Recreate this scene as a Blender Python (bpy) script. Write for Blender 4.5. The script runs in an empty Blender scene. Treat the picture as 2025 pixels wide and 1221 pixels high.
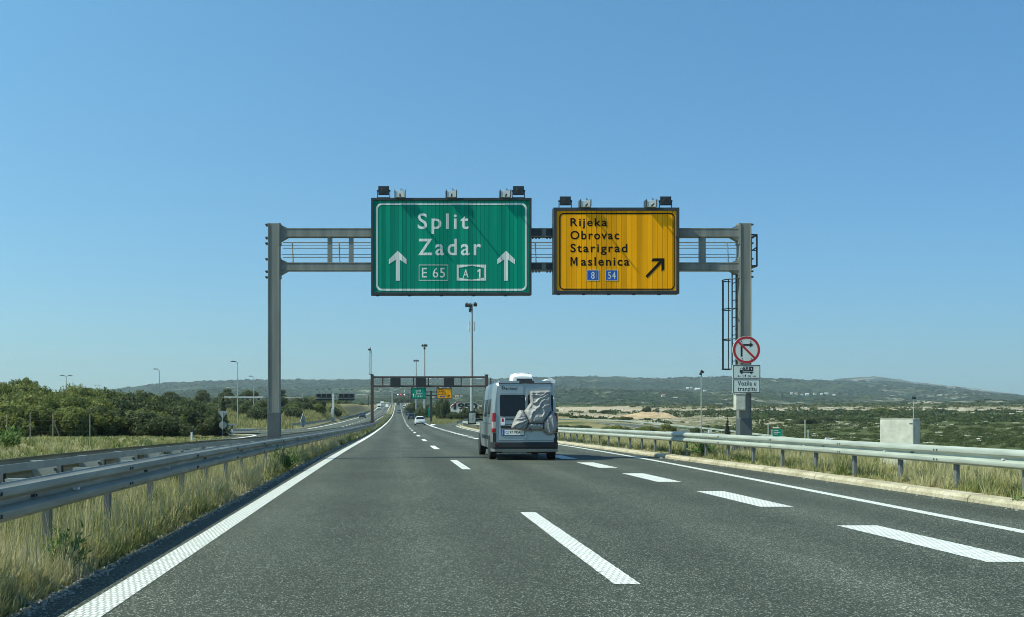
import bpy, bmesh, math, random
import numpy as np
from math import sin, cos, pi, radians
from mathutils import Vector, Matrix

# ------------------------------------------------------------------ camera, sky, sun, exposure
SC = bpy.context.scene
COL = SC.collection
CAMH = 1.39
HAZE = 1.0e-4
cam = bpy.data.objects.new("camera", bpy.data.cameras.new("camera"))
COL.objects.link(cam)
cam.location = (0, 0, CAMH)
cam.rotation_euler = (pi / 2, 0, 0)                 # looks level along the road (+Y), lens shifted like a cropped frame
cam.data.sensor_width = 36.0
cam.data.lens = 36.0 * 2100 / 2025
cam.data.shift_x = 227.5 / 2025
cam.data.shift_y = 209.5 / 2025
cam.data.clip_start = 0.1
cam.data.clip_end = 30000
SC.camera = cam

SUN_EL = radians(50)
SUN_AZ = radians(14)                                  # sun stands left of the road, a little behind the camera
to_sun = Vector((-cos(SUN_EL) * cos(SUN_AZ), -cos(SUN_EL) * sin(SUN_AZ), sin(SUN_EL)))
W = bpy.data.worlds.new("World")
SC.world = W
W.use_nodes = True
wn = W.node_tree.nodes
wl = W.node_tree.links
bg = wn["Background"]
sky = wn.new("ShaderNodeTexSky")
sky.sky_type = 'NISHITA'
sky.sun_disc = False
sky.sun_elevation = SUN_EL
sky.sun_rotation = math.atan2(to_sun.x, to_sun.y)
sky.altitude = 100
sky.air_density = 1.0
sky.dust_density = 0.5
sky.ozone_density = 2.0
tint = wn.new("ShaderNodeMix")
tint.data_type = 'RGBA'
tint.blend_type = 'MULTIPLY'
tint.inputs[0].default_value = 1.0
tint.inputs[7].default_value = (0.74, 1.02, 1.06, 1)
wl.new(sky.outputs[0], tint.inputs[6])
# the clear sky is brighter and paler towards the sun (left) and deeper blue away from it and higher up
wc = wn.new("ShaderNodeTexCoord"); wsep = wn.new("ShaderNodeSeparateXYZ"); wl.new(wc.outputs["Generated"], wsep.inputs[0])
def sky_ramp(sock, lo, hi, c0, c1, prev):
    mr = wn.new("ShaderNodeMapRange"); mr.inputs[1].default_value = lo; mr.inputs[2].default_value = hi
    wl.new(sock, mr.inputs[0])
    cr = wn.new("ShaderNodeMix"); cr.data_type = 'RGBA'; wl.new(mr.outputs[0], cr.inputs[0])
    cr.inputs[6].default_value = (*c0, 1); cr.inputs[7].default_value = (*c1, 1)
    mm = wn.new("ShaderNodeMix"); mm.data_type = 'RGBA'; mm.blend_type = 'MULTIPLY'; mm.inputs[0].default_value = 1
    wl.new(prev, mm.inputs[6]); wl.new(cr.outputs[2], mm.inputs[7]); return mm.outputs[2]
sk = sky_ramp(wsep.outputs[2], .05, .35, (.78, .82, .91), (1.03, 1.22, 1.22), tint.outputs[2])
sk = sky_ramp(wsep.outputs[0], -.6, .7, (1.14, 1.11, 1.06), (.54, .67, .80), sk)
wl.new(sk, bg.inputs[0])
bg.inputs[1].default_value = 0.13

sl = bpy.data.lights.new("sun", 'SUN')
sl.energy = 5.0
sl.angle = radians(0.5)
sl.color = (0.97, 1.0, 0.80)
so = bpy.data.objects.new("sun", sl)
COL.objects.link(so)
so.location = (-60, -10, 60)
so.rotation_euler = to_sun.to_track_quat('Z', 'Y').to_euler()

vs = SC.view_settings
vs.view_transform = 'Standard'
vs.look = 'None'
vs.exposure = 0.05
vs.gamma = 1.0
SC.cycles.max_bounces = 6
SC.cycles.transparent_max_bounces = 6
SC.cycles.volume_bounces = 0
SC.cycles.use_denoising = True
SC.cycles.denoising_prefilter = 'ACCURATE'
SC.cycles.filter_width = 1.0

rng = np.random.default_rng(11)
random.seed(5)

# ------------------------------------------------------------------ helpers
def tag(o, label=None, cat=None, group=None, kind=None):
    if label: o["label"] = label
    if cat: o["category"] = cat
    if group: o["group"] = group
    if kind: o["kind"] = kind
    return o

def empty(name, loc, rz=0.0, label=None, cat=None, group=None):
    o = bpy.data.objects.new(name, None)
    COL.objects.link(o)
    o.empty_display_size = 0.3
    o.location = loc
    o.rotation_euler = (0, 0, rz)
    return tag(o, label, cat, group)

class MB:
    """collects shapes into one mesh object; face material slots by index"""
    def __init__(s):
        s.v = []; s.f = []; s.m = []; s.cur = 0
    def add(s, vs, fs):
        b = len(s.v)
        s.v += [tuple(p) for p in vs]
        s.f += [tuple(i + b for i in f) for f in fs]
        s.m += [s.cur] * len(fs)
        return s
    def box(s, c, d, rot=None):
        x, y, z = d[0] / 2, d[1] / 2, d[2] / 2
        vs = [Vector((sx * x, sy * y, sz * z)) for sz in (-1, 1) for sy in (-1, 1) for sx in (-1, 1)]
        if rot is not None: vs = [rot @ p for p in vs]
        c = Vector(c)
        return s.add([p + c for p in vs], [(0, 2, 3, 1), (4, 5, 7, 6), (0, 1, 5, 4), (2, 6, 7, 3), (0, 4, 6, 2), (1, 3, 7, 5)])
    def bb(s, x0, x1, y0, y1, z0, z1):
        return s.box(((x0 + x1) / 2, (y0 + y1) / 2, (z0 + z1) / 2), (x1 - x0, y1 - y0, z1 - z0))
    def tube(s, p0, p1, r0, r1=None, n=10, caps=True):
        r1 = r0 if r1 is None else r1
        p0 = Vector(p0); p1 = Vector(p1)
        q = (p1 - p0).to_track_quat('Z', 'Y')
        vs = []
        for p, r in ((p0, r0), (p1, r1)):
            for k in range(n):
                a = 2 * pi * k / n
                vs.append(p + q @ Vector((cos(a) * r, sin(a) * r, 0)))
        fs = [(k, (k + 1) % n, n + (k + 1) % n, n + k) for k in range(n)]
        if caps: fs += [tuple(range(n))[::-1], tuple(range(n, 2 * n))]
        return s.add(vs, fs)
    def path(s, pts, r, n=8, closed=False):
        m = len(pts)
        for k in range(m if closed else m - 1):
            s.tube(pts[k], pts[(k + 1) % m], r, n=n)
        return s
    def prism(s, poly, y0, y1):
        """polygon in (x,z) extruded from y0 to y1 (poly counter-clockwise seen from -Y)"""
        n = len(poly)
        vs = [(x, y0, z) for x, z in poly] + [(x, y1, z) for x, z in poly]
        fs = [tuple(range(n)), tuple(range(n, 2 * n))[::-1]]
        fs += [(k, n + k, n + (k + 1) % n, (k + 1) % n) for k in range(n)]
        return s.add(vs, fs)
    def ring_prism(s, outer, inner, y0, y1):
        """frame between two outlines with the same vertex count"""
        n = len(outer)
        vs = [(x, y0, z) for x, z in outer] + [(x, y0, z) for x, z in inner]
        vs += [(x, y1, z) for x, z in outer] + [(x, y1, z) for x, z in inner]
        fs = []
        for k in range(n):
            j = (k + 1) % n
            fs += [(k, j, n + j, n + k), (2 * n + k, 3 * n + k, 3 * n + j, 2 * n + j),
                   (k, 2 * n + k, 2 * n + j, j), (n + k, n + j, 3 * n + j, 3 * n + k)]
        return s.add(vs, fs)
    def loft(s, rings, closed=True, caps=True):
        n = len(rings[0])
        vs = [p for r in rings for p in r]
        fs = []
        for i in range(len(rings) - 1):
            for k in range(n if closed else n - 1):
                j = (k + 1) % n
                fs.append((i * n + k, i * n + j, (i + 1) * n + j, (i + 1) * n + k))
        if caps and closed:
            fs += [tuple(range(n))[::-1], tuple(range((len(rings) - 1) * n, len(rings) * n))]
        return s.add(vs, fs)
    def lathe(s, prof, c=(0, 0, 0), n=20, axis='Z'):
        c = Vector(c)
        rings = []
        for r, h in prof:
            ring = []
            for k in range(n):
                a = 2 * pi * k / n
                if axis == 'Z': p = Vector((r * cos(a), r * sin(a), h))
                elif axis == 'X': p = Vector((h, r * cos(a), r * sin(a)))
                else: p = Vector((r * sin(a), h, r * cos(a)))
                ring.append(c + p)
            rings.append(ring)
        return s.loft(rings)
    def build(s, name, mats, parent=None, smooth=False, bevel=0.0, loc=None, fixn=True):
        me = bpy.data.meshes.new(name)
        me.from_pydata(s.v, [], s.f)
        mats = mats if isinstance(mats, (list, tuple)) else [mats]
        for m in mats: me.materials.append(m)
        if len(mats) > 1:
            me.polygons.foreach_set("material_index", s.m)
        if fixn:
            bm = bmesh.new(); bm.from_mesh(me)
            bmesh.ops.recalc_face_normals(bm, faces=bm.faces)
            bm.to_mesh(me); bm.free()
        if smooth:
            me.polygons.foreach_set("use_smooth", [True] * len(me.polygons))
            try: me.set_sharp_from_angle(angle=radians(38))
            except Exception: pass
        me.update()
        o = bpy.data.objects.new(name, me)
        COL.objects.link(o)
        if parent is not None: o.parent = parent
        if loc is not None: o.location = loc
        if bevel > 0:
            b = o.modifiers.new("bevel", 'BEVEL')
            b.width = bevel; b.segments = 2; b.limit_method = 'ANGLE'; b.angle_limit = radians(40)
        return o

def np_obj(name, V, F, mats, parent=None, attrs=None, smooth=False, midx=None):
    """fast mesh from arrays; F is (n,3) or (n,4)"""
    me = bpy.data.meshes.new(name)
    V = np.ascontiguousarray(V, dtype=np.float32); F = np.ascontiguousarray(F, dtype=np.int32)
    k = F.shape[1]
    me.vertices.add(len(V)); me.vertices.foreach_set("co", V.ravel())
    me.loops.add(F.size); me.loops.foreach_set("vertex_index", F.ravel())
    me.polygons.add(len(F))
    me.polygons.foreach_set("loop_start", np.arange(0, F.size, k, dtype=np.int32))
    if attrs:
        for an, av in attrs.items():
            a = me.attributes.new(an, 'FLOAT', 'POINT')
            a.data.foreach_set("value", np.ascontiguousarray(av, dtype=np.float32))
    mats = mats if isinstance(mats, (list, tuple)) else [mats]
    for m in mats: me.materials.append(m)
    if midx is not None: me.polygons.foreach_set("material_index", np.ascontiguousarray(midx, dtype=np.int32))
    me.polygons.foreach_set("use_smooth", np.full(len(F), smooth, dtype=bool))
    me.update(calc_edges=True)
    o = bpy.data.objects.new(name, me)
    COL.objects.link(o)
    if parent is not None: o.parent = parent
    return o

def copy_tree(o, parent=None):
    c = o.copy(); COL.objects.link(c); c.parent = parent
    for ch in list(o.children): copy_tree(ch, c)
    return c

def ss(a, b, x):
    t = np.clip((np.asarray(x, dtype=float) - a) / (b - a), 0, 1)
    return t * t * (3 - 2 * t)

def vnoise(x, y, seed=0):
    x = np.asarray(x, dtype=float); y = np.asarray(y, dtype=float)
    xi = np.floor(x).astype(np.int64); yi = np.floor(y).astype(np.int64)
    fx = x - xi; fy = y - yi
    fx = fx * fx * (3 - 2 * fx); fy = fy * fy * (3 - 2 * fy)
    def h(a, b):
        n = (a * 374761393 + b * 668265263 + seed * 974711) & 0x7fffffff
        n = ((n ^ (n >> 13)) * 1274126177) & 0x7fffffff
        return ((n ^ (n >> 16)) & 0xffff) / 65535.0
    return (h(xi, yi) * (1 - fx) + h(xi + 1, yi) * fx) * (1 - fy) + (h(xi, yi + 1) * (1 - fx) + h(xi + 1, yi + 1) * fx) * fy

def fbm(x, y, seed=0, oct=4):
    s = 0; a = 0.5; t = 0
    for k in range(oct):
        s = s + a * vnoise(x * 2 ** k, y * 2 ** k, seed + k); t += a; a *= 0.5
    return s / t

def at(px, d):
    """lateral position of a photo column at a given distance down the road"""
    return (px - 785.0) * d / 2100.0

def zt(py, d):
    return CAMH - (py - 820.0) * d / 2100.0

# ------------------------------------------------------------------ materials
def new_mat(name):
    m = bpy.data.materials.new(name); m.use_nodes = True
    nt = m.node_tree
    return m, nt.nodes, nt.links, nt.nodes["Principled BSDF"]

def rgb(c): return (c[0], c[1], c[2], 1.0)

def noise(N, L, vec, scale, detail=4, rough=0.55):
    n = N.new("ShaderNodeTexNoise")
    n.inputs["Scale"].default_value = scale; n.inputs["Detail"].default_value = detail
    n.inputs["Roughness"].default_value = rough
    if vec is not None: L.new(vec, n.inputs["Vector"])
    return n

def mapping(N, L, vec, scale):
    m = N.new("ShaderNodeMapping"); m.inputs["Scale"].default_value = scale
    L.new(vec, m.inputs["Vector"]); return m.outputs[0]

def ramp(N, L, fac, stops, interp='LINEAR'):
    r = N.new("ShaderNodeValToRGB"); r.color_ramp.interpolation = interp
    e = r.color_ramp.elements
    while len(e) < len(stops): e.new(0.5)
    for el, (p, c) in zip(e, stops):
        el.position = p; el.color = rgb(c) if isinstance(c, (tuple, list)) else (c, c, c, 1)
    if fac is not None: L.new(fac, r.inputs[0])
    return r.outputs[0]

def mix(N, L, fac, a, b, blend='MIX'):
    m = N.new("ShaderNodeMix"); m.data_type = 'RGBA'; m.blend_type = blend
    for sock, v in ((m.inputs[0], fac), (m.inputs[6], a), (m.inputs[7], b)):
        if hasattr(v, "links"): L.new(v, sock)
        elif isinstance(v, (tuple, list)): sock.default_value = rgb(v)
        else: sock.default_value = v
    return m.outputs[2]

def math_(N, L, op, a, b=0.0):
    m = N.new("ShaderNodeMath"); m.operation = op
    for sock, v in ((m.inputs[0], a), (m.inputs[1], b)):
        if hasattr(v, "links"): L.new(v, sock)
        else: sock.default_value = v
    return m.outputs[0]

def bump(N, L, P, h, strength, dist):
    b = N.new("ShaderNodeBump"); b.inputs["Strength"].default_value = strength; b.inputs["Distance"].default_value = dist
    L.new(h, b.inputs["Height"]); L.new(b.outputs[0], P.inputs["Normal"])

def coords(N, kind="Object"):
    return N.new("ShaderNodeTexCoord").outputs[kind]

def mat(name, col, rough=0.6, metal=0.0, var=0.15, scale=4.0, bmp=0.0, bscale=40.0, streak=None, spec=0.5):
    m, N, L, P = new_mat(name)
    co = coords(N)
    v = mapping(N, L, co, streak) if streak else co
    n = noise(N, L, v, scale, 5)
    c0 = tuple(max(0, x * (1 - var)) for x in col); c1 = tuple(min(1, x * (1 + var)) for x in col)
    L.new(ramp(N, L, n.outputs[0], [(0.3, c0), (0.7, c1)]), P.inputs["Base Color"])
    r2 = noise(N, L, co, scale * 2.3, 3)
    L.new(ramp(N, L, r2.outputs[0], [(0.3, max(0, rough - .1)), (0.7, min(1, rough + .1))]), P.inputs["Roughness"])
    P.inputs["Metallic"].default_value = metal
    P.inputs["Specular IOR Level"].default_value = spec
    if bmp:
        b = noise(N, L, co, bscale, 4); bump(N, L, P, b.outputs[0], bmp, 0.02)
    return m

M = {}
M['steel'] = mat("galvanised_steel", (.34, .36, .34), .5, .2, .16, 3, .1, 30)
M['steel_gantry'] = mat("grey_gantry_steel", (.21, .215, .19), .6, .1, .22, 1.2, .08, 20, streak=(4, 4, .35))
M['steel_dark'] = mat("dark_steel", (.05, .057, .06), .5, .4, .2, 3)
M['sleeve'] = mat("dark_grey_coating", (.085, .1, .105), .65, 0, .15, 2)
M['corten'] = mat("brown_rusted_steel", (.085, .055, .045), .7, .2, .25, 2, .1, 30)
M['rail'] = mat("galvanised_rail", (.41, .44, .38), .55, .12, .2, 1.6, .06, 25, streak=(6, .7, 6))
M['rail_shade_toned'] = mat("shade_darkened_rail", (.29, .285, .235), .6, .1, .28, 1.4, .08, 25, streak=(6, .6, 6))  # median copy of the rail steel, its shaded side darkened in the colour
M['post'] = mat("shade_darkened_post", (.15, .16, .155), .6, .1, .2, 3)  # galvanised posts, colour darkened to stand in for shade on their faces
M['lamp_clear'] = mat("clear_lamp_plastic", (.34, .30, .30), .2, 0, .1)
M['mirror'] = mat("mirror_glass", (.55, .6, .62), .08, 1.0, .05)
M['bolt'] = mat("bolt_steel", (.06, .065, .07), .5, .5, .1)
M['black'] = mat("black_plastic", (.018, .02, .022), .5, 0, .2)
M['housing'] = mat("pale_lamp_housing", (.62, .64, .62), .4, 0, .1)
M['lens'] = mat("dark_lamp_glass", (.03, .03, .028), .12, 0, .2)
M['limewash'] = mat("weathered_limewash", (.56, .56, .52), .8, 0, .12, 1.2)
M['white'] = mat("white_paint", (.78, .79, .77), .45, 0, .05, 3)
M['concrete'] = mat("pale_concrete", (.46, .44, .38), .85, 0, .18, 2.5, .3, 40)
M['cabinet'] = mat("weathered_grey_cabinet", (.52, .515, .44), .75, 0, .2, 5, .1, 30)
M['tyre'] = mat("tyre_rubber", (.022, .022, .023), .8, 0, .15)
M['rim'] = mat("wheel_alloy", (.42, .43, .44), .35, .7, .1)
M['red'] = mat("red_sign_sheeting", (.42, .02, .03), .45, 0, .08)
M['blue'] = mat("blue_sign_sheeting", (.015, .09, .42), .45, 0, .08)
M['ink'] = mat("black_sign_film", (.012, .014, .014), .5, 0, .1)
M['signback'] = mat("grey_sign_back", (.33, .36, .36), .5, .4, .12)
M['wood'] = mat("grey_wood_post", (.3, .27, .2), .85, 0, .2, 6)
M['roof'] = mat("terracotta_tiles", (.4, .16, .08), .8, 0, .2, 2)
M['plaster'] = mat("pale_plaster", (.72, .68, .6), .8, 0, .1, 1)
M['window'] = mat("dark_window_glass", (.02, .024, .028), .1, 0, .2)
M['bark'] = mat("grey_brown_bark", (.12, .09, .065), .9, 0, .3, 8, .4, 30)

def m_asphalt(name, c=1.0, dash=False):
    m, N, L, P = new_mat(name)
    co = coords(N)
    vor = N.new("ShaderNodeTexVoronoi"); vor.inputs["Scale"].default_value = 105
    L.new(mapping(N, L, co, (1, .55, 1)), vor.inputs["Vector"])
    sep = N.new("ShaderNodeSeparateColor"); L.new(vor.outputs["Color"], sep.inputs[0])
    agg = ramp(N, L, sep.outputs[0], [(0.0, (.032 * c, .038 * c, .029 * c)), (.45, (.051 * c, .060 * c, .043 * c)), (.82, (.080 * c, .090 * c, .069 * c)), (.97, (.29 * c, .30 * c, .24 * c))])
    big = noise(N, L, mapping(N, L, co, (.9, .05, 1)), 1.0, 5, .6)
    k = ramp(N, L, big.outputs[0], [(.3, .76), (.7, 1.12)])
    blot = noise(N, L, co, .35, 6, .65)
    k2 = ramp(N, L, blot.outputs[0], [(.3, .80), (.7, 1.12)])
    blot0 = noise(N, L, co, .8, 5, .6)
    # wheel tracks polished along the lanes
    sx = N.new("ShaderNodeSeparateXYZ"); L.new(co, sx.inputs[0])
    wv = math_(N, L, 'SINE', math_(N, L, 'ADD', math_(N, L, 'MULTIPLY', sx.outputs[0], 3.35), .9))
    wm = math_(N, L, 'MULTIPLY', wv, math_(N, L, 'MULTIPLY', big.outputs[0], .24))
    kk = math_(N, L, 'ADD', wm, 1.0)
    agg = mix(N, L, 1.0, agg, kk, 'MULTIPLY')
    # lengthwise paving joint between the lanes and a few dark sealed patches
    jx = math_(N, L, 'ABSOLUTE', math_(N, L, 'ADD', math_(N, L, 'ADD', sx.outputs[0], -2.22), math_(N, L, 'MULTIPLY', math_(N, L, 'SUBTRACT', blot0.outputs[0], .5), .05)))
    agg = mix(N, L, 1.0, agg, ramp(N, L, jx, [(0.0, .93), (.012, .95), (.03, 1.0)]), 'MULTIPLY')
    oil = noise(N, L, mapping(N, L, co, (.5, .07, 1)), 1.3, 4, .6)
    agg = mix(N, L, 1.0, agg, ramp(N, L, oil.outputs[0], [(.60, 1.0), (.72, .82)]), 'MULTIPLY')
    colr = mix(N, L, 1.0, mix(N, L, 1.0, agg, k, 'MULTIPLY'), k2, 'MULTIPLY')
    L.new(colr, P.inputs["Base Color"])
    P.inputs["Roughness"].default_value = .82
    P.inputs["Specular IOR Level"].default_value = .35
    bump(N, L, P, vor.outputs["Distance"], .55, .01)
    return m
M['asphalt'] = m_asphalt("asphalt", 1.07)
M['asphalt_old'] = m_asphalt("older_asphalt", 1.35)

def m_marking(name, rowsx, rowsy, worn=.55, gap=.4):
    """raised pellet paint: rows of white bars with asphalt showing in the gaps"""
    m, N, L, P = new_mat(name)
    co = coords(N)
    br = N.new("ShaderNodeTexBrick")
    br.inputs["Scale"].default_value = 1.0
    br.inputs["Brick Width"].default_value = rowsx; br.inputs["Row Height"].default_value = rowsy
    br.inputs["Mortar Size"].default_value = .010
    br.inputs["Mortar Smooth"].default_value = .3
    br.inputs["Color1"].default_value = (.87, .87, .80, 1); br.inputs["Color2"].default_value = (.80, .80, .73, 1)
    br.inputs["Mortar"].default_value = (gap, gap, gap * .94, 1)
    wob = noise(N, L, co, 9, 2)
    off = N.new("ShaderNodeVectorMath"); off.operation = 'SCALE'; off.inputs[3].default_value = .03
    L.new(wob.outputs["Color"], off.inputs[0])
    addv = N.new("ShaderNodeVectorMath"); addv.operation = 'ADD'
    L.new(co, addv.inputs[0]); L.new(off.outputs[0], addv.inputs[1])
    L.new(addv.outputs[0], br.inputs["Vector"])
    w = noise(N, L, co, 7, 8, .75)
    wf = ramp(N, L, w.outputs[0], [(.52, 0.0), (.74, worn)])
    L.new(mix(N, L, wf, br.outputs[0], (.17, .17, .165)), P.inputs["Base Color"])
    P.inputs["Roughness"].default_value = .6
    bump(N, L, P, br.outputs["Fac"], -.6, .004)
    return m
M['mark_dash'] = m_marking("white_dash_marking", .06, .10, .75, .48)
M['mark_near'] = m_marking("white_pellet_marking", .05, .09)
M['mark'] = mat("white_road_paint", (.83, .83, .76), .6, 0, .06, 6)

def m_sign(name, col, seam=.13, var=.15, dirt=.1):
    """sheeting on vertical extruded planks: each plank a slightly different shade, thin seams, run-off streaks"""
    m, N, L, P = new_mat(name)
    co = coords(N)
    sx = N.new("ShaderNodeSeparateXYZ"); L.new(co, sx.inputs[0])
    q = math_(N, L, 'DIVIDE', sx.outputs[0], seam)
    fl = math_(N, L, 'FLOOR', q)
    wn_ = N.new("ShaderNodeTexWhiteNoise"); wn_.noise_dimensions = '1D'; L.new(fl, wn_.inputs["W"])
    k = ramp(N, L, wn_.outputs["Value"], [(0, 1 - var), (1, 1 + var)])
    fr = math_(N, L, 'FRACT', q)
    edge = ramp(N, L, fr, [(0, .22), (.07, .4), (.12, 1.0), (.90, 1.0), (.95, 1.25), (1.0, 1.25)])
    st = noise(N, L, mapping(N, L, co, (9, 1, .35)), 1.0, 5, .6)
    k2 = ramp(N, L, st.outputs[0], [(.35, 1 - dirt), (.65, 1.05)])
    c = mix(N, L, 1.0, col, k, 'MULTIPLY')
    c = mix(N, L, 1.0, c, edge, 'MULTIPLY')
    c = mix(N, L, 1.0, c, k2, 'MULTIPLY')
    L.new(c, P.inputs["Base Color"])
    P.inputs["Roughness"].default_value = .65
    P.inputs["Specular IOR Level"].default_value = .12
    tilt = N.new("ShaderNodeBump"); tilt.inputs["Strength"].default_value = .35; tilt.inputs["Distance"].default_value = .03
    saw = math_(N, L, 'MULTIPLY', fr, math_(N, L, 'SUBTRACT', wn_.outputs["Value"], .5))
    L.new(saw, tilt.inputs["Height"]); L.new(tilt.outputs[0], P.inputs["Normal"])
    return m
M['s_green'] = m_sign("green_sign_planks", (.001, .27, .17))
M['s_yellow'] = m_sign("yellow_sign_planks", (1.0, .40, .003), .16)
M['s_white'] = m_sign("white_sign_film", (.74, .78, .72))
M['s_black'] = m_sign("black_sign_lettering", (.014, .014, .012), .16)
M['plate'] = mat("white_plate_film", (.62, .68, .65), .5, 0, .07, 4)

def m_grass(name, stops):
    m, N, L, P = new_mat(name)
    a = N.new("ShaderNodeAttribute"); a.attribute_name = "tint"
    c = ramp(N, L, a.outputs["Fac"], stops)
    L.new(c, P.inputs["Base Color"])
    P.inputs["Roughness"].default_value = .7; P.inputs["Specular IOR Level"].default_value = .25
    t = N.new("ShaderNodeBsdfTranslucent"); L.new(c, t.inputs[0])
    ms = N.new("ShaderNodeMixShader"); ms.inputs[0].default_value = .35
    out = N["Material Output"]
    L.new(P.outputs[0], ms.inputs[1]); L.new(t.outputs[0], ms.inputs[2]); L.new(ms.outputs[0], out.inputs[0])
    return m
M['grass'] = m_grass("dry_verge_grass", [(0, (.10, .15, .035)), (.3, (.21, .24, .075)), (.6, (.39, .37, .145)), (.85, (.52, .46, .22)), (1, (.60, .55, .34))])
M['grass_yellow'] = m_grass("yellow_green_grass", [(0, (.12, .15, .05)), (.4, (.26, .26, .10)), (1, (.42, .37, .17))])
M['weed'] = m_grass("green_weed_leaf", [(0, (.08, .16, .035)), (1, (.2, .28, .08))])

def m_leaf(name, stops, vary=True):
    m, N, L, P = new_mat(name)
    a = N.new("ShaderNodeAttribute"); a.attribute_name = "tint"
    oi = N.new("ShaderNodeObjectInfo")
    f = math_(N, L, 'ADD', math_(N, L, 'MULTIPLY', a.outputs["Fac"], .65), math_(N, L, 'MULTIPLY', oi.outputs["Random"], .35))
    c = ramp(N, L, f, stops)
    L.new(c, P.inputs["Base Color"])
    P.inputs["Roughness"].default_value = .6; P.inputs["Specular IOR Level"].default_value = .3
    t = N.new("ShaderNodeBsdfTranslucent"); L.new(c, t.inputs[0])
    ms = N.new("ShaderNodeMixShader"); ms.inputs[0].default_value = .48
    out = N["Material Output"]
    L.new(P.outputs[0], ms.inputs[1]); L.new(t.outputs[0], ms.inputs[2]); L.new(ms.outputs[0], out.inputs[0])
    return m
M['leaf'] = m_leaf("shrub_leaf", [(0, (.075, .108, .03)), (.35, (.15, .185, .046)), (.7, (.25, .26, .075)), (1, (.36, .34, .13))])
M['leaf_dark'] = m_leaf("dark_shrub_leaf", [(0, (.055, .078, .034)), (.5, (.105, .13, .052)), (1, (.19, .20, .085))])
M['leaf_conifer'] = m_leaf("dark_conifer_leaf", [(0, (.014, .03, .016)), (1, (.04, .065, .03))])
M['scrub'] = m_leaf("scrub_leaf", [(0, (.045, .07, .022)), (.5, (.09, .115, .036)), (1, (.18, .175, .07))])

def m_ground():
    m, N, L, P = new_mat("ground_soil_and_scrub")
    co = coords(N)
    sa = N.new("ShaderNodeAttribute"); sa.attribute_name = "soil"
    ga = N.new("ShaderNodeAttribute"); ga.attribute_name = "green"
    n1 = noise(N, L, co, .09, 8, .65); n2 = noise(N, L, co, .6, 8, .65); n3 = noise(N, L, co, 6, 6, .7)
    dry = ramp(N, L, n3.outputs[0], [(.3, (.17, .14, .065)), (.55, (.29, .25, .125)), (.75, (.38, .33, .19))])
    grn = ramp(N, L, n2.outputs[0], [(.3, (.05, .07, .025)), (.6, (.10, .115, .04)), (.8, (.2, .18, .08))])
    soil = ramp(N, L, n2.outputs[0], [(.3, (.33, .245, .15)), (.5, (.45, .36, .245)), (.7, (.57, .49, .37))])
    gf = math_(N, L, 'ADD', ga.outputs["Fac"], math_(N, L, 'SUBTRACT', n1.outputs[0], .5))
    c = mix(N, L, ramp(N, L, gf, [(.42, 0.0), (.58, 1.0)]), dry, grn)
    nn = math_(N, L, 'ADD', math_(N, L, 'MULTIPLY', n2.outputs[0], .6), math_(N, L, 'MULTIPLY', n1.outputs[0], .4))
    sf = math_(N, L, 'ADD', sa.outputs["Fac"], math_(N, L, 'MULTIPLY', math_(N, L, 'SUBTRACT', nn, .5), 1.6))
    c = mix(N, L, ramp(N, L, sf, [(.46, 0.0), (.56, 1.0)]), c, soil)
    L.new(c, P.inputs["Base Color"]); P.inputs["Roughness"].default_value = .95
    P.inputs["Specular IOR Level"].default_value = .1
    bump(N, L, P, n3.outputs[0], .6, .15)
    return m
M['ground'] = m_ground()

def m_hills():
    m, N, L, P = new_mat("wooded_hill_slopes")
    co = coords(N)
    ra = N.new("ShaderNodeAttribute"); ra.attribute_name = "rock"
    n1 = noise(N, L, co, .0022, 6, .6); n2 = noise(N, L, co, .02, 8, .7)
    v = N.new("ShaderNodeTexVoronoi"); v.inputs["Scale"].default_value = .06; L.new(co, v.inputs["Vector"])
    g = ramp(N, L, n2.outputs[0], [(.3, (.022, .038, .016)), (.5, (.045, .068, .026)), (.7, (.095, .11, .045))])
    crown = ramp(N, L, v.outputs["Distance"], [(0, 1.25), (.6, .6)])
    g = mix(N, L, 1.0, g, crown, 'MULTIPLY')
    big = ramp(N, L, n1.outputs[0], [(.35, (.75, .8, .8)), (.65, (1.25, 1.2, 1.05))])
    g = mix(N, L, 1.0, g, big, 'MULTIPLY')
    stretched = noise(N, L, mapping(N, L, co, (.013, .012, .02)), 1.0, 9, .72)
    f = math_(N, L, 'ADD', math_(N, L, 'MULTIPLY', stretched.outputs[0], .75), math_(N, L, 'MULTIPLY', n1.outputs[0], .25))
    f = math_(N, L, 'ADD', f, math_(N, L, 'MULTIPLY', ra.outputs["Fac"], .10))
    rock = ramp(N, L, n2.outputs[0], [(.3, (.2, .19, .13)), (.7, (.5, .46, .37))])
    c = mix(N, L, ramp(N, L, f, [(.585, 0.0), (.66, .9)]), g, rock)
    L.new(c, P.inputs["Base Color"]); P.inputs["Roughness"].default_value = .95
    P.inputs["Specular IOR Level"].default_value = .05
    bump(N, L, P, v.outputs["Distance"], 1.0, -7.0)
    return m
M['hills'] = m_hills()

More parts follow.
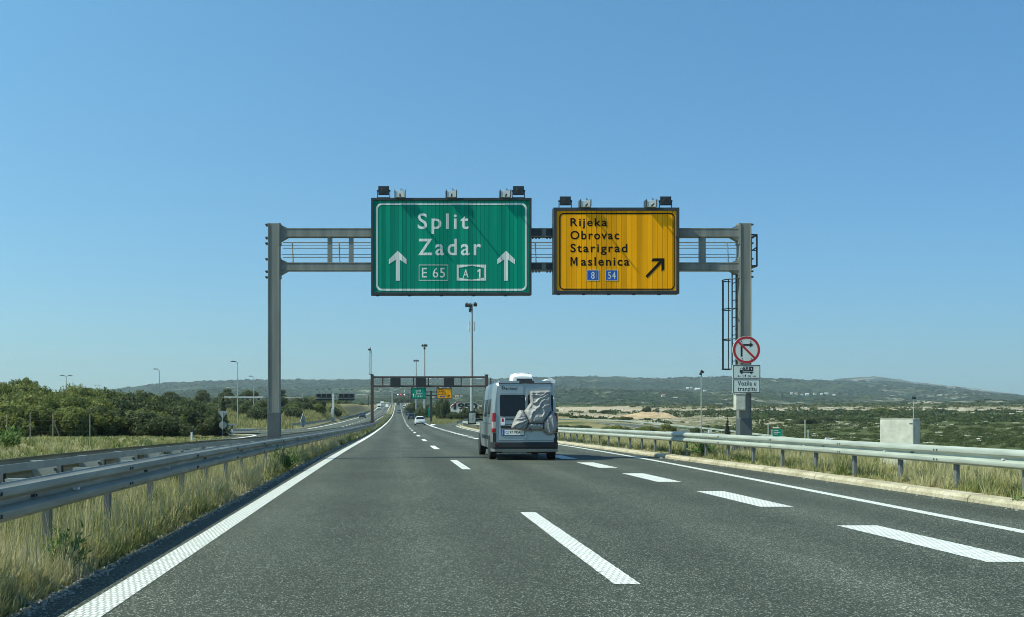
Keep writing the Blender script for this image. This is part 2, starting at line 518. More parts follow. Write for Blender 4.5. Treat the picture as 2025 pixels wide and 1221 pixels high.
def m_paint(name, col, metal=.0, rough=.3, coat=.6):
    m, N, L, P = new_mat(name)
    co = coords(N)
    n = noise(N, L, co, 3, 5)
    L.new(ramp(N, L, n.outputs[0], [(.3, tuple(x * .93 for x in col)), (.7, tuple(x * 1.05 for x in col))]), P.inputs["Base Color"])
    P.inputs["Roughness"].default_value = rough
    P.inputs["Metallic"].default_value = metal
    P.inputs["Coat Weight"].default_value = coat; P.inputs["Coat Roughness"].default_value = .12
    return m
M['van'] = m_paint("silver_van_paint", (.385, .395, .39), .7, .34, .15)
M['car_white'] = m_paint("white_car_paint", (.78, .79, .78), 0, .4)
M['car_black'] = m_paint("black_car_paint", (.02, .022, .026), .2, .3)
M['car_blue'] = m_paint("dark_blue_car_paint", (.03, .04, .06), .3, .3)
M['car_grey'] = m_paint("grey_car_paint", (.25, .27, .29), .4, .35)
M['tail'] = m_paint("red_lamp_plastic", (.24, .004, .008), 0, .12, .3)
M['glass'] = mat("tinted_vehicle_glass", (.012, .015, .018), .12, 0, .15, spec=.3)
M['bumper'] = mat("dark_grey_bumper", (.016, .018, .019), .6, 0, .12, 5)
M['cover'] = mat("grey_cover_fabric", (.29, .285, .28), .55, 0, .16, 7, .35, 45)
M['strap'] = mat("black_strap_webbing", (.015, .015, .016), .7, 0, .1)

def m_glow(name, col, s):
    m, N, L, P = new_mat(name)
    P.inputs["Base Color"].default_value = rgb(tuple(x * .5 for x in col))
    P.inputs["Emission Color"].default_value = rgb(col); P.inputs["Emission Strength"].default_value = s
    return m
M['glow_red'] = m_glow("lit_red_signal", (1, .05, .06), 2.5)
M['glow_white'] = m_glow("lit_white_signal", (1, .97, .9), 2.0)
M['brake'] = m_glow("lit_brake_lamp", (.9, .02, .03), .5)

# ------------------------------------------------------------------ lettering
_tc = {}
def text_geo(s, spacing=1.0, bold=0.0):
    key = (s, spacing, bold)
    if key not in _tc:
        cu = bpy.data.curves.new("lettering_curve", 'FONT')
        cu.body = s; cu.space_character = spacing; cu.offset = bold; cu.resolution_u = 4
        ob = bpy.data.objects.new("lettering_curve", cu); COL.objects.link(ob)
        dg = bpy.context.evaluated_depsgraph_get()
        me = bpy.data.meshes.new_from_object(ob.evaluated_get(dg))
        V = np.array([v.co[:2] for v in me.vertices]); F = [tuple(p.vertices) for p in me.polygons]
        bpy.data.objects.remove(ob); bpy.data.curves.remove(cu); bpy.data.meshes.remove(me)
        _tc[key] = (V, F)
    return _tc[key]

def put_text(mb, s, x0, x1, z0, z1, y, spacing=1.0, bold=0.0, flip=False):
    """letters filling the rectangle x0..x1, z0..z1 on the plane y (read from -Y)"""
    V, F = text_geo(s, spacing, bold)
    lo = V.min(0); hi = V.max(0)
    t = (V - lo) / (hi - lo)
    vs = [(x0 + a * (x1 - x0), y, z0 + b * (z1 - z0)) for a, b in t]
    mb.add(vs, F)
    return mb

def rrect(x0, x1, z0, z1, r, n=6):
    pts = []
    for cx, cz, a0 in ((x1 - r, z1 - r, 0), (x0 + r, z1 - r, 90), (x0 + r, z0 + r, 180), (x1 - r, z0 + r, 270)):
        for k in range(n + 1):
            a = radians(a0 + 90 * k / n)
            pts.append((cx + r * cos(a), cz + r * sin(a)))
    return pts
# ------------------------------------------------------------------ the lie of the land
_py = np.array([-60, 0, 30, 48, 70, 106, 170, 250, 358, 460, 562, 722, 850, 1000, 1300.])
_pz = np.array([0, 0, 0, -.08, -.25, -.37, -.45, -.2, .5, 1.75, 3.5, 7.3, 10.2, 13, 17.])
_fy = np.linspace(-60, 1300, 681)
_fz = np.interp(_fy, _py, _pz)
for _ in range(6): _fz = np.convolve(np.pad(_fz, 4, mode='edge'), np.ones(9) / 9, 'valid')
def prof(Y): return np.interp(Y, _fy, _fz)
_dx = (np.array([-60, 170, 358, 562, 722, 1300.]), np.array([0, 0, .4, .62, .85, 1.4]))
def drift(Y): return np.interp(Y, *_dx)
def rz(Y): return float(prof(Y))

def catmull(pts, step=3.0):
    P = [np.array(p, float) for p in pts]
    P = [2 * P[0] - P[1]] + P + [2 * P[-1] - P[-2]]
    out = []
    for i in range(1, len(P) - 2):
        n = max(2, int(np.linalg.norm(P[i + 1] - P[i]) / step))
        for k in range(n):
            t = k / n
            a, b, c, d = P[i - 1:i + 3]
            out.append(.5 * (2 * b + (c - a) * t + (2 * a - 5 * b + 4 * c - d) * t * t + (3 * b - a - 3 * c + d) * t ** 3))
    out.append(P[-2])
    return np.array(out)

# edges of the exit loop on the right (left edge, right edge, with height)
LOOP_C = catmull([(7.6, 184, -.45), (9.8, 203, -.4), (14.8, 220, -.35), (23, 245, -.3), (34, 262, -.3), (44, 266, -.45), (51, 260, -.7), (54.3, 247, -1.1), (55.3, 224, -1.6), (55, 196, -2.0), (54.5, 156, -2.8), (53.5, 130, -3.3), (51.5, 100, -3.6), (48.5, 66, -3.7), (46, 40, -3.7)], 3)
# slip road joining the other carriageway from the left
SLIP_C = catmull([(-11.6, 150, -.65), (-13.2, 136, -.63), (-15.4, 124, -.61), (-19, 117, -.58), (-25, 113.5, -.52), (-34, 112, -.42), (-48, 112, -.2), (-80, 113, .2)], 3)
def plainR(Y): return np.interp(Y, [-50, 60, 200, 350, 600, 900, 1200], [-3.6, -3.6, -3.0, -.9, 3, 8.2, 13])
def plainL(Y): return np.interp(Y, [-50, 40, 80, 110, 160, 230, 330, 500, 900, 1200], [-.1, -.2, -.35, -.5, -.2, .8, 3.2, 5.5, 9.5, 13])

def low_left(Y):
    """the far side of the median and the other carriageway lie a little lower"""
    return -.22 * ss(10, 45, Y) * (1 - ss(150, 320, Y))

def dist_path(X, Y, C):
    """distance to a path and height there"""
    best = np.full(X.shape, 1e9); z = np.zeros(X.shape)
    for p in C:
        d = np.hypot(X - p[0], Y - p[1])
        m = d < best
        best = np.where(m, d, best); z = np.where(m, p[2], z)
    return best, z

def ground_z(X, Y):
    X = np.asarray(X, float); Y = np.asarray(Y, float)
    X, Y = np.broadcast_arrays(X, Y)
    Xd = X - drift(Y)
    p = prof(Y) - .07 + low_left(Y) * ss(-3.4, -4.6, Xd)
    zR = plainR(Y) + 2.3 * ss(190, 235, Y) * (1 - ss(420, 520, Y)) * (1 - ss(40, 80, Xd)) + (fbm(X / 60, Y / 60, 3) - .5) * 2.2 * ss(30, 150, Xd) + (fbm(X / 9, Y / 9, 4) - .5) * .5
    verge = p + .17 * ss(9.25, 9.6, Xd)
    far = ss(300, 480, Y)
    e0 = 12.5 * (1 - far) + 9.5 * far
    t = ss(0, 1, (Xd - e0) / (26 - 16 * far))
    z = np.where(Xd > 0, verge * (1 - t) + zR * t, p)
    # left: verge beyond the other carriageway
    bank = plainL(Y) + (fbm(X / 50, Y / 50, 8) - .5) * 1.6 * ss(-25, -80, Xd) + (fbm(X / 7, Y / 7, 9) - .5) * .35
    bank = bank + 1.1 * ss(170, 240, Y) * (1 - ss(420, 600, Y))
    tl = ss(-13.6, -19, Xd)
    z = np.where(Xd < -13.3, p * (1 - tl) + bank * tl, z)
    # hump in the median strip between the rails
    z = z + np.where((Xd > -4.9) & (Xd < -2.72), .05, 0)
    for C, hw in ((LOOP_C, 3.9), (SLIP_C, 6.6)):
        d, pz = dist_path(X, Y, C)
        k = 1 - ss(hw + 1.2, hw + 9, d)
        z = z * (1 - k) + np.minimum(pz - .08, z + 9) * k
    return z

xs = np.concatenate([np.arange(-1000, -200, 40), np.arange(-200, -60, 8), np.arange(-60, -14, 1.6), [-13.5, -12.5, -9, -5.2, -4.9, -4.2, -3.4, -2.72, -2.6, 0, 3, 6, 9.1, 9.25, 9.62, 10.5, 11.5], np.arange(12.5, 72, 1.6), np.arange(72, 220, 7), np.arange(220, 1401, 40)])
ys = np.concatenate([np.arange(-40, 0, 8), np.arange(0, 60, 2.5), np.arange(60, 300, 2.2), np.arange(300, 520, 6), np.arange(520, 1081, 14)])
GX, GY = np.meshgrid(xs, ys)
GZ = ground_z(GX, GY)
nx, ny = len(xs), len(ys)
idx = np.arange(nx * ny).reshape(ny, nx)
GF = np.stack([idx[:-1, :-1], idx[:-1, 1:], idx[1:, 1:], idx[1:, :-1]], -1).reshape(-1, 4)
pxg = 785 + 2100 * GX / np.maximum(GY, 20)
# where bare pale soil lies (quarry banks on the right, cuttings) and where scrub covers the ground
def soil_at(GX, GY):
    soil = .10 + .15 * ss(60, 70, GX) + .24 * ss(230, 330, GY) * ss(20, 60, GX) * (1 - ss(110, 190, GX)) + .27 * ss(620, 700, GY) * (1 - ss(860, 930, GY)) * ss(60, 120, GX)
    soil = soil + .2 * ss(560, 640, GY) * (1 - ss(640, 720, GY)) * ss(10, 40, GX)
    soil = soil + .2 * ss(360, 420, GY) * (1 - ss(470, 560, GY)) * ss(8, 20, GX) * (1 - ss(70, 110, GX))
    soil = soil + .18 * ss(300, 380, GY) * ss(-30, -60, GX)
    soil = np.where((GX > -60) & (GX < 60) & (GY < 200), soil * .4, soil)
    return soil
soil = soil_at(GX, GY)
green = .12 + .36 * ss(12, 18, GX) * (1 - ss(46, 52, GX)) * ss(40, 90, GY) * (1 - ss(230, 260, GY)) + .75 * ss(52, 66, GX) + .35 * ss(-30, -45, GX) * ss(80, 120, GY)
np_obj("ground", np.stack([GX, GY, GZ], -1).reshape(-1, 3), GF, M['ground'], attrs={'soil': soil.ravel(), 'green': green.ravel()}, smooth=True)
tag(bpy.data.objects["ground"], kind="structure")

# wooded hills beyond the plain
_hx = [-4200, -2600, -1500, -700, -200, 0, 130, 230, 280, 330, 420, 520, 600, 700, 800, 900, 990, 1080, 1150, 1210, 1300, 1340, 1440, 1500, 1600, 1680, 1720, 1780, 1850, 1920, 2025, 2300, 2700, 3600]
_hy = [800, 795, 790, 786, 786, 786, 782, 769, 764, 757, 754, 751, 750.5, 750.5, 748, 749, 749, 747, 744.5, 745, 749, 748, 745, 747, 752, 754, 755, 757, 763, 772, 785, 795, 798, 800]
us = np.concatenate([np.arange(-4200, -200, 60), np.arange(-200, 2200, 4.5), np.arange(2200, 3600, 50)])
ds = np.concatenate([np.linspace(1020, 4300, 74), np.linspace(4420, 6500, 12)])
UU, DD = np.meshgrid(us, ds)
HX = (UU - 785) / 2100 * DD
crest = (820 - np.interp(UU, _hx, _hy)) / 2100
dc = 4000 + 350 * (fbm(UU / 300, UU * 0, 21) - .5) * 2
s0 = (10.2 - CAMH) / 1020
tt = np.clip((DD - 1020) / (dc - 1020), 0, 1)
lumps = (fbm(HX / 420, DD / 420, 31, 5) - .5) * 62 * np.sin(np.pi * np.clip(tt, 0, 1)) ** .7
fine = (fbm(HX / 38, DD / 38, 41, 3) - .5) * 9 * ss(0, .1, tt)
slope = s0 + (crest - s0) * (tt ** 1.6)
HZ = CAMH + DD * slope + lumps + fine
over = ss(0, 1, (DD - dc) / 1500)
HZ = np.where(DD > dc, CAMH + dc * crest + fine * .6 - over * 160 * (crest > 0), HZ)
HZ[0] -= 25
idx = np.arange(UU.size).reshape(UU.shape)
HF = np.stack([idx[:-1, :-1], idx[:-1, 1:], idx[1:, 1:], idx[1:, :-1]], -1).reshape(-1, 4)
rock = np.clip(.15 + .55 * ss(1080, 1250, UU) * (1 - ss(.2, .5, tt)) + .5 * ss(1650, 1760, UU) + .25 * ss(.8, 1, tt), 0, 1)
np_obj("hills", np.stack([HX, DD, HZ], -1).reshape(-1, 3), HF, M['hills'], attrs={'rock': rock.ravel()}, smooth=True)
tag(bpy.data.objects["hills"], kind="structure")
def hill_z(px, d):
    u = float(px); j = int(np.argmin(abs(ds - d))); i = int(np.argmin(abs(us - u)))
    return float(HZ[j, i])

# a second, farther ridge on the right with a rounded rocky top
us2 = np.arange(1330, 2500, 9.); ds2 = np.linspace(4700, 7000, 26)
U2, D2 = np.meshgrid(us2, ds2)
cr2 = (820 - np.interp(U2, [1330, 1480, 1600, 1660, 1700, 1725, 1760, 1800, 1850, 1900, 1960, 2025, 2200, 2500], [800, 775, 757, 751, 747.5, 746.5, 749, 755.5, 761, 767, 774, 783, 800, 815])) / 2100
t2 = np.clip((D2 - 4700) / 1500, 0, 1)
Z2 = CAMH + 6200 * cr2 * (1 - (1 - t2) ** 2) + (fbm(U2 / 12, D2 / 90, 61, 4) - .5) * 16 - 60 * ss(6200, 7000, D2)
idx = np.arange(U2.size).reshape(U2.shape)
np_obj("far_ridge", np.stack([(U2 - 785) / 2100 * D2, D2, Z2], -1).reshape(-1, 3), np.stack([idx[:-1, :-1], idx[:-1, 1:], idx[1:, 1:], idx[1:, :-1]], -1).reshape(-1, 4), M['hills'], attrs={'rock': np.clip(.4 + .8 * ss(1650, 1720, U2.ravel()), 0, 1)}, smooth=True)
tag(bpy.data.objects["far_ridge"], kind="structure")

# ------------------------------------------------------------------ roads
YS = np.concatenate([np.arange(-12, 60, 2.), np.arange(60, 300, 4.), np.arange(300, 960, 8.)])
def strip(name, x0, x1, y0, y1, zoff, m, kind="structure", wave=0.0):
    Y = YS[(YS >= y0) & (YS <= y1)]
    Y = np.unique(np.concatenate([[y0], Y, [y1]]))
    a = np.array([x0(v) if callable(x0) else x0 for v in Y]) + drift(Y)
    b = np.array([x1(v) if callable(x1) else x1 for v in Y]) + drift(Y)
    z = prof(Y) + zoff + (low_left(Y) if a[0] < -4 else 0)
    V = np.concatenate([np.stack([a, Y, z], -1), np.stack([b, Y, z], -1)])
    n = len(Y); i = np.arange(n - 1)
    F = np.stack([i, i + n, i + n + 1, i + 1], -1)
    o = np_obj(name, V, F, m)
    return tag(o, kind=kind)

_ky = [-20, 15.5, 25, 34, 50, 106, 140, 165, 182, 190]
_kx = [9.6, 9.15, 9.0, 8.75, 8.55, 8.55, 8.9, 9.6, 10.7, 11.4]
def kerbx(Y): return float(np.interp(Y, _ky, _kx))
def edgex(Y): return float(np.interp(Y, [-20, 12.5, 18, 33, 50, 106, 140, 165, 182, 190], [7.2, 7.42, 7.55, 7.95, 8.15, 8.2, 8.55, 9.3, 10.4, 11.1]))
def divx(Y): return float(np.interp(Y, [-20, 10, 30, 70, 200], [5.85, 5.8, 5.55, 5.38, 5.38]))
def rightx(Y): return kerbx(Y) if Y <= 186 else max(6.4, 11.1 - (Y - 186) * 5)
strip("motorway", -2.68, rightx, -12, 950, 0, M['asphalt'])
strip("opposite_carriageway", -14.2, -5.1, -12, 950, 0, M['asphalt_old'])

def ribbon(name, C, hw, zoff, m, kind="structure", side=0.0):
    C = np.asarray(C); T = np.gradient(C[:, :2], axis=0)
    T /= np.linalg.norm(T, axis=1)[:, None]
    Nn = np.stack([T[:, 1], -T[:, 0]], -1)
    L_ = C[:, :2] + Nn * (side - hw); R_ = C[:, :2] + Nn * (side + hw)
    z = C[:, 2] + zoff
    V = np.concatenate([np.column_stack([L_, z]), np.column_stack([R_, z])])
    n = len(C); i = np.arange(n - 1)
    return tag(np_obj(name, V, np.stack([i, i + n, i + n + 1, i + 1], -1), m), kind=kind)
ribbon("exit_ramp", LOOP_C, 3.6, .012, M['asphalt_old'])
ribbon("slip_road", SLIP_C, 5.0, .012, M['asphalt_old'], side=-1.5)
ribbon("ramp_edge_line", LOOP_C[12:], .1, .02, M['mark'], side=-3.25)
ribbon("ramp_inner_line", LOOP_C[1:], .1, .021, M['mark'], side=3.2)
ribbon("slip_edge_line", SLIP_C[2:], .14, .02, M['mark'], side=2.9)
_n = catmull([(-12.6, 70, rz(70) - .22), (-12.62, 86, rz(86) - .22), (-12.75, 94, rz(94) - .22), (-13.6, 100.5, -.57), (-16, 105, -.57), (-20, 107.6, -.55), (-26, 107.6, -.5), (-36, 106.2, -.38), (-60, 106.2, 0)], 2)
ribbon("island_edge_line", _n, .17, .03, M['mark'])

# painted lines
strip("left_edge_line", -2.28, -2.03, -12, 60, .004, M['mark_near'])
strip("left_edge_line", -2.28, -2.03, 60, 930, .004, M['mark'])
strip("right_edge_line", lambda v: edgex(v) - .1, lambda v: edgex(v) + .1, -12, 60, .004, M['mark_dash'])
strip("right_edge_line", lambda v: edgex(v) - .1, lambda v: edgex(v) + .1, 60, 188, .004, M['mark'])
strip("right_edge_line", 5.25, 5.5, 187, 930, .004, M['mark'])
strip("opposite_outer_line", -12.75, -12.45, 150, 930, .004, M['mark'])
strip("opposite_outer_line", -12.75, -12.45, -12, 71, .004, M['mark'])
strip("opposite_inner_line", -5.55, -5.3, -12, 930, .004, M['mark'])

def dashes(name, xc, w, spans, m, skew=0.0):
    mb = MB()
    for y0, y1 in spans:
        n = 1 if y1 < 26 else max(1, int((y1 - y0) / 3))
        for k in range(n):
            a = y0 + (y1 - y0) * k / n; b = y0 + (y1 - y0) * (k + 1) / n
            xa = (xc(a) if callable(xc) else xc) + float(drift(a)); xb = (xc(b) if callable(xc) else xc) + float(drift(b))
            za, zb = (rz(q) + .004 + (float(low_left(q)) if xa < -4 else 0) for q in (a, b))
            if b < 26 and a > -1:            # near dashes get the slightly ragged outline of laid paint
                m_ = int((b - a) / .12); t_ = np.linspace(0, 1, m_ + 1); j = lambda: random.uniform(-.004, .004)
                L_ = [(xa - w / 2 + (xb - xa) * t + j(), a + (b - a) * t, za + (zb - za) * t) for t in t_]
                R_ = [(xa + w / 2 + (xb - xa) * t + j(), a + (b - a) * t, za + (zb - za) * t) for t in t_]
                ends = [(xa + w / 2 - w * q, a + j() * 1.5, za) for q in (.75, .5, .25)], [(xb + w / 2 - w * q, b + j() * 1.5, zb) for q in (.25, .5, .75)]
                P_ = ends[0][::1] + R_ + ends[1] + L_[::-1]
                mb.add(P_, [tuple(range(len(P_)))])
                continue
            mb.add([(xa - w / 2, a, za), (xa + w / 2, a, za), (xb + w / 2, b, zb), (xb - w / 2, b, zb)], [(0, 1, 2, 3)])
    return tag(mb.build(name, m, fixn=False), kind="structure")
def lanex(Y): return float(np.interp(Y, [0, 12, 30, 48, 300], [1.9, 1.88, 1.77, 1.69, 1.72]))
dashes("lane_dashes", lanex, .22, [(-9.2, -3.2), (8.7, 15.1), (27.2, 33)], M['mark_dash'])
dashes("lane_dashes", lanex, .24, [(45 + 18 * k, 51 + 18 * k) for k in range(49)], M['mark'])
dashes("exit_lane_dashes", divx, .5, [(10.0 + 6 * k - 12, 13.3 + 6 * k - 12) for k in range(9)], M['mark_dash'])
dashes("exit_lane_dashes", divx, .42, [(46 + 6 * k, 49.1 + 6 * k) for k in range(16)], M['mark'])
dashes("opposite_lane_dashes", -8.95, .24, [(6 + 12 * k, 10 + 12 * k) for k in range(76)], M['mark'])
strip("gore_marking", lambda v: 5.2, lambda v: 5.55, 141, 186, .0045, M['mark'])
mb = MB()
zg = rz(190) + .02
mb.add([(5.25, 172, rz(172) + .02), (5.75, 172, rz(172) + .02), (7.3, 196, zg), (6.0, 188, zg + .001)], [(0, 1, 2, 3)])
tag(mb.build("gore_nose_marking", M['mark'], fixn=False), kind="structure")
# cracks sealed with dark tar across the carriageway
# kerb of pale concrete blocks along the right edge
mb = MB()
y = -8.0; k = 0
while y < 186:
    y2 = y + 1.0 - .012
    xa, xb = kerbx(y) + .002, kerbx(y2) + .002
    za, zb = rz(y) - .06, rz(y2) - .06
    j = .012 * (random.random() - .5); h = .17 + .012 * (random.random() - .5)
    ring = lambda x, yy, z: [(x + j, yy, z), (x + .30 + j, yy, z), (x + .30 + j, yy, z + h + .01), (x + .05 + j, yy, z + h), (x + .005 + j, yy, z + h - .05)]
    mb.loft([ring(xa, y, za), ring(xb, y2, zb)])
    y += 1.0
def m_kerb():
    m, N, L, P = new_mat("cream_concrete_kerb")
    co = coords(N); n = noise(N, L, co, 1.1, 7, .65); n2 = noise(N, L, co, 14, 5, .7)
    c = ramp(N, L, n.outputs[0], [(.3, (.35, .30, .19)), (.5, (.52, .45, .31)), (.72, (.60, .53, .40))])
    d = ramp(N, L, n2.outputs[0], [(.35, .7), (.6, 1.05)])
    L.new(mix(N, L, 1.0, c, d, 'MULTIPLY'), P.inputs["Base Color"]); P.inputs["Roughness"].default_value = .9
    bump(N, L, P, n2.outputs[0], .4, .01)
    return m
M['kerb'] = m_kerb()
tag(mb.build("kerb", M['kerb']), kind="structure")
# kerb round the slip road's outer edge
C = SLIP_C[3:]
T = np.gradient(C[:, :2], axis=0); T /= np.linalg.norm(T, axis=1)[:, None]
Nn = np.stack([T[:, 1], -T[:, 0]], -1)
mb = MB()
def kring(p, n, z, side, wd=.35, h=.2):
    a = p + n * side; b = p + n * (side + (wd if side > 0 else -wd))
    return [(a[0], a[1], z - .05), (b[0], b[1], z - .05), (b[0], b[1], z + h), (a[0], a[1], z + h)]
mb.loft([kring(C[i, :2], Nn[i], C[i, 2], 3.42, .5, .3) for i in range(len(C))])
tag(mb.build("kerb", M['concrete']), kind="structure")
# low kerb ring at the inside of the exit curve
C = LOOP_C[:26]
T = np.gradient(C[:, :2], axis=0); T /= np.linalg.norm(T, axis=1)[:, None]
Nn = np.stack([T[:, 1], -T[:, 0]], -1)
mb = MB(); mb.loft([kring(C[i, :2], Nn[i], C[i, 2], 3.62, .35, .14) for i in range(len(C))])
tag(mb.build("kerb", M['kerb']), kind="structure")
# patch of bare limestone gravel under the right verge
# ------------------------------------------------------------------ guard rails
WPROF = [(0, .012), (.012, .02), (.035, .072), (.06, .082), (.095, .078), (.118, .05), (.135, .012), (.155, .004), (.175, .012), (.192, .05), (.215, .078), (.25, .082), (.275, .072), (.298, .02), (.31, .012)]
def w_beam(mb, pts, ztop, face):
    """pts: list of (x,y,groundz); face: +1 humps point to the right of the travel direction"""
    P = np.array(pts); T = np.gradient(P[:, :2], axis=0); T /= np.linalg.norm(T, axis=1)[:, None]
    Nn = np.stack([T[:, 1], -T[:, 0]], -1) * face
    rings = []
    for p, n in zip(P, Nn):
        o = [(p[0] + n[0] * f, p[1] + n[1] * f, p[2] + ztop - .31 + h) for h, f in WPROF]
        i = [(p[0] + n[0] * (f - .008), p[1] + n[1] * (f - .008), p[2] + ztop - .31 + h) for h, f in WPROF[::-1]]
        rings.append(o + i)
    mb.loft(rings)
def samp(y0, y1):
    Y = np.concatenate([np.arange(y0, min(y1, 120), 4), np.arange(max(y0, 120), y1, 10), [y1]])
    return np.unique(Y)

def c_post(h=.75, w=.1, d=.055):
    mb = MB()
    mb.bb(-w / 2, w / 2, -.003, .003, -.25, h); mb.bb(-w / 2, -w / 2 + .006, .003, d, -.25, h); mb.bb(w / 2 - .006, w / 2, .003, d, -.25, h)
    return mb

def rail_straight(xf, y0, y1, face, ztop, zoff, label, group, post_n, spacer=True, post_dy=2.0, bolts=40):
    """a rail following the road; xf lateral position (function), face=+1 humps towards +X"""
    root = empty("guard_rail", (xf(y0), y0, rz(y0)), 0, label, "guard rail", group)
    off = Vector((xf(y0), y0, rz(y0)))
    lw = (lambda v: 0.0) if xf(20) > 0 else ((lambda v: float(low_left(v))) if xf(20) < -4 else (lambda v: .6 * float(low_left(v))))
    def pts(Y): return [(xf(v) + float(drift(v)) - off.x, v - off.y, rz(v) + lw(v) + zoff - off.z) for v in Y]
    mb = MB(); w_beam(mb, pts(samp(y0, y1)), ztop, face)
    mb.cur = 1
    yy = y0 + 1.0
    while yy < y0 + bolts:                       # splice bolts, every four metres
        x = xf(yy) - off.x; z = rz(yy) + lw(yy) + zoff + ztop - off.z; l = yy - off.y
        for a in (-.05, .05):
            mb.box((x + face * .083, l + a, z - .075), (.014, .03, .03)); mb.box((x + face * .083, l + a, z - .245), (.014, .03, .03))
        for a in (-.16, -.1):
            mb.box((x + face * .02, l + 1.1 + a, z - .155), (.03, .035, .02))
        mb.cur = 2; mb.box((x + face * .06, l + 2.0, z - .165), (.05, .06, .02)); mb.cur = 1
        yy += 4.0
    mb.build("beam", [M['rail' if xf(20) > 0 else 'rail_shade_toned'], M['bolt'], M['housing']], root, smooth=True)
    pm = None
    n = 0; y = y0 + .6
    back = -face * .06
    while y < y1 and n < post_n:
        if pm is None:
            pm = c_post(ztop - .06).build("post", M['post'], root)
            o = pm
        else:
            o = pm.copy(); COL.objects.link(o)
        sx = -face * (.38 if spacer else .055)
        o.location = (xf(y) + float(drift(y)) + sx - off.x, y - off.y, rz(y) + lw(y) + zoff - off.z)
        o.rotation_euler = (0, 0, pi / 2 if face > 0 else -pi / 2)
        n += 1; y += post_dy
    return root, off, pts

# median, side facing us: beam with spacers reaching back to posts and a tie strip
def median_rail(x, face, label, y1, post_n):
    xf = lambda v: x
    root, off, pts = rail_straight(xf, 3.0, y1, face, .86, 0.0, label, "guard rails along the median strip", post_n, spacer=(face < 0))
    mb = MB()
    Y = samp(3.0, 130)
    strip_pts = pts(Y)
    bx = -face * .46
    mb.loft([[(p[0] + bx, p[1], p[2] + .755), (p[0] + bx + .012, p[1], p[2] + .755), (p[0] + bx + .012, p[1], p[2] + .845), (p[0] + bx, p[1], p[2] + .845)] for p in strip_pts])
    if face < 0: mb.build("tie_strip", M['steel'], root)
    sp = None; y = 3.6; n = 0
    while y < 110 and n < 54:
        if sp is None:
            s = MB()
            a, b = (-face * .0, -face * .45)
            lo, hi = min(a, b), max(a, b)
            s.bb(lo, hi, -.045, .05, .80, .81)
            s.prism([(lo + .03, .55), (lo + .2, .46), (hi - .2, .46), (hi - .03, .55), (hi, .80), (lo, .80)] if False else [(lo + .12, .56), (hi - .12, .56), (hi, .80), (lo, .80)], -.045, -.037)
            s.cur = 1
            s.tube((b * .8, -.06, .7), (b * .8, .02, .7), .02, n=6)
            sp = s.build("spacer", [M['housing'] if False else M['steel'], M['bolt']], root)
            o = sp
        else:
            o = sp.copy(); COL.objects.link(o)
        o.location = (0, y - off.y, rz(y) - off.z + float(low_left(y)) * (1 if face < 0 else .6))
        y += 2.0; n += 1
    return root
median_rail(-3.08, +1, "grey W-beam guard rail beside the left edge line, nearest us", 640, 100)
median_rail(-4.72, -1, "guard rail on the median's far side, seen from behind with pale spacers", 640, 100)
rail_straight(lambda v: kerbx(v) + .62, -6, 168, -1, .78, .06, "bright guard rail on posts behind the cream kerb on the right", "guard rails", 88, spacer=False)

def rail_path(C, side, face, ztop, label, step=4.0, zoff=-.06, posts=True, group="guard rails"):
    C = np.asarray(C); T = np.gradient(C[:, :2], axis=0); T /= np.linalg.norm(T, axis=1)[:, None]
    Nn = np.stack([T[:, 1], -T[:, 0]], -1)
    P = np.column_stack([C[:, :2] + Nn * side, C[:, 2] + zoff])
    root = empty("guard_rail", P[0], 0, label, "guard rail", group)
    mb = MB(); w_beam(mb, P - P[0], ztop, face); mb.build("beam", M['rail'], root, smooth=True)
    d = np.concatenate([[0], np.cumsum(np.linalg.norm(np.diff(P[:, :2], axis=0), axis=1))])
    pm = None; k = 0
    for s in np.arange(1, d[-1], step):
        if k >= 98: break
        p = [np.interp(s, d, P[:, j]) for j in range(3)]
        t = [np.interp(s, d, T[:, j]) for j in range(2)]; n = np.array([t[1], -t[0]]) * face
        if pm is None: pm = c_post(ztop - .05).build("post", M['steel'], root); o = pm
        else: o = pm.copy(); COL.objects.link(o)
        o.location = (p[0] - n[0] * .06 - P[0][0], p[1] - n[1] * .06 - P[0][1], p[2] - P[0][2])
        o.rotation_euler = (0, 0, math.atan2(-n[0], n[1])); k += 1
    return root
rail_path(LOOP_C[15:], -4.1, +1, .8, "pale guard rail along the outer edge of the low ramp on the right")
C = catmull([(9.42, 168, rz(168)), (10.4, 178, rz(178)), (11.9, 187, rz(186)), (14.2, 196, rz(190)), (18, 206, -.4), (24, 216, -.5)], 2)
rail_path(C, 0, -1, .8, "guard rail curving round the inside of the exit, left of the van", 2.0)
C = SLIP_C[8:]
rail_path(C, 4.1, -1, .95, "white guard rail behind the slip road on the left", 2.0)
YL = np.arange(152, 560, 6.0)
C = np.column_stack([-14.6 + drift(YL), YL, prof(YL) + low_left(YL)])
C[0, 0] -= .35
rail_path(C[:17], 0, -1, .8, "guard rail across the other carriageway, starting at the narrow signs", 2.0, 0)
rail_path(C[18:], 0, -1, .8, "far guard rail beyond the other carriageway, past the two boards", 5.0, 0)

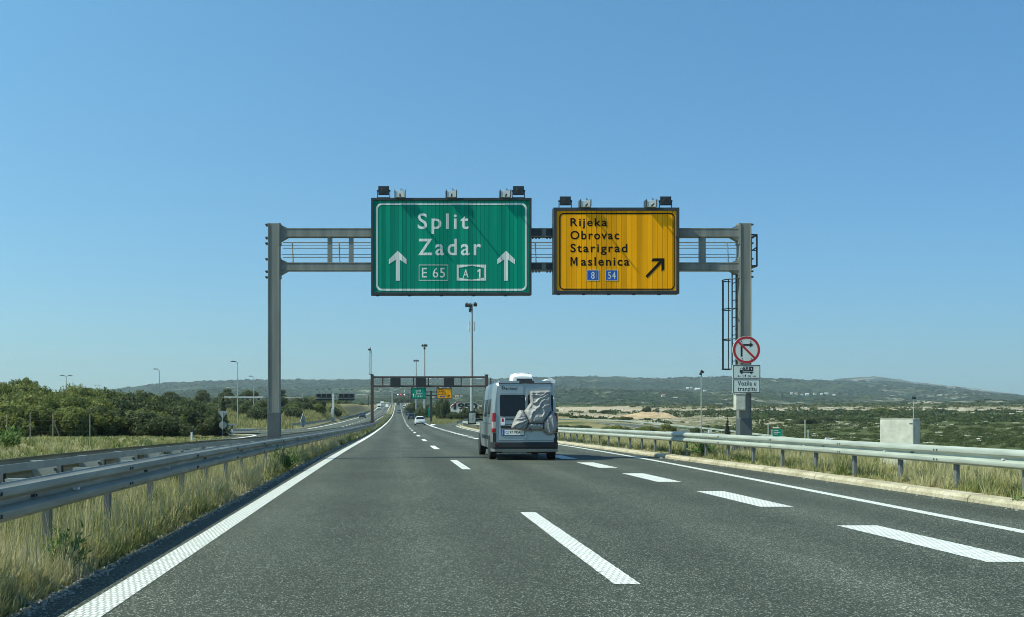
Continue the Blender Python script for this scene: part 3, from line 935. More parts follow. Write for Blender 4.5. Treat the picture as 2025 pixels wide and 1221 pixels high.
# ------------------------------------------------------------------ the near sign gantry
GY0 = 34.0
g = empty("sign_gantry", (-3.9, GY0, 0), 0, "grey steel gantry spanning the carriageway, carrying the large green and yellow signs", "sign gantry")
def gx(px): return at(px, GY0) + 3.9
def post(px0, px1, ztop, zbase):
    mb = MB()
    x0, x1 = gx(px0), gx(px1)
    w = x1 - x0
    # box section with flanges standing proud, as on a welded column
    mb.bb(x0, x0 + .03, -.2, .2, zbase, ztop); mb.bb(x1 - .03, x1, -.2, .2, zbase, ztop)
    mb.bb(x0 + .03, x1 - .03, -.175, .175, zbase, ztop - .01)
    return mb.build("post", M['steel_gantry'], g, bevel=.006), x0, x1
pl, lx0, lx1 = post(531, 554, zt(443, GY0), -.2)
pr, rx0, rx1 = post(1460, 1482, zt(443, GY0), -.2)
for x0, x1, zs in ((lx0, lx1, zt(816, GY0)), (rx0, rx1, zt(828, GY0))):
    mb = MB(); mb.bb(x0 - .012, x1 + .012, -.212, .212, -.1, zs)
    mb.build("post_sleeve", M['sleeve'], g, bevel=.005)
# foot plate with stiffener fins, right post
mb = MB(); mb.bb(rx0 - .22, rx1 + .22, -.42, .42, .10, .16)
for sx, x in ((-1, rx0 - .013), (1, rx1 + .013)):
    for yy in (-.16, 0, .16):
        mb.add([(x, yy - .012, .16), (x + sx * .2, yy - .012, .16), (x, yy - .012, .65), (x, yy + .012, .16), (x + sx * .2, yy + .012, .16), (x, yy + .012, .65)], [(0, 1, 2), (3, 5, 4), (0, 3, 4, 1), (1, 4, 5, 2), (0, 2, 5, 3)])
for xx in np.linspace(rx0 + .06, rx1 - .06, 3):
    mb.add([(xx - .012, -.213, .16), (xx - .012, -.4, .16), (xx - .012, -.213, .65), (xx + .012, -.213, .16), (xx + .012, -.4, .16), (xx + .012, -.213, .65)], [(0, 1, 2), (3, 5, 4), (0, 3, 4, 1), (1, 4, 5, 2), (0, 2, 5, 3)])
mb.build("base_plate", M['sleeve'], g)
mb = MB(); mb.bb(rx0 - .5, rx1 + .5, -.7, .7, -.5, .10); mb.build("footing", M['concrete'], g, bevel=.02)
ZU0, ZU1, ZL0, ZL1 = zt(470, GY0), zt(453, GY0), zt(536.5, GY0), zt(520.5, GY0)
for z0, z1 in ((ZU0, ZU1), (ZL0, ZL1)):
    mb = MB()
    mb.bb(lx1, rx0, -.14, .14, z0 + .03, z1 - .03); mb.bb(lx1, rx0, -.15, .15, z0, z0 + .03); mb.bb(lx1, rx0, -.15, .15, z1 - .03, z1)
    # splice plates with bolts in the middle
    mb.cur = 1
    for xs_ in (gx(1060), gx(1088)):
        mb.bb(xs_ - .16, xs_ + .16, -.165, -.152, z0 + .04, z1 - .04)
        for a in (-.1, 0, .1):
            mb.tube((xs_ + a, -.165, (z0 + z1) / 2 + .05), (xs_ + a, -.19, (z0 + z1) / 2 + .05), .022, n=6); mb.tube((xs_ + a, 0, z0), (xs_ + a, 0, z0 - .05), .025, n=6)
    mb.build("beam", [M['steel_gantry'], M['steel_dark']], g, bevel=.004)
    # gussets where beam meets post
    for x, s in ((lx1, 1), (rx0, -1)):
        mb = MB()
        for zz, zz2 in ((z1, z1 + .12), (z0, z0 - .15)):
            mb.add([(x, -.13, zz), (x + s * .27, -.13, zz), (x, -.13, zz2), (x, .13, zz), (x + s * .27, .13, zz), (x, .13, zz2)], [(0, 1, 2), (3, 5, 4), (0, 3, 4, 1), (1, 4, 5, 2), (0, 2, 5, 3)])
        mb.bb(min(x, x + s * .03), max(x, x + s * .03), -.19, .19, z0 - .24, z1 + .16)
        mb.build("gusset", M['steel_gantry'], g)
    for x, s in ((lx0, -1), (rx1, 1)):
        mb = MB()
        for zz in (z1 + .12, z0 - .02, z0 - .2):
            for yy in (-.1, .1):
                mb.tube((x, yy, zz), (x + s * .09, yy, zz), .032, n=6)
        mb.build("flange_bolts", M['steel_dark'], g)
for a, b in ((648, 657), (1383, 1394), (690, 699), (1120, 1129)):
    MB().bb(gx(a), gx(b), -.1, .1, ZL1, ZU0).build("strut", M['steel_gantry'], g)
# walkway behind the signs: rods and stanchions
mb = MB()
for z in (zt(491, 34.6), zt(509, 34.6)):
    mb.tube((lx1 + .02, .62, z), (rx0 + .3, .62, z), .016, n=6)
    mb.tube((lx1 + .02, .28, z + .04), (rx0, .28, z + .04), .010, n=6)
mb.tube((lx1 + .02, .62, ZU0 - .06), (rx0 + .3, .62, ZU0 - .06), .022, n=6)
for px in (576, 670, 760, 860, 960, 1065, 1160, 1260, 1340, 1452):
    mb.tube((gx(px), .62, ZL1 - .02), (gx(px) - .03, .62, ZU0 - .06), .024, n=6)
mb.build("walkway_railing", M['steel'], g)
mb = MB(); mb.bb(lx1 + .05, rx0 + .45, .2, .7, ZL0 + .1, ZL0 + .14); mb.bb(lx1 + .05, rx0 + .45, .67, .7, ZL0 + .14, ZL0 + .3)
mb.build("walkway_grating", M['steel_dark'], g)
# landing cage beyond the right post
mb = MB()
xa, xb = rx1 + .0, gx(1502)
z0, z1 = zt(524, GY0), zt(462, GY0)
for yy in (.25, .8):
    mb.path([(xa, yy, z0), (xb, yy, z0), (xb, yy, z1), (xa, yy, z1)], .028, 6)
    mb.tube((xa, yy, (z0 + z1) / 2), (xb, yy, (z0 + z1) / 2), .02, n=6)
mb.path([(xb, .25, z0), (xb, .8, z0)], .03, 6); mb.path([(xb, .25, z1), (xb, .8, z1)], .03, 6)
mb.tube((xb, .25, z1 - .02), (xa, .25, z1 - .2), .022, n=6); mb.tube((xb, .25, z1 - .4), (xa, .25, z1 - .62), .022, n=6)
mb.bb(xa, xb, .22, .82, z0 - .03, z0 + .02)
mb.build("landing_cage", M['steel_dark'], g)
# ladder with safety hoops on the left of the right post
mb = MB()
xl0, xl1 = gx(1447), gx(1456)
zb, ztp = zt(731, GY0), ZL0
for yy in (.02, .42): mb.tube((xl1, yy, zb), (xl1, yy, ztp), .022, n=6)
for z in np.arange(zb, ztp, .28): mb.tube((xl1, .02, z), (xl1, .42, z), .014, n=6)
for z in np.arange(zb + .4, ztp, .9): mb.tube((xl1, .1, z), (rx0, .1, z), .02, n=6)
lad = mb.build("ladder", M['steel_dark'], g)
mb = MB()
hx = gx(1433)
for z in (zt(553, GY0), zt(611, GY0), zt(671, GY0), zt(730, GY0)):
    ring = [(xl1 + (hx - xl1) * sin(a), .22 - .38 * cos(a), z) for a in np.linspace(0, pi, 10)]
    mb.path(ring, .018, 6)
for a in np.linspace(.25, .75, 3) * pi:
    x, yy = xl1 + (hx - xl1) * sin(a), .22 - .38 * cos(a)
    mb.tube((x, yy, zt(730, GY0)), (x, yy, zt(553, GY0)), .017, n=6)
mb.build("safety_cage", M['steel_dark'], lad)

# ------------------------------------------------------------------ overhead signs
FD = 33.55
def sx(zx, s, ox): return at(ox + zx / s, FD)
def sz(zy, s, oy): return zt(oy + zy / s, FD)
class Face:
    """reads positions off a blow-up of the sign (scale, origin) into metres on the sign face"""
    def __init__(f, s, ox, oy, cx, cz): f.s, f.ox, f.oy, f.cx, f.cz = s, ox, oy, cx, cz
    def x(f, v): return sx(v, f.s, f.ox) - f.cx
    def z(f, v): return sz(v, f.s, f.oy) - f.cz
    def poly(f, pts): return [(f.x(a), f.z(b)) for a, b in pts]

def floodlight(parent, x, z, w=.34, h=.27):
    mb = MB()
    mb.loft([[(x - w / 2, -.02, z - h / 2), (x + w / 2, -.02, z - h / 2), (x + w / 2, -.02, z + h / 2), (x - w / 2, -.02, z + h / 2)],
             [(x - w / 2, .06, z - h / 2), (x + w / 2, .06, z - h / 2), (x + w / 2, .06, z + h / 2), (x - w / 2, .06, z + h / 2)],
             [(x - w / 3, .16, z - h / 3), (x + w / 3, .16, z - h / 3), (x + w / 3, .16, z + h / 3), (x - w / 3, .16, z + h / 3)]])
    mb.cur = 1
    mb.bb(x - w / 2 + .025, x + w / 2 - .025, -.026, -.02, z - h / 2 + .025, z + h / 2 - .025)
    mb.cur = 0
    mb.lathe([(.0, -.03), (.075, -.03), (.08, -.026)], (x, 0, z), 16, 'Y')
    o = mb.build("floodlight", [M['black'], M['lens']], parent)
    b = MB()
    zb = z - h / 2 - .085
    for s in (-1, 1):
        b.bb(x + s * (w / 2 + .025) - .012, x + s * (w / 2 + .025) + .012, .02, .05, zb, z + .02)
        b.tube((x + s * (w / 2), .035, z), (x + s * (w / 2 + .045), .035, z), .03, n=8)
    b.bb(x - w / 2 - .03, x + w / 2 + .03, .02, .05, zb - .012, zb + .012)
    b.build("bracket", M['steel_dark'], o)
    return o
def lamp_box(parent, x, ztop, arm=.42):
    """pale control box on an arm over the top edge, throwing a slanting shadow down the face"""
    mb = MB()
    mb.bb(x - .15, x + .15, -.12, .12, ztop + .002, ztop + .2)
    mb.cur = 1
    for s in (-1, 1): mb.bb(x + s * .165 - .012, x + s * .165 + .012, -.14, .22, ztop + .01, ztop + .24)
    o = mb.build("lamp_box", [M['housing'], M['steel_dark']], parent, bevel=.008)
    mb = MB(); mb.bb(x - .02, x + .02, -arm, -.121, ztop + .02, ztop + .05); mb.build("lamp_arm", M['steel_dark'], o)
    c = MB(); c.path([(x + .02, -.1, ztop + .2), (x + .03, -.08, ztop + .28), (x + .12, .02, ztop + .22), (x + .17, .1, ztop + .02)], .008, 5)
    c.build("cable", M['black'], o)
    return o
def sign_box(root, X0, X1, Z0, Z1, fw, facemat):
    """sheet-metal box with a frame round the face; local x,z already centred"""
    mb = MB()
    out = [(X0, Z0), (X1, Z0), (X1, Z1), (X0, Z1)]; inn = [(X0 + fw, Z0 + fw), (X1 - fw, Z0 + fw), (X1 - fw, Z1 - fw), (X0 + fw, Z1 - fw)]
    mb.ring_prism(out, inn, -.03, .3)
    mb.bb(X0 + fw, X1 - fw, .27, .298, Z0 + fw, Z1 - fw)
    n = 5
    mb.cur = 1
    for k in range(n):
        x = X0 + (X1 - X0) * (k + .15) / n
        mb.bb(x, x + .1, .02, .1, Z0 - .035, Z0)
    mb.build("frame", [M['steel_dark'], M['steel_dark']], root, bevel=.008)
    mb = MB(); mb.bb(X0 + fw, X1 - fw, 0, .03, Z0 + fw, Z1 - fw)
    mb.build("panel", facemat, root)
    # hangers back to the gantry beams
    mb = MB()
    for x in (X0 + (X1 - X0) * .22, X0 + (X1 - X0) * .78):
        mb.bb(x - .05, x + .05, .3, .36, Z0 + .1, Z1 - .1)
    mb.build("hanger", M['steel_dark'], root)

# green sign
s1 = 3.491
cx, cz = at(893, FD), zt(487, FD)
F1 = Face(s1, 500, 350, cx, cz)
gs = empty("overhead_sign", (cx, FD, cz), 0, "large green overhead motorway sign reading Split, Zadar, hung from the near gantry", "road sign")
sign_box(gs, F1.x(816), F1.x(1924), F1.z(816), F1.z(146), .085, M['s_green'])
YF = -.004
mb = MB()
X0, X1, Z0, Z1 = F1.x(850), F1.x(1893), F1.z(787), F1.z(181)
mb.ring_prism(rrect(X0, X1, Z0, Z1, .19), rrect(X0 + .062, X1 - .062, Z0 + .062, Z1 - .062, .13), YF - .003, YF)
mb.build("border", M['s_white'], gs)
for t, x0, x1, z0, z1, sp in (("Split", 1138, 1490, 395, 252, 1.25), ("Zadar", 1141, 1578, 543, 428, 1.25)):
    put_text(MB(), t, F1.x(x0), F1.x(x1), F1.z(z0), F1.z(z1), YF, sp, .012).build("lettering", M['s_white'], gs, fixn=False)
for xc in (1001, 1748):
    P_ = [(xc - 13, 718), (xc + 13, 718), (xc + 13, 572), (xc + 61, 604), (xc + 61, 570), (xc, 511), (xc - 61, 570), (xc - 61, 604), (xc - 13, 572)]
    mb = MB(); mb.prism(F1.poly(P_), YF - .003, YF); mb.build("arrow", M['s_white'], gs)
mb = MB()
X0, X1, Z0, Z1 = F1.x(1145), F1.x(1348), F1.z(717), F1.z(607)
q = [(X0, Z0), (X1, Z0), (X1, Z1), (X0, Z1)]; e = .02
mb.ring_prism(q, [(X0 + e, Z0 + e), (X1 - e, Z0 + e), (X1 - e, Z1 - e), (X0 + e, Z1 - e)], YF - .003, YF)
put_text(mb, "E 65", F1.x(1168), F1.x(1326), F1.z(696), F1.z(628), YF, 1.1, .006)
mb.build("route_badge", M['s_white'], gs, fixn=False)
mb = MB()
out = F1.poly([(1408, 717), (1509, 717), (1610, 717), (1610, 607), (1509, 607), (1408, 607)])
inn = F1.poly([(1422, 697), (1509, 711), (1596, 697), (1596, 629), (1509, 614), (1422, 629)])
mb.ring_prism(out, inn, YF - .003, YF)
put_text(mb, "A", F1.x(1450), F1.x(1490), F1.z(697), F1.z(640), YF, 1, .006)
mb.prism(F1.poly([(1562, 697), (1573, 697), (1573, 636), (1564, 636), (1551, 648), (1551, 659), (1562, 652)]), YF - .003, YF)
mb.build("route_badge", M['s_white'], gs, fixn=False)
ztop = F1.z(146)
for x in (903, 1834): floodlight(gs, F1.x(x), ztop + .085 + .15)
for x in (1016, 1370, 1742): lamp_box(gs, F1.x(x), ztop)

# yellow sign
s2 = 4.05
cx, cz = at(1219, FD), zt(496, FD)
F2 = Face(s2, 1040, 370, cx, cz)
ysn = empty("overhead_sign", (cx, FD, cz), 0, "yellow overhead exit sign with four place names and a slanted black arrow", "road sign")
sign_box(ysn, F2.x(220), F2.x(1228), F2.z(856), F2.z(166), .1, M['s_yellow'])
mb = MB()
X0, X1, Z0, Z1 = F2.x(267), F2.x(1191), F2.z(824), F2.z(209)
mb.ring_prism(rrect(X0, X1, Z0, Z1, .14), rrect(X0 + .036, X1 - .036, Z0 + .036, Z1 - .036, .105), YF - .003, YF)
mb.build("border", M['s_black'], ysn)
for t, x0, x1, z0, z1 in (("Rijeka", 356, 649, 336, 250), ("Obrovac", 356, 746, 421, 351), ("Starigrad", 356, 812, 545, 455), ("Maslenica", 357, 829, 632, 562)):
    mb = MB()
    if t[0] == "M":          # the capital M drawn by hand, the other letters set beside it
        a, b, c, d = F2.x(357), F2.x(412), F2.z(632), F2.z(562); q = .040; mid = (a + b) / 2; h = d - c
        mb.prism([(a, c), (a + q, c), (a + q, d - .16 * h), (mid - q * .45, c + .22 * h), (mid + q * .45, c + .22 * h), (b - q, d - .16 * h), (b - q, c), (b, c), (b, d), (b - q * 1.25, d), (mid, c + .44 * h), (a + q * 1.25, d), (a, d)], YF - .003, YF)
        put_text(mb, t[1:], F2.x(441), F2.x(x1), F2.z(z0), F2.z(562), YF, 1.22, .02)
    else: put_text(mb, t, F2.x(x0), F2.x(x1), F2.z(z0), F2.z(z1), YF, 1.22, .018)
    mb.build("lettering", M['s_black'], ysn, fixn=False)
mb = MB()
mb.prism(F2.poly([(957, 714), (972, 730), (1085, 612), (1085, 676), (1108, 662), (1108, 572), (1018, 572), (1002, 596), (1068, 596)]), YF - .003, YF)
mb.build("arrow", M['s_black'], ysn)
for x0, x1, t, a, b in ((487, 586, "8", 522, 550), (637, 737, "54", 655, 719)):
    mb = MB()
    mb.prism([(F2.x(x0), F2.z(750)), (F2.x(x1), F2.z(750)), (F2.x(x1), F2.z(665)), (F2.x(x0), F2.z(665))], YF - .003, YF)
    mb.cur = 1
    e = .014
    X0, X1, Z0, Z1 = F2.x(x0), F2.x(x1), F2.z(750), F2.z(665)
    mb.ring_prism([(X0, Z0), (X1, Z0), (X1, Z1), (X0, Z1)], [(X0 + e, Z0 + e), (X1 - e, Z0 + e), (X1 - e, Z1 - e), (X0 + e, Z1 - e)], YF - .006, YF - .0035)
    put_text(mb, t, F2.x(a), F2.x(b), F2.z(738), F2.z(680), YF - .0045, 1.1, .012)
    if t == "8": mb.bb(F2.x(561), F2.x(564), YF - .0045, YF - .004, F2.z(738), F2.z(672))
    mb.build("route_badge", [M['blue'], M['s_white']], ysn, fixn=False)
ztop = F2.z(166)
for x in (316, 1120): floodlight(ysn, F2.x(x), ztop + .085 + .13)
for x in (474, 1000): lamp_box(ysn, F2.x(x), ztop)

# ------------------------------------------------------------------ signs and box on the right post
D3 = 33.7
def px(v): return at(1420 + v / 8.14, D3)
def pz(v): return zt(640 + v / 8.14, D3)
cx, cz = px(457), pz(425)
rs = empty("no_right_turn_sign", (cx, D3, cz), 0, "round red-rimmed sign forbidding a right turn, on the right gantry post", "road sign")
R0 = .44
mb = MB(); mb.lathe([(0, 0), (R0, 0), (R0, .03), (0, .03)], (0, 0, 0), 48, 'Y')
mb.build("disc", M['plate'], rs)
mb = MB()
circ = lambda r: [(r * cos(a), r * sin(a)) for a in np.linspace(0, 2 * pi, 64, endpoint=False)]
mb.ring_prism(circ(R0 - .012), circ(R0 - .085), -.004, -.001)
a = radians(-45)
dx_, dz_ = cos(a), sin(a); nx_, nz_ = -sin(a) * .033, cos(a) * .033
L0 = R0 - .07
mb.prism([(-dx_ * L0 - nx_, -dz_ * L0 - nz_), (dx_ * L0 - nx_, dz_ * L0 - nz_), (dx_ * L0 + nx_, dz_ * L0 + nz_), (-dx_ * L0 + nx_, -dz_ * L0 + nz_)], -.006, -.0042)
mb.build("red_ring", M['red'], rs)
def lp(pts): return [(px(x) - cx, pz(z) - cz) for x, z in pts]
mb = MB(); mb.prism(lp([(363, 535), (392, 535), (392, 390), (402, 370), (425, 361), (510, 361), (510, 386), (570, 345), (510, 306), (510, 331), (415, 331), (380, 345), (363, 375)]), -.0035, -.0012)
mb.build("arrow", M['ink'], rs)
mb = MB()
for x, z in ((376, 290), (523, 288), (388, 568), (533, 570)): mb.tube((px(x) - cx, -.012, pz(z) - cz), (px(x) - cx, 0, pz(z) - cz), .018, n=8)
for z in (-.2, .2): mb.bb(-.19, .19, .03, .1, z - .02, z + .02)
mb.build("clamp", M['steel_dark'], rs)

def plate_sign(x0, x1, z0, z1, label):
    cx, cz = (px(x0) + px(x1)) / 2, (pz(z0) + pz(z1)) / 2
    root = empty("plate_sign", (cx, D3, cz), 0, label, "road sign")
    hw, hh = (px(x1) - px(x0)) / 2, (pz(z1) - pz(z0)) / 2
    mb = MB(); mb.prism(rrect(-hw, hw, -hh, hh, .02), 0, .03); mb.build("plate", M['plate'], root)
    mb = MB(); e = .012; f = .03
    mb.ring_prism(rrect(-hw + e, hw - e, -hh + e, hh - e, .012), rrect(-hw + f, hw - f, -hh + f, hh - f, .01), -.004, -.001)
    mb.build("border", M['ink'], root)
    mb = MB(); mb.bb(-.19, .19, .03, .11, -.02, .02); mb.build("clamp", M['steel_dark'], root)
    return root, (lambda v: px(v) - cx), (lambda v: pz(v) - cz)
r1, fx, fz = plate_sign(232, 682, 892, 665, "white plate with a black lorry symbol, just below the round sign")
mb = MB()
mb.prism([(fx(405), fz(768)), (fx(566), fz(768)), (fx(566), fz(694)), (fx(405), fz(694))], -.003, -.0012)
mb.prism([(fx(348), fz(790)), (fx(398), fz(790)), (fx(398), fz(715)), (fx(380), fz(710)), (fx(362), fz(718)), (fx(350), fz(745))], -.003, -.0012)
mb.prism([(fx(395), fz(793)), (fx(566), fz(793)), (fx(566), fz(778)), (fx(395), fz(778))], -.0034, -.0014)
for x in (378, 532): mb.lathe([(0, -.004), (.035, -.004), (.035, -.0012)], (fx(x), 0, fz(793)), 16, 'Y')
mb.build("lorry_symbol", M['ink'], r1)
mb = MB(); mb.prism([(fx(358), fz(748)), (fx(390), fz(748)), (fx(390), fz(722)), (fx(366), fz(724))], -.0055, -.0042)
put_text(mb, "7,5 t", fx(424), fx(548), fz(758), fz(706), -.0045, 1.1, .02)
mb.build("weight_text", M['plate'], r1, fixn=False)
mb = MB(); put_text(mb, "14 m", fx(397), fx(524), fz(866), fz(820), -.003, 1.1, .004)
for s, xa, xb in ((1, 362, 312), (-1, 556, 606)):
    mb.bb(min(fx(xa), fx(xb)), max(fx(xa), fx(xb)), -.0032, -.0015, fz(851), fz(844))
    mb.prism([(fx(xb), fz(847)), (fx(xb + 22 * s), fz(866)), (fx(xb + 12 * s), fz(847)), (fx(xb + 22 * s), fz(828))][::(1 if s > 0 else -1)], -.0034, -.0012)
mb.build("length_text", M['ink'], r1, fixn=False)
r2, fx, fz = plate_sign(238, 680, 1122, 896, "white plate reading Vozila u tranzitu, lowest sign on the right gantry post")
put_text(MB(), "Vozila u", fx(316), fx(612), fz(1001), fz(925), -.003, 1.12, .012).build("lettering", M['ink'], r2, fixn=False)
put_text(MB(), "tranzitu", fx(315), fx(616), fz(1091), fz(1018), -.003, 1.12, .012).build("lettering", M['ink'], r2, fixn=False)
# small switch cabinet on the post below the plates
bx0, bx1 = at(1449, 34), at(1466, 34)
cb = empty("switch_cabinet", ((bx0 + bx1) / 2, 34.0 - .25, zt(812, 34)), 0, "pale grey switch cabinet fixed to the right gantry post below the plates", "cabinet")
w = (bx1 - bx0) / 2 + .02
mb = MB()
h = zt(781, 34) - zt(812, 34)
mb.bb(-w, w, -.12, .12, 0, h)
mb.build("housing", M['cabinet'], cb, bevel=.012)
MB().bb(-w + .03, w - .03, -.128, -.1205, .03, h - .04).build("door", M['cabinet'], cb, bevel=.003)
MB().bb(-w - .01, w + .01, -.14, .14, h + .001, h + .03).build("rain_hood", M['cabinet'], cb, bevel=.006)

# ------------------------------------------------------------------ roadside cabinet behind the right guard rail
cab = empty("roadside_cabinet", (at(1802, 25.8) + .2, 26.1, .0), radians(-40), "weathered grey-green roadside cabinet behind the right guard rail", "cabinet")
hh = 1.25
mb = MB(); mb.bb(-.78, 0.0, 0, .62, .02, hh); mb.build("housing", M['cabinet'], cab, bevel=.02)
mb = MB(); mb.bb(-.785, .005, -.005, .625, hh + .001, hh + .035); mb.build("lid", M['cabinet'], cab, bevel=.02)
mb = MB(); mb.bb(.0015, .012, .05, .57, .1, hh - .05); mb.build("door", M['cabinet'], cab, bevel=.004)
mb = MB(); mb.bb(.012, .03, .5, .53, .5, .65); mb.build("handle", M['steel_dark'], cab)
mb = MB(); mb.bb(-.09, -.05, -.006, -.001, hh - .1, hh - .075); mb.bb(-.045, -.02, -.006, -.001, hh - .1, hh - .075); mb.build("name_plate", M['steel_dark'], cab)
mb = MB(); mb.bb(-.8, .08, -.08, .8, -.3, .02); mb.build("plinth", M['concrete'], cab, bevel=.015)
for i, ch in enumerate(cab.children): pass
# ------------------------------------------------------------------ vehicles
def wheel(parent, x, y, r=.33, w=.22, side=1):
    mb = MB()
    prof_ = [(r * .62, -w / 2), (r * .93, -w / 2), (r, -w / 2 + .03), (r, w / 2 - .03), (r * .93, w / 2), (r * .62, w / 2)]
    mb.lathe(prof_, (x, y, r), 24, 'X')
    t = mb.build("wheel", M['tyre'], parent, smooth=True)
    mb = MB()
    o = side * (w / 2 - .02)
    mb.lathe([(0, o * .5), (r * .6, o * .5), (r * .62, o)] if side > 0 else [(r * .62, o), (r * .6, o * .5), (0, o * .5)], (x, y, r), 20, 'X')
    for k in range(6):
        a = pi * k / 3
        q = Matrix.Rotation(a, 3, 'X')
        mb.box(Vector((x + o * .8, y, r)) + q @ Vector((0, r * .33, 0)), (.03, r * .6, r * .2), q)
    mb.tube((x + o * .6, y, r), (x + o * 1.0, y, r), r * .16, n=10)
    mb.build("rim", M['rim'], t)
    return t

# ---- the camper van: origin on the road under the middle of its back
VX, VY = 3.98, 33.0
van = empty("camper_van", (VX, VY, rz(33)), 0, "silver camper van in the right lane with a grey cover on its back doors", "camper van")
def vring(y, hw, zb, zt_, htop, n=5):
    """cross-section: hw half width at the waist, htop half width at the roof"""
    rr = .14
    pts = [(-hw + .10, zb), (-hw + .03, zb + .03), (-hw, zb + .22), (-hw - .0, .80), (-hw + .015, 1.12)]
    zs = [(0, 1.12), (.45, .0), (.8, .0)]
    top = zt_ - rr
    if top > 1.2:
        pts += [(-hw + .02 + (hw - htop) * .35, 1.12 + (top - 1.12) * .5), (-htop, top)]
        for k in range(1, n + 1):
            a = (pi / 2) * k / n
            pts.append((-htop + rr * (1 - cos(a)), top + rr * sin(a)))
    else:
        pts += [(-hw + .03, 1.12 + (zt_ - 1.12) * .3 if zt_ > 1.12 else zt_ - .02)] * 2
        for k in range(1, n + 1):
            pts.append((-hw + .03 + (.3) * k / n, zt_ if zt_ > 1.12 else zt_))
    full = [(x, y, z) for x, z in pts] + [(-x, y, z) for x, z in pts[::-1]]
    return full
mb = MB()
ST = [(.0, .985, .34, 2.40, .86), (.05, 1.015, .30, 2.455, .89), (.5, 1.025, .30, 2.475, .90), (2.0, 1.025, .30, 2.48, .90), (3.9, 1.025, .30, 2.45, .90), (4.25, 1.025, .30, 2.30, .86), (4.75, 1.02, .30, 1.85, .84), (5.05, 1.01, .28, 1.40, .83), (5.6, .98, .26, 1.22, .8), (5.93, .86, .28, 1.02, .75)]
def vr2(y, hw, zb, zt_, ht):
    n = 6; rr = .15
    zw = min(1.12, zt_ - .2)
    L_ = [(-hw + .12, zb), (-hw + .03, zb + .04), (-hw, min(.55, zw - .1)), (-hw, zw)]
    top = zt_ - rr
    if top < zw + .05: top = zw + .05
    L_ += [(-(hw * .55 + ht * .45) , zw + (top - zw) * .55), (-ht, top)]
    for k in range(1, n + 1):
        a = (pi / 2) * k / n
        L_.append((-ht + rr * 1.4 * (1 - cos(a)), top + (zt_ - top) * sin(a)))
    L_.append((-ht * .4, zt_ + .012))
    return [(x, y, z) for x, z in L_] + [(-x, y, z) for x, z in L_[::-1]]
mb.loft([vr2(*s) for s in ST])
body = mb.build("body", M['van'], van, smooth=True)
def vx(v): return (900 + v / 5.55 - 785) * 32.97 / 2100 - VX
def vz(v): return CAMH - (710 + v / 5.55 - 820) * 32.97 / 2100 - rz(33)
Y0 = -.012
def vpanel(name, x0, x1, z0, z1, m, y0=-.022, y1=-.002, r=.03, parent=van, bev=.006):
    mb = MB(); mb.prism(rrect(x0, x1, z0, z1, r), y0, y1)
    return mb.build(name, m, parent, bevel=bev)
# two back doors with their windows
for nm, xa, xb in (("rear_door", vx(482), vx(778)), ("rear_door", vx(788), vx(1085))):
    mb = MB()
    za, zb = vz(898), vz(270)
    inset = .05
    lo, hi = xa, xb
    left = xa < 0 and xb < .02
    poly = [(lo, za), (hi, za), (hi - (0 if left else .07), zb), (lo + (.07 if left else 0), zb)]
    mb.prism(poly, -.03, -.002)
    dr = mb.build(nm, M['van'], van, bevel=.012)
    mb = MB()
    wa, wb = (lo + .02, hi - .03) if left else (lo + .03, hi - .02)
    mb.prism(rrect(wa, wb, vz(632), vz(395), .05), -.04, -.0305)
    mb.build("window", M['glass'], dr, bevel=.004)
    mb = MB()
    hx = lo if left else hi
    for zz in (vz(440), vz(700), vz(850)):
        mb.tube((hx, -.03, zz - .05), (hx, -.03, zz + .05), .022, n=8)
    mb.build("hinge", M['housing'], dr)
    # pressed recess below the window
    mb = MB(); mb.bb(lo + .05, hi - .05, -.0335, -.0302, vz(722), vz(716)); mb.bb(lo + .05, hi - .05, -.0335, -.0302, vz(388), vz(384)); mb.build("door_crease", M['steel_dark'], dr)
mb = MB(); mb.bb(vx(500), vx(775), -.046, -.031, vz(760), vz(735)); mb.build("door_garnish", M['bumper'], van, bevel=.004)
mb = MB(); mb.bb(vx(556), vx(640), -.034, -.031, vz(672), vz(655)); mb.build("model_badge", M['steel_dark'], van)
# maker's lettering above the left window
mb = MB()
put_text(mb, "b", vx(515), vx(551), vz(336), vz(291), -.033, 1, .015)
mb.build("lettering", M['ink'], van, fixn=False)
mb = MB()
put_text(mb, "enimar", vx(555), vx(694), vz(339), vz(308), -.033, 1.18, .03)
mb.build("lettering", M['ink'], van, fixn=False)
# number plate with holder
vpanel("plate_recess", vx(508), vx(762), vz(845), vz(765), M['bumper'], -.036, -.031, .02)
npl = vpanel("number_plate", vx(516), vx(756), vz(838), vz(778), M['white'], -.05, -.037, .012, bev=.002)
mb = MB(); mb.bb(vx(518), vx(541), -.0525, -.0502, vz(836), vz(780)); mb.build("blue_band", M['blue'], npl)
mb = MB(); put_text(mb, "CJ 97 VKA", vx(552), vx(716), vz(830), vz(789), -.0515, 1.05, .018); mb.build("plate_text", M['ink'], npl, fixn=False)
# sticker
st = vpanel("sticker", vx(499), vx(546), vz(724), vz(648), M['white'], -.034, -.0305, .01, bev=.001)
mb = MB(); mb.lathe([(0, -.036), (.035, -.036), (.035, -.0345)], (vx(522), 0, vz(664)), 12, 'Y'); mb.prism([(vx(508), vz(690)), (vx(538), vz(690)), (vx(534), vz(672)), (vx(512), vz(672))], -.036, -.0345); mb.build("sticker_mark", M['red'], st)
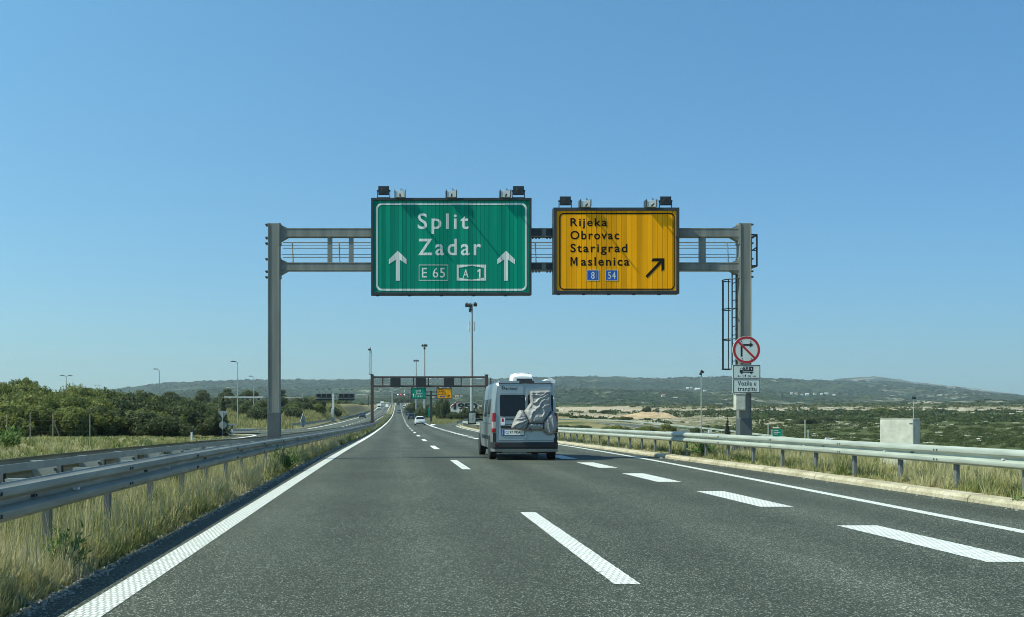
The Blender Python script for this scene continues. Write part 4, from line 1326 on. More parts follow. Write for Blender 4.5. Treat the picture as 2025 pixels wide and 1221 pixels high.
# tail lamps wrapping the corners
for s in (-1, 1):
    mb = MB()
    xi, xo = .905, 1.022
    z0, z1, z2, z3 = vz(808), vz(765), vz(690), vz(594)
    def lampring(z, k): return [(s * xi, -.035, z), (s * (xo - .03), -.03, z), (s * (xo + .012 - k), .03, z), (s * (xo + .008 - k), .16, z), (s * (xo - .05), .16, z), (s * xi, .02, z)]
    mb.loft([lampring(z0, .0), lampring(z1, 0)])
    mb.loft([lampring(z2 , 0), lampring((z2 + z3) / 2, .01), lampring(z3, .02)])
    mb.cur = 1
    mb.loft([lampring(z1 - .001, 0.002), lampring(z2 + .001, .002)])
    mb.build("tail_lamp", [M['tail'], M['lamp_clear']], van, bevel=.008)
# bumper, lower valance, light reflectors
mb = MB()
def bring(z, o): return [(-1.03, .55, z), (-1.03, .05, z), (-.95, -.05 - o, z), (.95, -.05 - o, z), (1.03, .05, z), (1.03, .55, z), (.9, .55, z), (-.9, .55, z)]
mb.loft([bring(.36, .02), bring(.40, .05), bring(.545, .05), bring(.56, .02)])
mb.build("rear_bumper", M['bumper'], van, bevel=.01)
mb = MB(); mb.loft([[(x, y + .01, z) for x, y, z in bring(.26, .0)], [(x, y + .01, z) for x, y, z in bring(.355, .025)]]); mb.build("bumper_valance", M['van'], van, bevel=.01)
for s in (-1, 1):
    MB().bb(s * .905 - .035, s * .905 + .035, -.112, -.1005, .47, .50).build("reflector", M['tail'], van)
    mb = MB(); mb.bb(min(s * .895, s * 1.0), max(s * .895, s * 1.0), -.03, .06, .5, vz(812)); mb.build("corner_trim", M['bumper'], van, bevel=.01)
# roof: edge spoiler, brake lamp, air conditioner, awning roll
mb = MB(); mb.loft([[(-.80, y, z), (.80, y, z), (.84, y, z - h), (-.84, y, z - h)] for y, z, h in ((-.06, vz(240), .08), (.1, 2.475, .07), (.3, 2.48, .03))]); mb.build("roof_spoiler", M['van'], van, bevel=.015)
MB().bb(vx(707), vx(868), -.075, -.05, vz(262), vz(240)).build("high_brake_lamp", M['black'], van, bevel=.006)
mb = MB()
xa, xb = vx(638), vx(886)
cxm = (xa + xb) / 2; hwid = (xb - xa) / 2
rings = []
for y, w_, t in ((.45, .86, .15), (.55, .97, .235), (.8, 1.0, .27), (1.3, 1.0, .27), (1.6, .9, .2), (1.72, .75, .12)):
    w = hwid * w_
    zb = 2.47
    rings.append([(cxm - w, y, zb), (cxm - w, y, zb + t * .55), (cxm - w * .93, y, zb + t * .82), (cxm - w * .6, y, zb + t * .97), (cxm, y, zb + t * 1.04), (cxm + w * .6, y, zb + t * .97), (cxm + w * .93, y, zb + t * .82), (cxm + w, y, zb + t * .55), (cxm + w, y, zb)])
mb.loft(rings)
ac = mb.build("air_conditioner", M['white'], van, smooth=True)
mb = MB(); mb.bb(vx(694), vx(866), .425, .47, 2.485, 2.55)
for k in range(7): mb.bb(cxm - .17 + k * .06, cxm - .14 + k * .06, .56, .60, 2.70, 2.72)
mb.build("vent_grille", M['black'], ac)
mb = MB(); mb.loft([[(.62 + (1 - t) * .0, y, 2.47 + a), (.98, y, 2.40 + a), (1.0, y, 2.50 + a), (.9, y, 2.56 + a), (.74, y, 2.54 + a)] for t, y, a in ((0, .35, -.01), (0, .45, .0), (1, 3.4, .0), (1, 3.5, -.01))]); mb.build("awning", M['white'], van, smooth=True)
# side windows, doors, rub strip and mirrors
for s in (-1, 1):
    for y0, y1 in ((1.0, 1.9), (2.25, 3.1)):
        mb = MB()
        xw = lambda z: s * (1.022 - max(0, (z - 1.12)) * .085 + .012)
        mb.loft([[(xw(z), y0, z), (xw(z), y1, z), (xw(z) - s * .03, y1, z), (xw(z) - s * .03, y0, z)] for z in (1.34, 1.62, 1.92)])
        mb.build("side_window", M['glass'], van, bevel=.01)
    mb = MB()
    mb.loft([[(xw(z), ya, z), (xw(z), yb, z), (xw(z) - s * .03, yb, z), (xw(z) - s * .03, ya, z)] for z, ya, yb in ((1.2, 3.6, 4.75), (1.6, 3.65, 4.55), (1.95, 3.72, 4.3))])
    mb.build("side_window", M['glass'], van, bevel=.01)
    mb = MB(); mb.bb(s * 1.028 - .012, s * 1.028 + .012, .7, 3.9, .62, .74); mb.build("rub_strip", M['bumper'], van, bevel=.006)
    mb = MB()
    for y in (2.1, 3.45): mb.bb(s * 1.0255 - .003, s * 1.0255 + .003, y, y + .014, .45, 1.12)
    mb.bb(s * 1.02 - .015, s * 1.02 + .015, .6, 3.4, 1.135, 1.15)
    mb.build("door_gap", M['black'], van)
    # wheel arch and wheels
    for y in (.92, 4.95):
        mb = MB(); mb.tube((s * 1.018, y, .36), (s * 1.030, y, .36), .41, n=28)
        mb.build("wheel_arch", M['black'], van)
        wheel(van, s * .935, y, .345, .225, s)
    # mirror on a dark arm
    mb = MB()
    mb.tube((s * 1.0, 4.55, 1.42), (s * 1.22, 4.45, 1.42), .035, n=8); mb.tube((s * 1.0, 4.55, 1.25), (s * 1.22, 4.45, 1.22), .03, n=8)
    mb.loft([[(s * (1.33 - w), y, 1.08), (s * (1.33 + w), y, 1.08), (s * (1.33 + w * 1.05), y, 1.52), (s * (1.33 - w * .8), y, 1.56)] for y, w in ((4.38, .145), (4.5, .14), (4.58, .09))])
    mr = mb.build("door_mirror", M['black'], van, bevel=.02)
    mb = MB(); mb.bb(s * 1.33 - .115, s * 1.33 + .115, 4.368, 4.378, 1.12, 1.48); mb.build("mirror_glass", M['mirror'], mr)
mb = MB(); mb.bb(-.8, .8, .3, 5.4, .2, .32); mb.tube((-.3, -.02, .27), (-.3, .6, .27), .03, n=8); mb.bb(-.45, -.1, .0, .2, .22, .3); mb.bb(.15, .5, .1, .4, .22, .33)
mb.build("underbody", M['black'], van)
mb = MB(); mb.bb(-.7, .05, -.02, .03, .24, .262); mb.build("tow_bar", M['steel'], van)
# windscreen (seen only from the front)
mb = MB(); mb.loft([[(-.78, 4.30, 2.21), (.78, 4.30, 2.21), (.78, 4.27, 2.25), (-.78, 4.27, 2.25)], [(-.9, 5.03, 1.46), (.9, 5.03, 1.46), (.9, 5.0, 1.5), (-.9, 5.0, 1.5)]]); mb.build("windscreen", M['glass'], van)

# ---- grey fabric cover over the bicycles carried on the back
outline = [(830, 352), (1030, 346), (1046, 362), (1048, 480), (1052, 560), (1075, 595), (1098, 640), (1110, 700), (1108, 750), (1085, 805), (1055, 838), (1010, 832), (968, 790), (905, 784), (812, 790), (775, 780), (700, 782), (630, 772), (611, 755), (622, 715), (650, 650), (682, 585), (704, 562), (735, 565), (756, 572), (790, 525), (822, 482), (816, 440), (818, 366)]
OP = np.array([(vx(a), vz(b)) for a, b in outline])
def seg_dist(P, A, B):
    d = B - A; t = np.clip(((P - A) @ d) / (d @ d), 0, 1)
    return np.linalg.norm(P - (A + t[:, None] * d), axis=1)
def inside(P, poly):
    r = np.zeros(len(P), bool); j = len(poly) - 1
    for i in range(len(poly)):
        a, b = poly[i], poly[j]
        c = ((a[1] > P[:, 1]) != (b[1] > P[:, 1])) & (P[:, 0] < (b[0] - a[0]) * (P[:, 1] - a[1]) / (b[1] - a[1] + 1e-12) + a[0])
        r ^= c; j = i
    return r
hstep = .014
gx0, gx1, gz0, gz1 = OP[:, 0].min() - .03, OP[:, 0].max() + .03, OP[:, 1].min() - .03, OP[:, 1].max() + .03
ax = np.arange(gx0, gx1, hstep); az = np.arange(gz0, gz1, hstep)
AX, AZ = np.meshgrid(ax, az); PP = np.stack([AX.ravel(), AZ.ravel()], -1)
dist = np.min([seg_dist(PP, OP[i], OP[(i + 1) % len(OP)]) for i in range(len(OP))], axis=0)
ins = inside(PP, OP)
# pull points just outside the outline back onto it so that the hem is clean
near = (~ins) & (dist < hstep * 1.5)
for k in np.where(near)[0]:
    best = None
    for i in range(len(OP)):
        A, B = OP[i], OP[(i + 1) % len(OP)]; d = B - A; t = np.clip(((PP[k] - A) @ d) / (d @ d), 0, 1); q = A + t * d
        e = np.linalg.norm(q - PP[k])
        if best is None or e < best[0]: best = (e, q)
    PP[k] = best[1]
ok = ins | near
D = np.where(ins, dist, 0)
fx_, fz_ = PP[:, 0], PP[:, 1]
puff = .14 * (1 - np.exp(-D / .03)) + .10 * (1 - np.exp(-D / .22))
# hanging folds: slanting in the upper part, gathered round the straps below
up = ss(1.22, 1.42, fz_)
wob = fbm(fx_ * 2.2, fz_ * 2.2, 5) * 9 + fbm(fx_ * 6, fz_ * 6, 15) * 2.5
def ridge(t, k=.55): return 1 - np.abs(np.sin(t)) ** k
# upper drape: long folds fanning down to the left from the top right corner
ang = np.arctan2(fz_ - vz(330), fx_ - vx(1130))
fold = up * .085 * (ridge(ang * 15 + wob * .95) - .35) * np.clip(fbm(fx_ * 3.5, fz_ * 3.5, 6) * 2.2 - .45, .05, 1)
# frame edge showing through at the upper left
fold += .05 * np.exp(-(seg_dist(PP, np.array((vx(835), vz(372))), np.array((vx(838), vz(470)))) / .03) ** 2) + .05 * np.exp(-(seg_dist(PP, np.array((vx(835), vz(372))), np.array((vx(1030), vz(366)))) / .03) ** 2)
# left bundle: folds gathered towards the strap, middle: crumpled panels, right: smoother with long creases
lf = ss(vx(815), vx(770), fx_) * (1 - up)
a2 = np.arctan2(fz_ - vz(640), fx_ - vx(830))
fold += lf * .06 * (ridge(a2 * 9 + wob * .5) - .4)
md = (1 - up) * ss(vx(790), vx(830), fx_) * (1 - ss(vx(940), vx(975), fx_))
fold += md * .07 * (ridge(fx_ * 9 + fz_ * 22 + wob * 1.1) * ridge(fx_ * 24 - fz_ * 8 + wob * .8, .8) - .2)
rt = (1 - up) * ss(vx(965), vx(1000), fx_)
fold += rt * .045 * (ridge(fx_ * 20 + fz_ * 6 + wob * .3) - .4)
fold += .012 * (fbm(fx_ * 16, fz_ * 16, 27) - .5)
# tucks along the straps
def strap_d(A, B): return seg_dist(PP, np.array((vx(A[0]), vz(A[1]))), np.array((vx(B[0]), vz(B[1]))))
STR = [((745, 570), (802, 690)), ((802, 690), (770, 770)), ((1048, 575), (962, 690)), ((962, 690), (960, 770)), ((806, 705), (958, 708))]
tuck = np.zeros(len(PP))
for a, b in STR: tuck = np.maximum(tuck, np.exp(-(strap_d(a, b) / .035) ** 2))
hgt = puff + fold * np.clip(D / .05, 0, 1) - .09 * tuck * np.clip(D / .06, 0, 1)
hgt = np.maximum(hgt, .02)
hgt = np.where(ins, hgt, 0.0)
V = np.stack([fx_, -.16 - hgt, fz_], -1)
gidx = np.arange(len(PP)).reshape(AX.shape)
Q = np.stack([gidx[:-1, :-1], gidx[:-1, 1:], gidx[1:, 1:], gidx[1:, :-1]], -1).reshape(-1, 4)
Q = Q[ok[Q].all(1)]
# back face so that the cover is a closed, thick bundle
Vb = V.copy(); Vb[:, 1] = -.16 + np.where(ins, .08 * (1 - np.exp(-D / .05)), 0)
used = np.unique(Q); remap = -np.ones(len(V), int); remap[used] = np.arange(len(used)); n0 = len(used)
Vall = np.concatenate([V[used], Vb[used]]); Qa = remap[Q]
cov = empty("bicycle_cover", (VX, VY, rz(33)), 0, "crumpled grey fabric cover strapped over bicycles on the back of the van", "bicycle cover")
np_obj("fabric", Vall, np.concatenate([Qa, (Qa + n0)[:, ::-1]]), M['cover'], cov, smooth=True)
mb = MB()
def surf(p):
    q = np.array((vx(p[0]), vz(p[1]))); k = np.argmin(np.linalg.norm(PP - q, axis=1) + (~ins) * 9)
    return (q[0], -.16 - hgt[k] - .008, q[1])
for a, b in STR:
    pts = [surf((a[0] + (b[0] - a[0]) * t, a[1] + (b[1] - a[1]) * t)) for t in np.linspace(0, 1, 12)]
    mb.path(pts, .011, 6)
mb.path([surf((800, 700)), tuple(np.add(surf((806, 770)), (0, -.02, 0))), (vx(828), -.36, vz(805))], .012, 6)
mb.build("strap", M['strap'], cov)
mb = MB()
for x in (-.1, .62): mb.tube((x, -.03, vz(760)), (x, -.17, vz(760)), .025, n=8); mb.tube((x, -.03, vz(420)), (x, -.17, vz(420)), .02, n=8)
mb.build("carrier_arm", M['steel_dark'], cov)

# the back leans forward slightly above the waist, as on such vans
def lean(o):
    for ch in o.children:
        if ch.type == 'MESH':
            for v in ch.data.vertices:
                if v.co.y < .35 and v.co.z > 1.3: v.co.y += (v.co.z - 1.3) * .085 * min(1, (.35 - v.co.y) / .3)
        lean(ch)
lean(van); lean(cov)

# ---- ordinary cars
CAR_PROFILES = {
    # y, half width, bottom, belt, roof top, half roof
    'hatch': [(0, .74, .34, .72, .80, .60), (.06, .84, .24, .90, 1.02, .66), (.22, .88, .2, .96, 1.24, .64), (.5, .9, .18, .96, 1.44, .60), (1.2, .91, .17, .95, 1.51, .60), (2.1, .91, .17, .94, 1.48, .60), (2.55, .91, .17, .94, 1.30, .62), (3.1, .9, .18, .93, .99, .70), (3.8, .87, .2, .82, .86, .66), (4.15, .78, .24, .64, .7, .6), (4.22, .7, .3, .55, .6, .55)],
    'suv': [(0, .78, .42, .8, .95, .62), (.06, .88, .32, 1.0, 1.15, .68), (.25, .92, .28, 1.08, 1.4, .67), (.5, .94, .26, 1.08, 1.62, .64), (1.3, .95, .25, 1.06, 1.70, .64), (2.3, .95, .25, 1.05, 1.66, .64), (2.75, .95, .25, 1.05, 1.46, .66), (3.3, .94, .26, 1.04, 1.1, .74), (4.1, .91, .28, .95, 1.0, .7), (4.45, .82, .32, .75, .82, .64), (4.52, .74, .38, .62, .7, .6)],
    'van': [(0, .92, .36, 1.1, 2.1, .82), (.05, .97, .28, 1.1, 2.18, .86), (.6, .98, .26, 1.1, 2.22, .86), (3.4, .98, .26, 1.1, 2.2, .86), (3.8, .98, .26, 1.1, 1.95, .84), (4.4, .97, .26, 1.1, 1.3, .84), (4.95, .93, .28, 1.0, 1.1, .8), (5.2, .84, .34, .8, .9, .75)],
}
def make_car(kind, paint, brake=False):
    root = bpy.data.objects.new("car", None); COL.objects.link(root)
    S = CAR_PROFILES[kind]
    def ring(y, hw, zb, zbelt, zt_, hr):
        zt_ = max(zt_, zbelt + .03)
        L_ = [(-hw * .82, zb), (-hw * .97, zb + .06), (-hw, zb + (zbelt - zb) * .55), (-hw * .97, zbelt), (-(hw * .25 + hr * .75) if zt_ - zbelt > .15 else -hw * .93, zbelt + (zt_ - zbelt) * .72), (-hr * .85, zt_ - .012), (-hr * .4, zt_ + .004)]
        return [(x, y, z) for x, z in L_] + [(-x, y, z) for x, z in L_[::-1]]
    mb = MB(); mb.loft([ring(*s) for s in S])
    b = mb.build("body", paint, root, smooth=True)
    L_ = S[-1][0]
    # rear glass
    mb = MB()
    if kind == 'van':
        r0, r1 = (1.25, -.012, .70), (1.9, -.006, .68)
    else:
        rows = [(S[1][0] - .02, S[1][4] + .03, .70), (S[2][0] - .035, S[2][4] + .0, .64), (S[3][0] - .12, S[3][4] - .05, .56)]
        mb.loft([[(-w_, y - .012, z + .012), (w_, y - .012, z + .012), (w_, y + .06, z - .03), (-w_, y + .06, z - .03)] for y, z, w_ in rows])
    if kind == 'van': mb.loft([[(-r0[2], r0[1] - .02, r0[0]), (r0[2], r0[1] - .02, r0[0]), (r0[2], r0[1] + .05, r0[0]), (-r0[2], r0[1] + .05, r0[0])], [(-r1[2], r1[1] - .02, r1[0]), (r1[2], r1[1] - .02, r1[0]), (r1[2], r1[1] + .05, r1[0]), (-r1[2], r1[1] + .05, r1[0])]])
    mb.build("rear_window", M['glass'], root)
    # windscreen
    mb = MB()
    i = -4 if kind != 'van' else -3
    a, c = S[i], S[i - 1] if kind == 'van' else S[i - 2]
    y0, z0, h0 = a[0] - .1, a[4] + .05, a[5] * .97; y1, z1, h1 = c[0] + .1, c[4] - .05, c[5] * .92
    mb.loft([[(-h0, y0 + .03, z0), (h0, y0 + .03, z0), (h0, y0 - .06, z0), (-h0, y0 - .06, z0)], [(-h1, y1 + .05, z1), (h1, y1 + .05, z1), (h1, y1 - .04, z1), (-h1, y1 - .04, z1)]])
    mb.build("windscreen", M['glass'], root)
    zb_ = S[4][3] if kind != 'van' else 1.2
    for s in (-1, 1):
        mb = MB()
        zt2 = S[4][4] - .1
        ya, yb, yc, yd = (.55, S[-4][0] - .35, S[-5][0] - .35, .75) if kind != 'van' else (2.6, 3.9, 3.5, 2.6)
        xo, xi = s * (S[4][1] * .96), s * (S[4][1] * .3 + S[4][5] * .72)
        mb.add([(xo, ya, zb_ + .03), (xo, yb, zb_ + .03), (xi, yc, zt2), (xi, yd, zt2), (xo - s * .05, ya, zb_ + .03), (xo - s * .05, yb, zb_ + .03), (xi - s * .05, yc, zt2), (xi - s * .05, yd, zt2)], [(0, 1, 2, 3), (4, 7, 6, 5), (0, 4, 5, 1), (1, 5, 6, 2), (2, 6, 7, 3), (3, 7, 4, 0)])
        mb.build("side_window", M['glass'], root)
        for y in (.75, L_ - .85): wheel(root, s * (S[4][1] - .12), y, .32, .21, s)
        mb = MB(); zl = S[1][3] - .08
        if kind == 'van': mb.bb(min(s * .84, s * .96), max(s * .84, s * .96), -.02, .06, .85, 1.25)
        else: mb.loft([[(s * .56, -.0, zl - .1), (s * .86, .08, zl - .1), (s * .87, .3, zl - .06), (s * .56, .1, zl - .1)], [(s * .56, .04, zl + .06), (s * .84, .1, zl + .08), (s * .86, .3, zl + .06), (s * .56, .14, zl + .06)]])
        mb.build("tail_light", M['brake'] if brake else M['tail'], root)
        mb = MB(); mb.loft([[(s * .5, L_ - .16, .62), (s * .74, L_ - .28, .64), (s * .74, L_ - .38, .64), (s * .5, L_ - .26, .62)], [(s * .5, L_ - .2, .72), (s * .74, L_ - .32, .75), (s * .74, L_ - .42, .75), (s * .5, L_ - .3, .72)]])
        mb.build("headlight", M['housing'], root)
        mb = MB(); my = S[-4][0] - .45 if kind != 'van' else 4.0
        mb.loft([[(s * .92, my, zb_ + .02), (s * 1.06, my, zb_ + .02), (s * 1.06, my, zb_ + .16), (s * .92, my, zb_ + .14)], [(s * .93, my + .1, zb_ + .04), (s * 1.03, my + .1, zb_ + .04), (s * 1.03, my + .1, zb_ + .13), (s * .93, my + .1, zb_ + .12)]]); mb.build("mirror", M['black'], root)
    mb = MB(); mb.loft([[(-.62, -.02, .26), (.62, -.02, .26), (.62, .12, .26), (-.62, .12, .26)], [(-.74, .0, .46), (.74, .0, .46), (.74, .14, .46), (-.74, .14, .46)], [(-.5, .02, .54), (.5, .02, .54), (.5, .14, .54), (-.5, .14, .54)]]); mb.build("rear_bumper", M['bumper'], root)
    mb = MB(); mb.bb(-.26, .26, -.03, .03, .66, .77); mb.build("number_plate", M['white'], root)
    return root
def put_car(c, x, y, label, cat="car", group=None, back=False):
    c.location = (x + float(drift(y)), y, rz(y))
    if back: c.rotation_euler = (0, 0, pi)
    tag(c, label, cat, group); return c
put_car(make_car('hatch', M['car_white']), 3.85, 177, "white hatchback in the right lane just before the exit nose")
put_car(make_car('suv', M['car_blue'], False), 3.55, 280, "dark blue off-road car in the right lane ahead of the white hatchback")
c = put_car(make_car('hatch', M['car_black'], False), 3.6, 395, "black hatchback in the right lane, second in the queue beyond the hatchback"); c["label"] = "black hatchback in the right lane, directly ahead of the dark blue off-road car"
put_car(make_car('hatch', M['car_grey']), 3.4, 500, "dark grey hatchback in the right lane, right behind the white van")
v = make_car('van', M['car_white']); v.name = "delivery_van"
put_car(v, 3.5, 600, "white van far ahead in the right lane, at the head of the queue", "van")
put_car(make_car('suv', M['car_grey']), .25, 465, "grey car alone in the left lane far ahead")
put_car(make_car('suv', M['car_black']), .1, 745, "black car in the left lane farthest away, at the crest")
put_car(make_car('suv', M['car_black']), -10.7, 322, "black car coming towards us on the other carriageway", back=True)
# white motorhomes and lorry coming the other way
def make_motorhome(h=3.1, l=7.0):
    root = bpy.data.objects.new("motorhome", None); COL.objects.link(root)
    mb = MB()
    P_ = [(0, .5), (l, .5), (l, h), (-.55, h), (-1.0, h - .25), (-1.05, 2.05), (-.25, 2.0), (-.1, 1.85), (0, 1.85)]
    w = 1.12
    n = len(P_)
    mb.add([(-w, y, z) for y, z in P_] + [(w, y, z) for y, z in P_], [tuple(range(n))[::-1], tuple(range(n, 2 * n))] + [(k, (k + 1) % n, n + (k + 1) % n, n + k) for k in range(n)])
    mb.build("living_box", M['white'], root, bevel=.06)
    mb = MB()
    def cr(y, zt_, hw): return [(-hw, y, .35), (-hw, y, min(1.05, zt_)), (-hw * .85, y, zt_), (hw * .85, y, zt_), (hw, y, min(1.05, zt_)), (hw, y, .35)]
    mb.loft([cr(-1.75, .85, .85), cr(-1.6, 1.05, .95), cr(-1.0, 1.2, 1.0), cr(-.4, 1.97, .95), cr(-.002, 1.97, .95)])
    mb.build("cab", M['car_white'], root)
    mb = MB(); mb.loft([[(-.82, -1.02, 1.26), (.82, -1.02, 1.26), (.82, -.95, 1.2), (-.82, -.95, 1.2)], [(-.78, -.5, 1.93), (.78, -.5, 1.93), (.78, -.42, 1.88), (-.78, -.42, 1.88)]]); mb.build("windscreen", M['glass'], root)
    mb = MB(); mb.bb(-.6, .6, -1.78, -1.7, .5, .8); mb.build("grille", M['black'], root)
    for s in (-1, 1):
        MB().bb(min(s * .6, s * .85), max(s * .6, s * .85), -1.77, -1.6, .68, .86).build("headlight", M['housing'], root)
        for y in (-.9, l - 2): wheel(root, s * .92, y, .36, .24, s)
        mb = MB(); mb.bb(s * 1.12 - .01, s * 1.12 + .01, 1.2, 2.2, 1.6, 2.1); mb.bb(s * 1.12 - .01, s * 1.12 + .01, 3.2, 4.4, 1.6, 2.1); mb.build("side_window", M['glass'], root)
    return root
m1 = put_car(make_motorhome(3.2), -10.6, 585, "nearer white motorhome coming towards us on the other carriageway", "motorhome")
m2 = copy_tree(m1); put_car(m2, -10.4, 690, "white motorhome farther back on the other carriageway, behind the nearer one", "motorhome")
lv = make_car('van', M['car_white']); lv.name = "delivery_van"
put_car(lv, -6.6, 640, "white van on the inner lane of the other carriageway, beside the lamp posts", "van", back=True)
# ------------------------------------------------------------------ grass and weeds
def blades(name, X, Y, h, w, tintv, m, lean=.35, zoff=-.03, parent=None, lang=None):
    """curved blades, five vertices each, standing on the ground"""
    n = len(X)
    Z = ground_z(X, Y) + zoff
    a = rng.uniform(0, 2 * pi, n); la = rng.uniform(0, 2 * pi, n) if lang is None else lang + rng.normal(0, .6, n); ln = rng.uniform(.05, lean, n) * h
    dx, dy = np.cos(a) * w / 2, np.sin(a) * w / 2
    lx, ly = np.cos(la) * ln, np.sin(la) * ln
    V = np.empty((n, 5, 3), np.float32)
    V[:, 0] = np.stack([X - dx, Y - dy, Z], -1); V[:, 1] = np.stack([X + dx, Y + dy, Z], -1)
    V[:, 2] = np.stack([X - dx * .8 + lx * .35, Y - dy * .8 + ly * .35, Z + h * .55], -1); V[:, 3] = np.stack([X + dx * .8 + lx * .35, Y + dy * .8 + ly * .35, Z + h * .55], -1)
    V[:, 4] = np.stack([X + lx, Y + ly, Z + h], -1)
    b = (np.arange(n) * 5)[:, None, None]
    F = (np.array([[0, 1, 2], [1, 3, 2], [2, 3, 4]])[None] + b).reshape(-1, 3)
    o = np_obj(name, V.reshape(-1, 3), F, m, parent, attrs={'tint': np.repeat(tintv, 5)})
    return o

def tufts(n, per, x0, x1, y0, y1, rad, power, dens, seed):
    """tussocks: blades gathered round patchily placed centres, leaning outwards"""
    m_ = n // per
    u = rng.uniform(0, 1, m_)
    Y = y0 * (y1 / y0) ** u if power == 'log' else y0 + (y1 - y0) * u ** power
    X = (x0(Y) if callable(x0) else x0) + rng.uniform(0, 1, m_) * ((x1(Y) if callable(x1) else x1) - (x0(Y) if callable(x0) else x0))
    k = (.6 * fbm(X / dens, Y / dens, seed) + .4 * fbm(X / dens * 4, Y / dens * 4, seed + 50)) > rng.uniform(.25, .66, m_)
    X, Y = X[k], Y[k]; m_ = len(X)
    a = rng.uniform(0, 2 * pi, (m_, per)); r = np.sqrt(rng.uniform(0, 1, (m_, per))) * rad * rng.uniform(.5, 1.4, (m_, 1))
    sc = rng.uniform(.5, 1.25, (m_, 1)) * np.ones((1, per)); hue = rng.normal(0, .22, (m_, 1)) * np.ones((1, per))
    return (X[:, None] + np.cos(a) * r).ravel(), (Y[:, None] + np.sin(a) * r).ravel(), a.ravel(), sc.ravel(), hue.ravel()

def clumped(n, x0, x1, y0, y1, dens, power=1.0, seed=0):
    """points thinned by a patchy noise; y drawn so that near ground is denser"""
    u = rng.uniform(0, 1, n)
    Y = y0 * (y1 / y0) ** u if power == 'log' else y0 + (y1 - y0) * u ** power
    X = (x0(Y) if callable(x0) else x0) + rng.uniform(0, 1, n) * ((x1(Y) if callable(x1) else x1) - (x0(Y) if callable(x0) else x0))
    k = (.6 * fbm(X / dens, Y / dens, seed) + .4 * fbm(X / dens * 4, Y / dens * 4, seed + 50)) > rng.uniform(.25, .66, n)
    return X[k], Y[k]

def grass_patch(name, n, x0, x1, y0, y1, h0, h1, w0, w1, m='grass', power='log', dens=.9, seed=0, dry=.55, edge=None, tuft=0):
    if tuft: X, Y, la, sc, hue = tufts(n, tuft, x0, x1, y0, y1, .07 if y0 < 20 else .14, power, dens, seed)
    else: X, Y = clumped(n, x0, x1, y0, y1, dens, power, seed); la = None; sc = 1.0; hue = 0.0
    X = X + drift(Y)
    k = len(X)
    hn = fbm(X / .8, Y / .8, seed + 3)
    h = (h0 + (h1 - h0) * np.clip(hn * 1.5 - .25, 0, 1)) * rng.uniform(.55, 1.15, k) * sc
    if edge is not None: h *= edge(X, Y)
    w = np.interp(Y, [y0, y1], [w0, w1]) * rng.uniform(.6, 1.3, k)
    t = np.clip(dry + (fbm(X / 2.2, Y / 2.2, seed + 7) - .5) * 1.5 + rng.normal(0, .16, k) + hue, 0, 1)
    return tag(blades(name, X, Y, h, w, t, M[m], .75 if tuft else .4, lang=la), kind="stuff")
e1 = lambda X, Y: .35 + .65 * ss(-2.6, -2.95, X)
grass_patch("median_grass", 120000, -3.0, -2.6, 5.0, 75, .08, .38, .007, .03, seed=1, dry=.56, edge=e1, tuft=22)
grass_patch("median_grass", 110000, -3.75, -2.85, 5.0, 75, .16, .5, .008, .03, seed=1, dry=.62, tuft=26)
grass_patch("median_grass", 45000, -4.9, -3.6, 6.0, 60, .2, .6, .01, .03, seed=2, dry=.5)
grass_patch("median_grass", 60000, -4.9, -2.55, 60, 420, .2, .55, .03, .12, seed=5, dry=.56)
kx = lambda Y: np.interp(Y, _ky, _kx) + .3
grass_patch("verge_grass", 130000, kx, lambda Y: kx(Y) + 2.2, 8, 120, .10, .34, .008, .035, seed=11, dry=.56, tuft=24)
grass_patch("verge_grass", 90000, lambda Y: kx(Y) + 1.2, 15.5, 9, 150, .14, .42, .012, .045, seed=12, dry=.62, tuft=24)
grass_patch("slope_grass", 70000, 14.5, 50, 26, 215, .12, .4, .03, .09, seed=13, dry=.6, dens=3)
grass_patch("field_grass", 170000, -36, -13.6, 24, 97, .2, .6, .018, .05, seed=21, dry=.5, tuft=18, power=.8, dens=2.2, edge=lambda X, Y: (1 - .62 * ss(48, 82, Y)) * (1 - ss(92, 97, Y)))
grass_patch("bank_grass", 60000, -40, -15.2, 128, 330, .4, 1.0, .06, .16, m='grass_yellow', seed=22, dry=.5, power=1, dens=4)
grass_patch("field_grass", 14000, -75, -30, 60, 100, .3, .8, .05, .12, seed=23, dry=.5, power=1, dens=4)
grass_patch("gore_grass", 50000, lambda Y: 6.3 + np.maximum(0, 196 - Y) * .4, lambda Y: 7.5 + np.minimum((Y - 188) * .12, 13), 189, 470, .3, .8, .05, .16, m='grass_yellow', seed=24, dry=.6, power=1, dens=3)

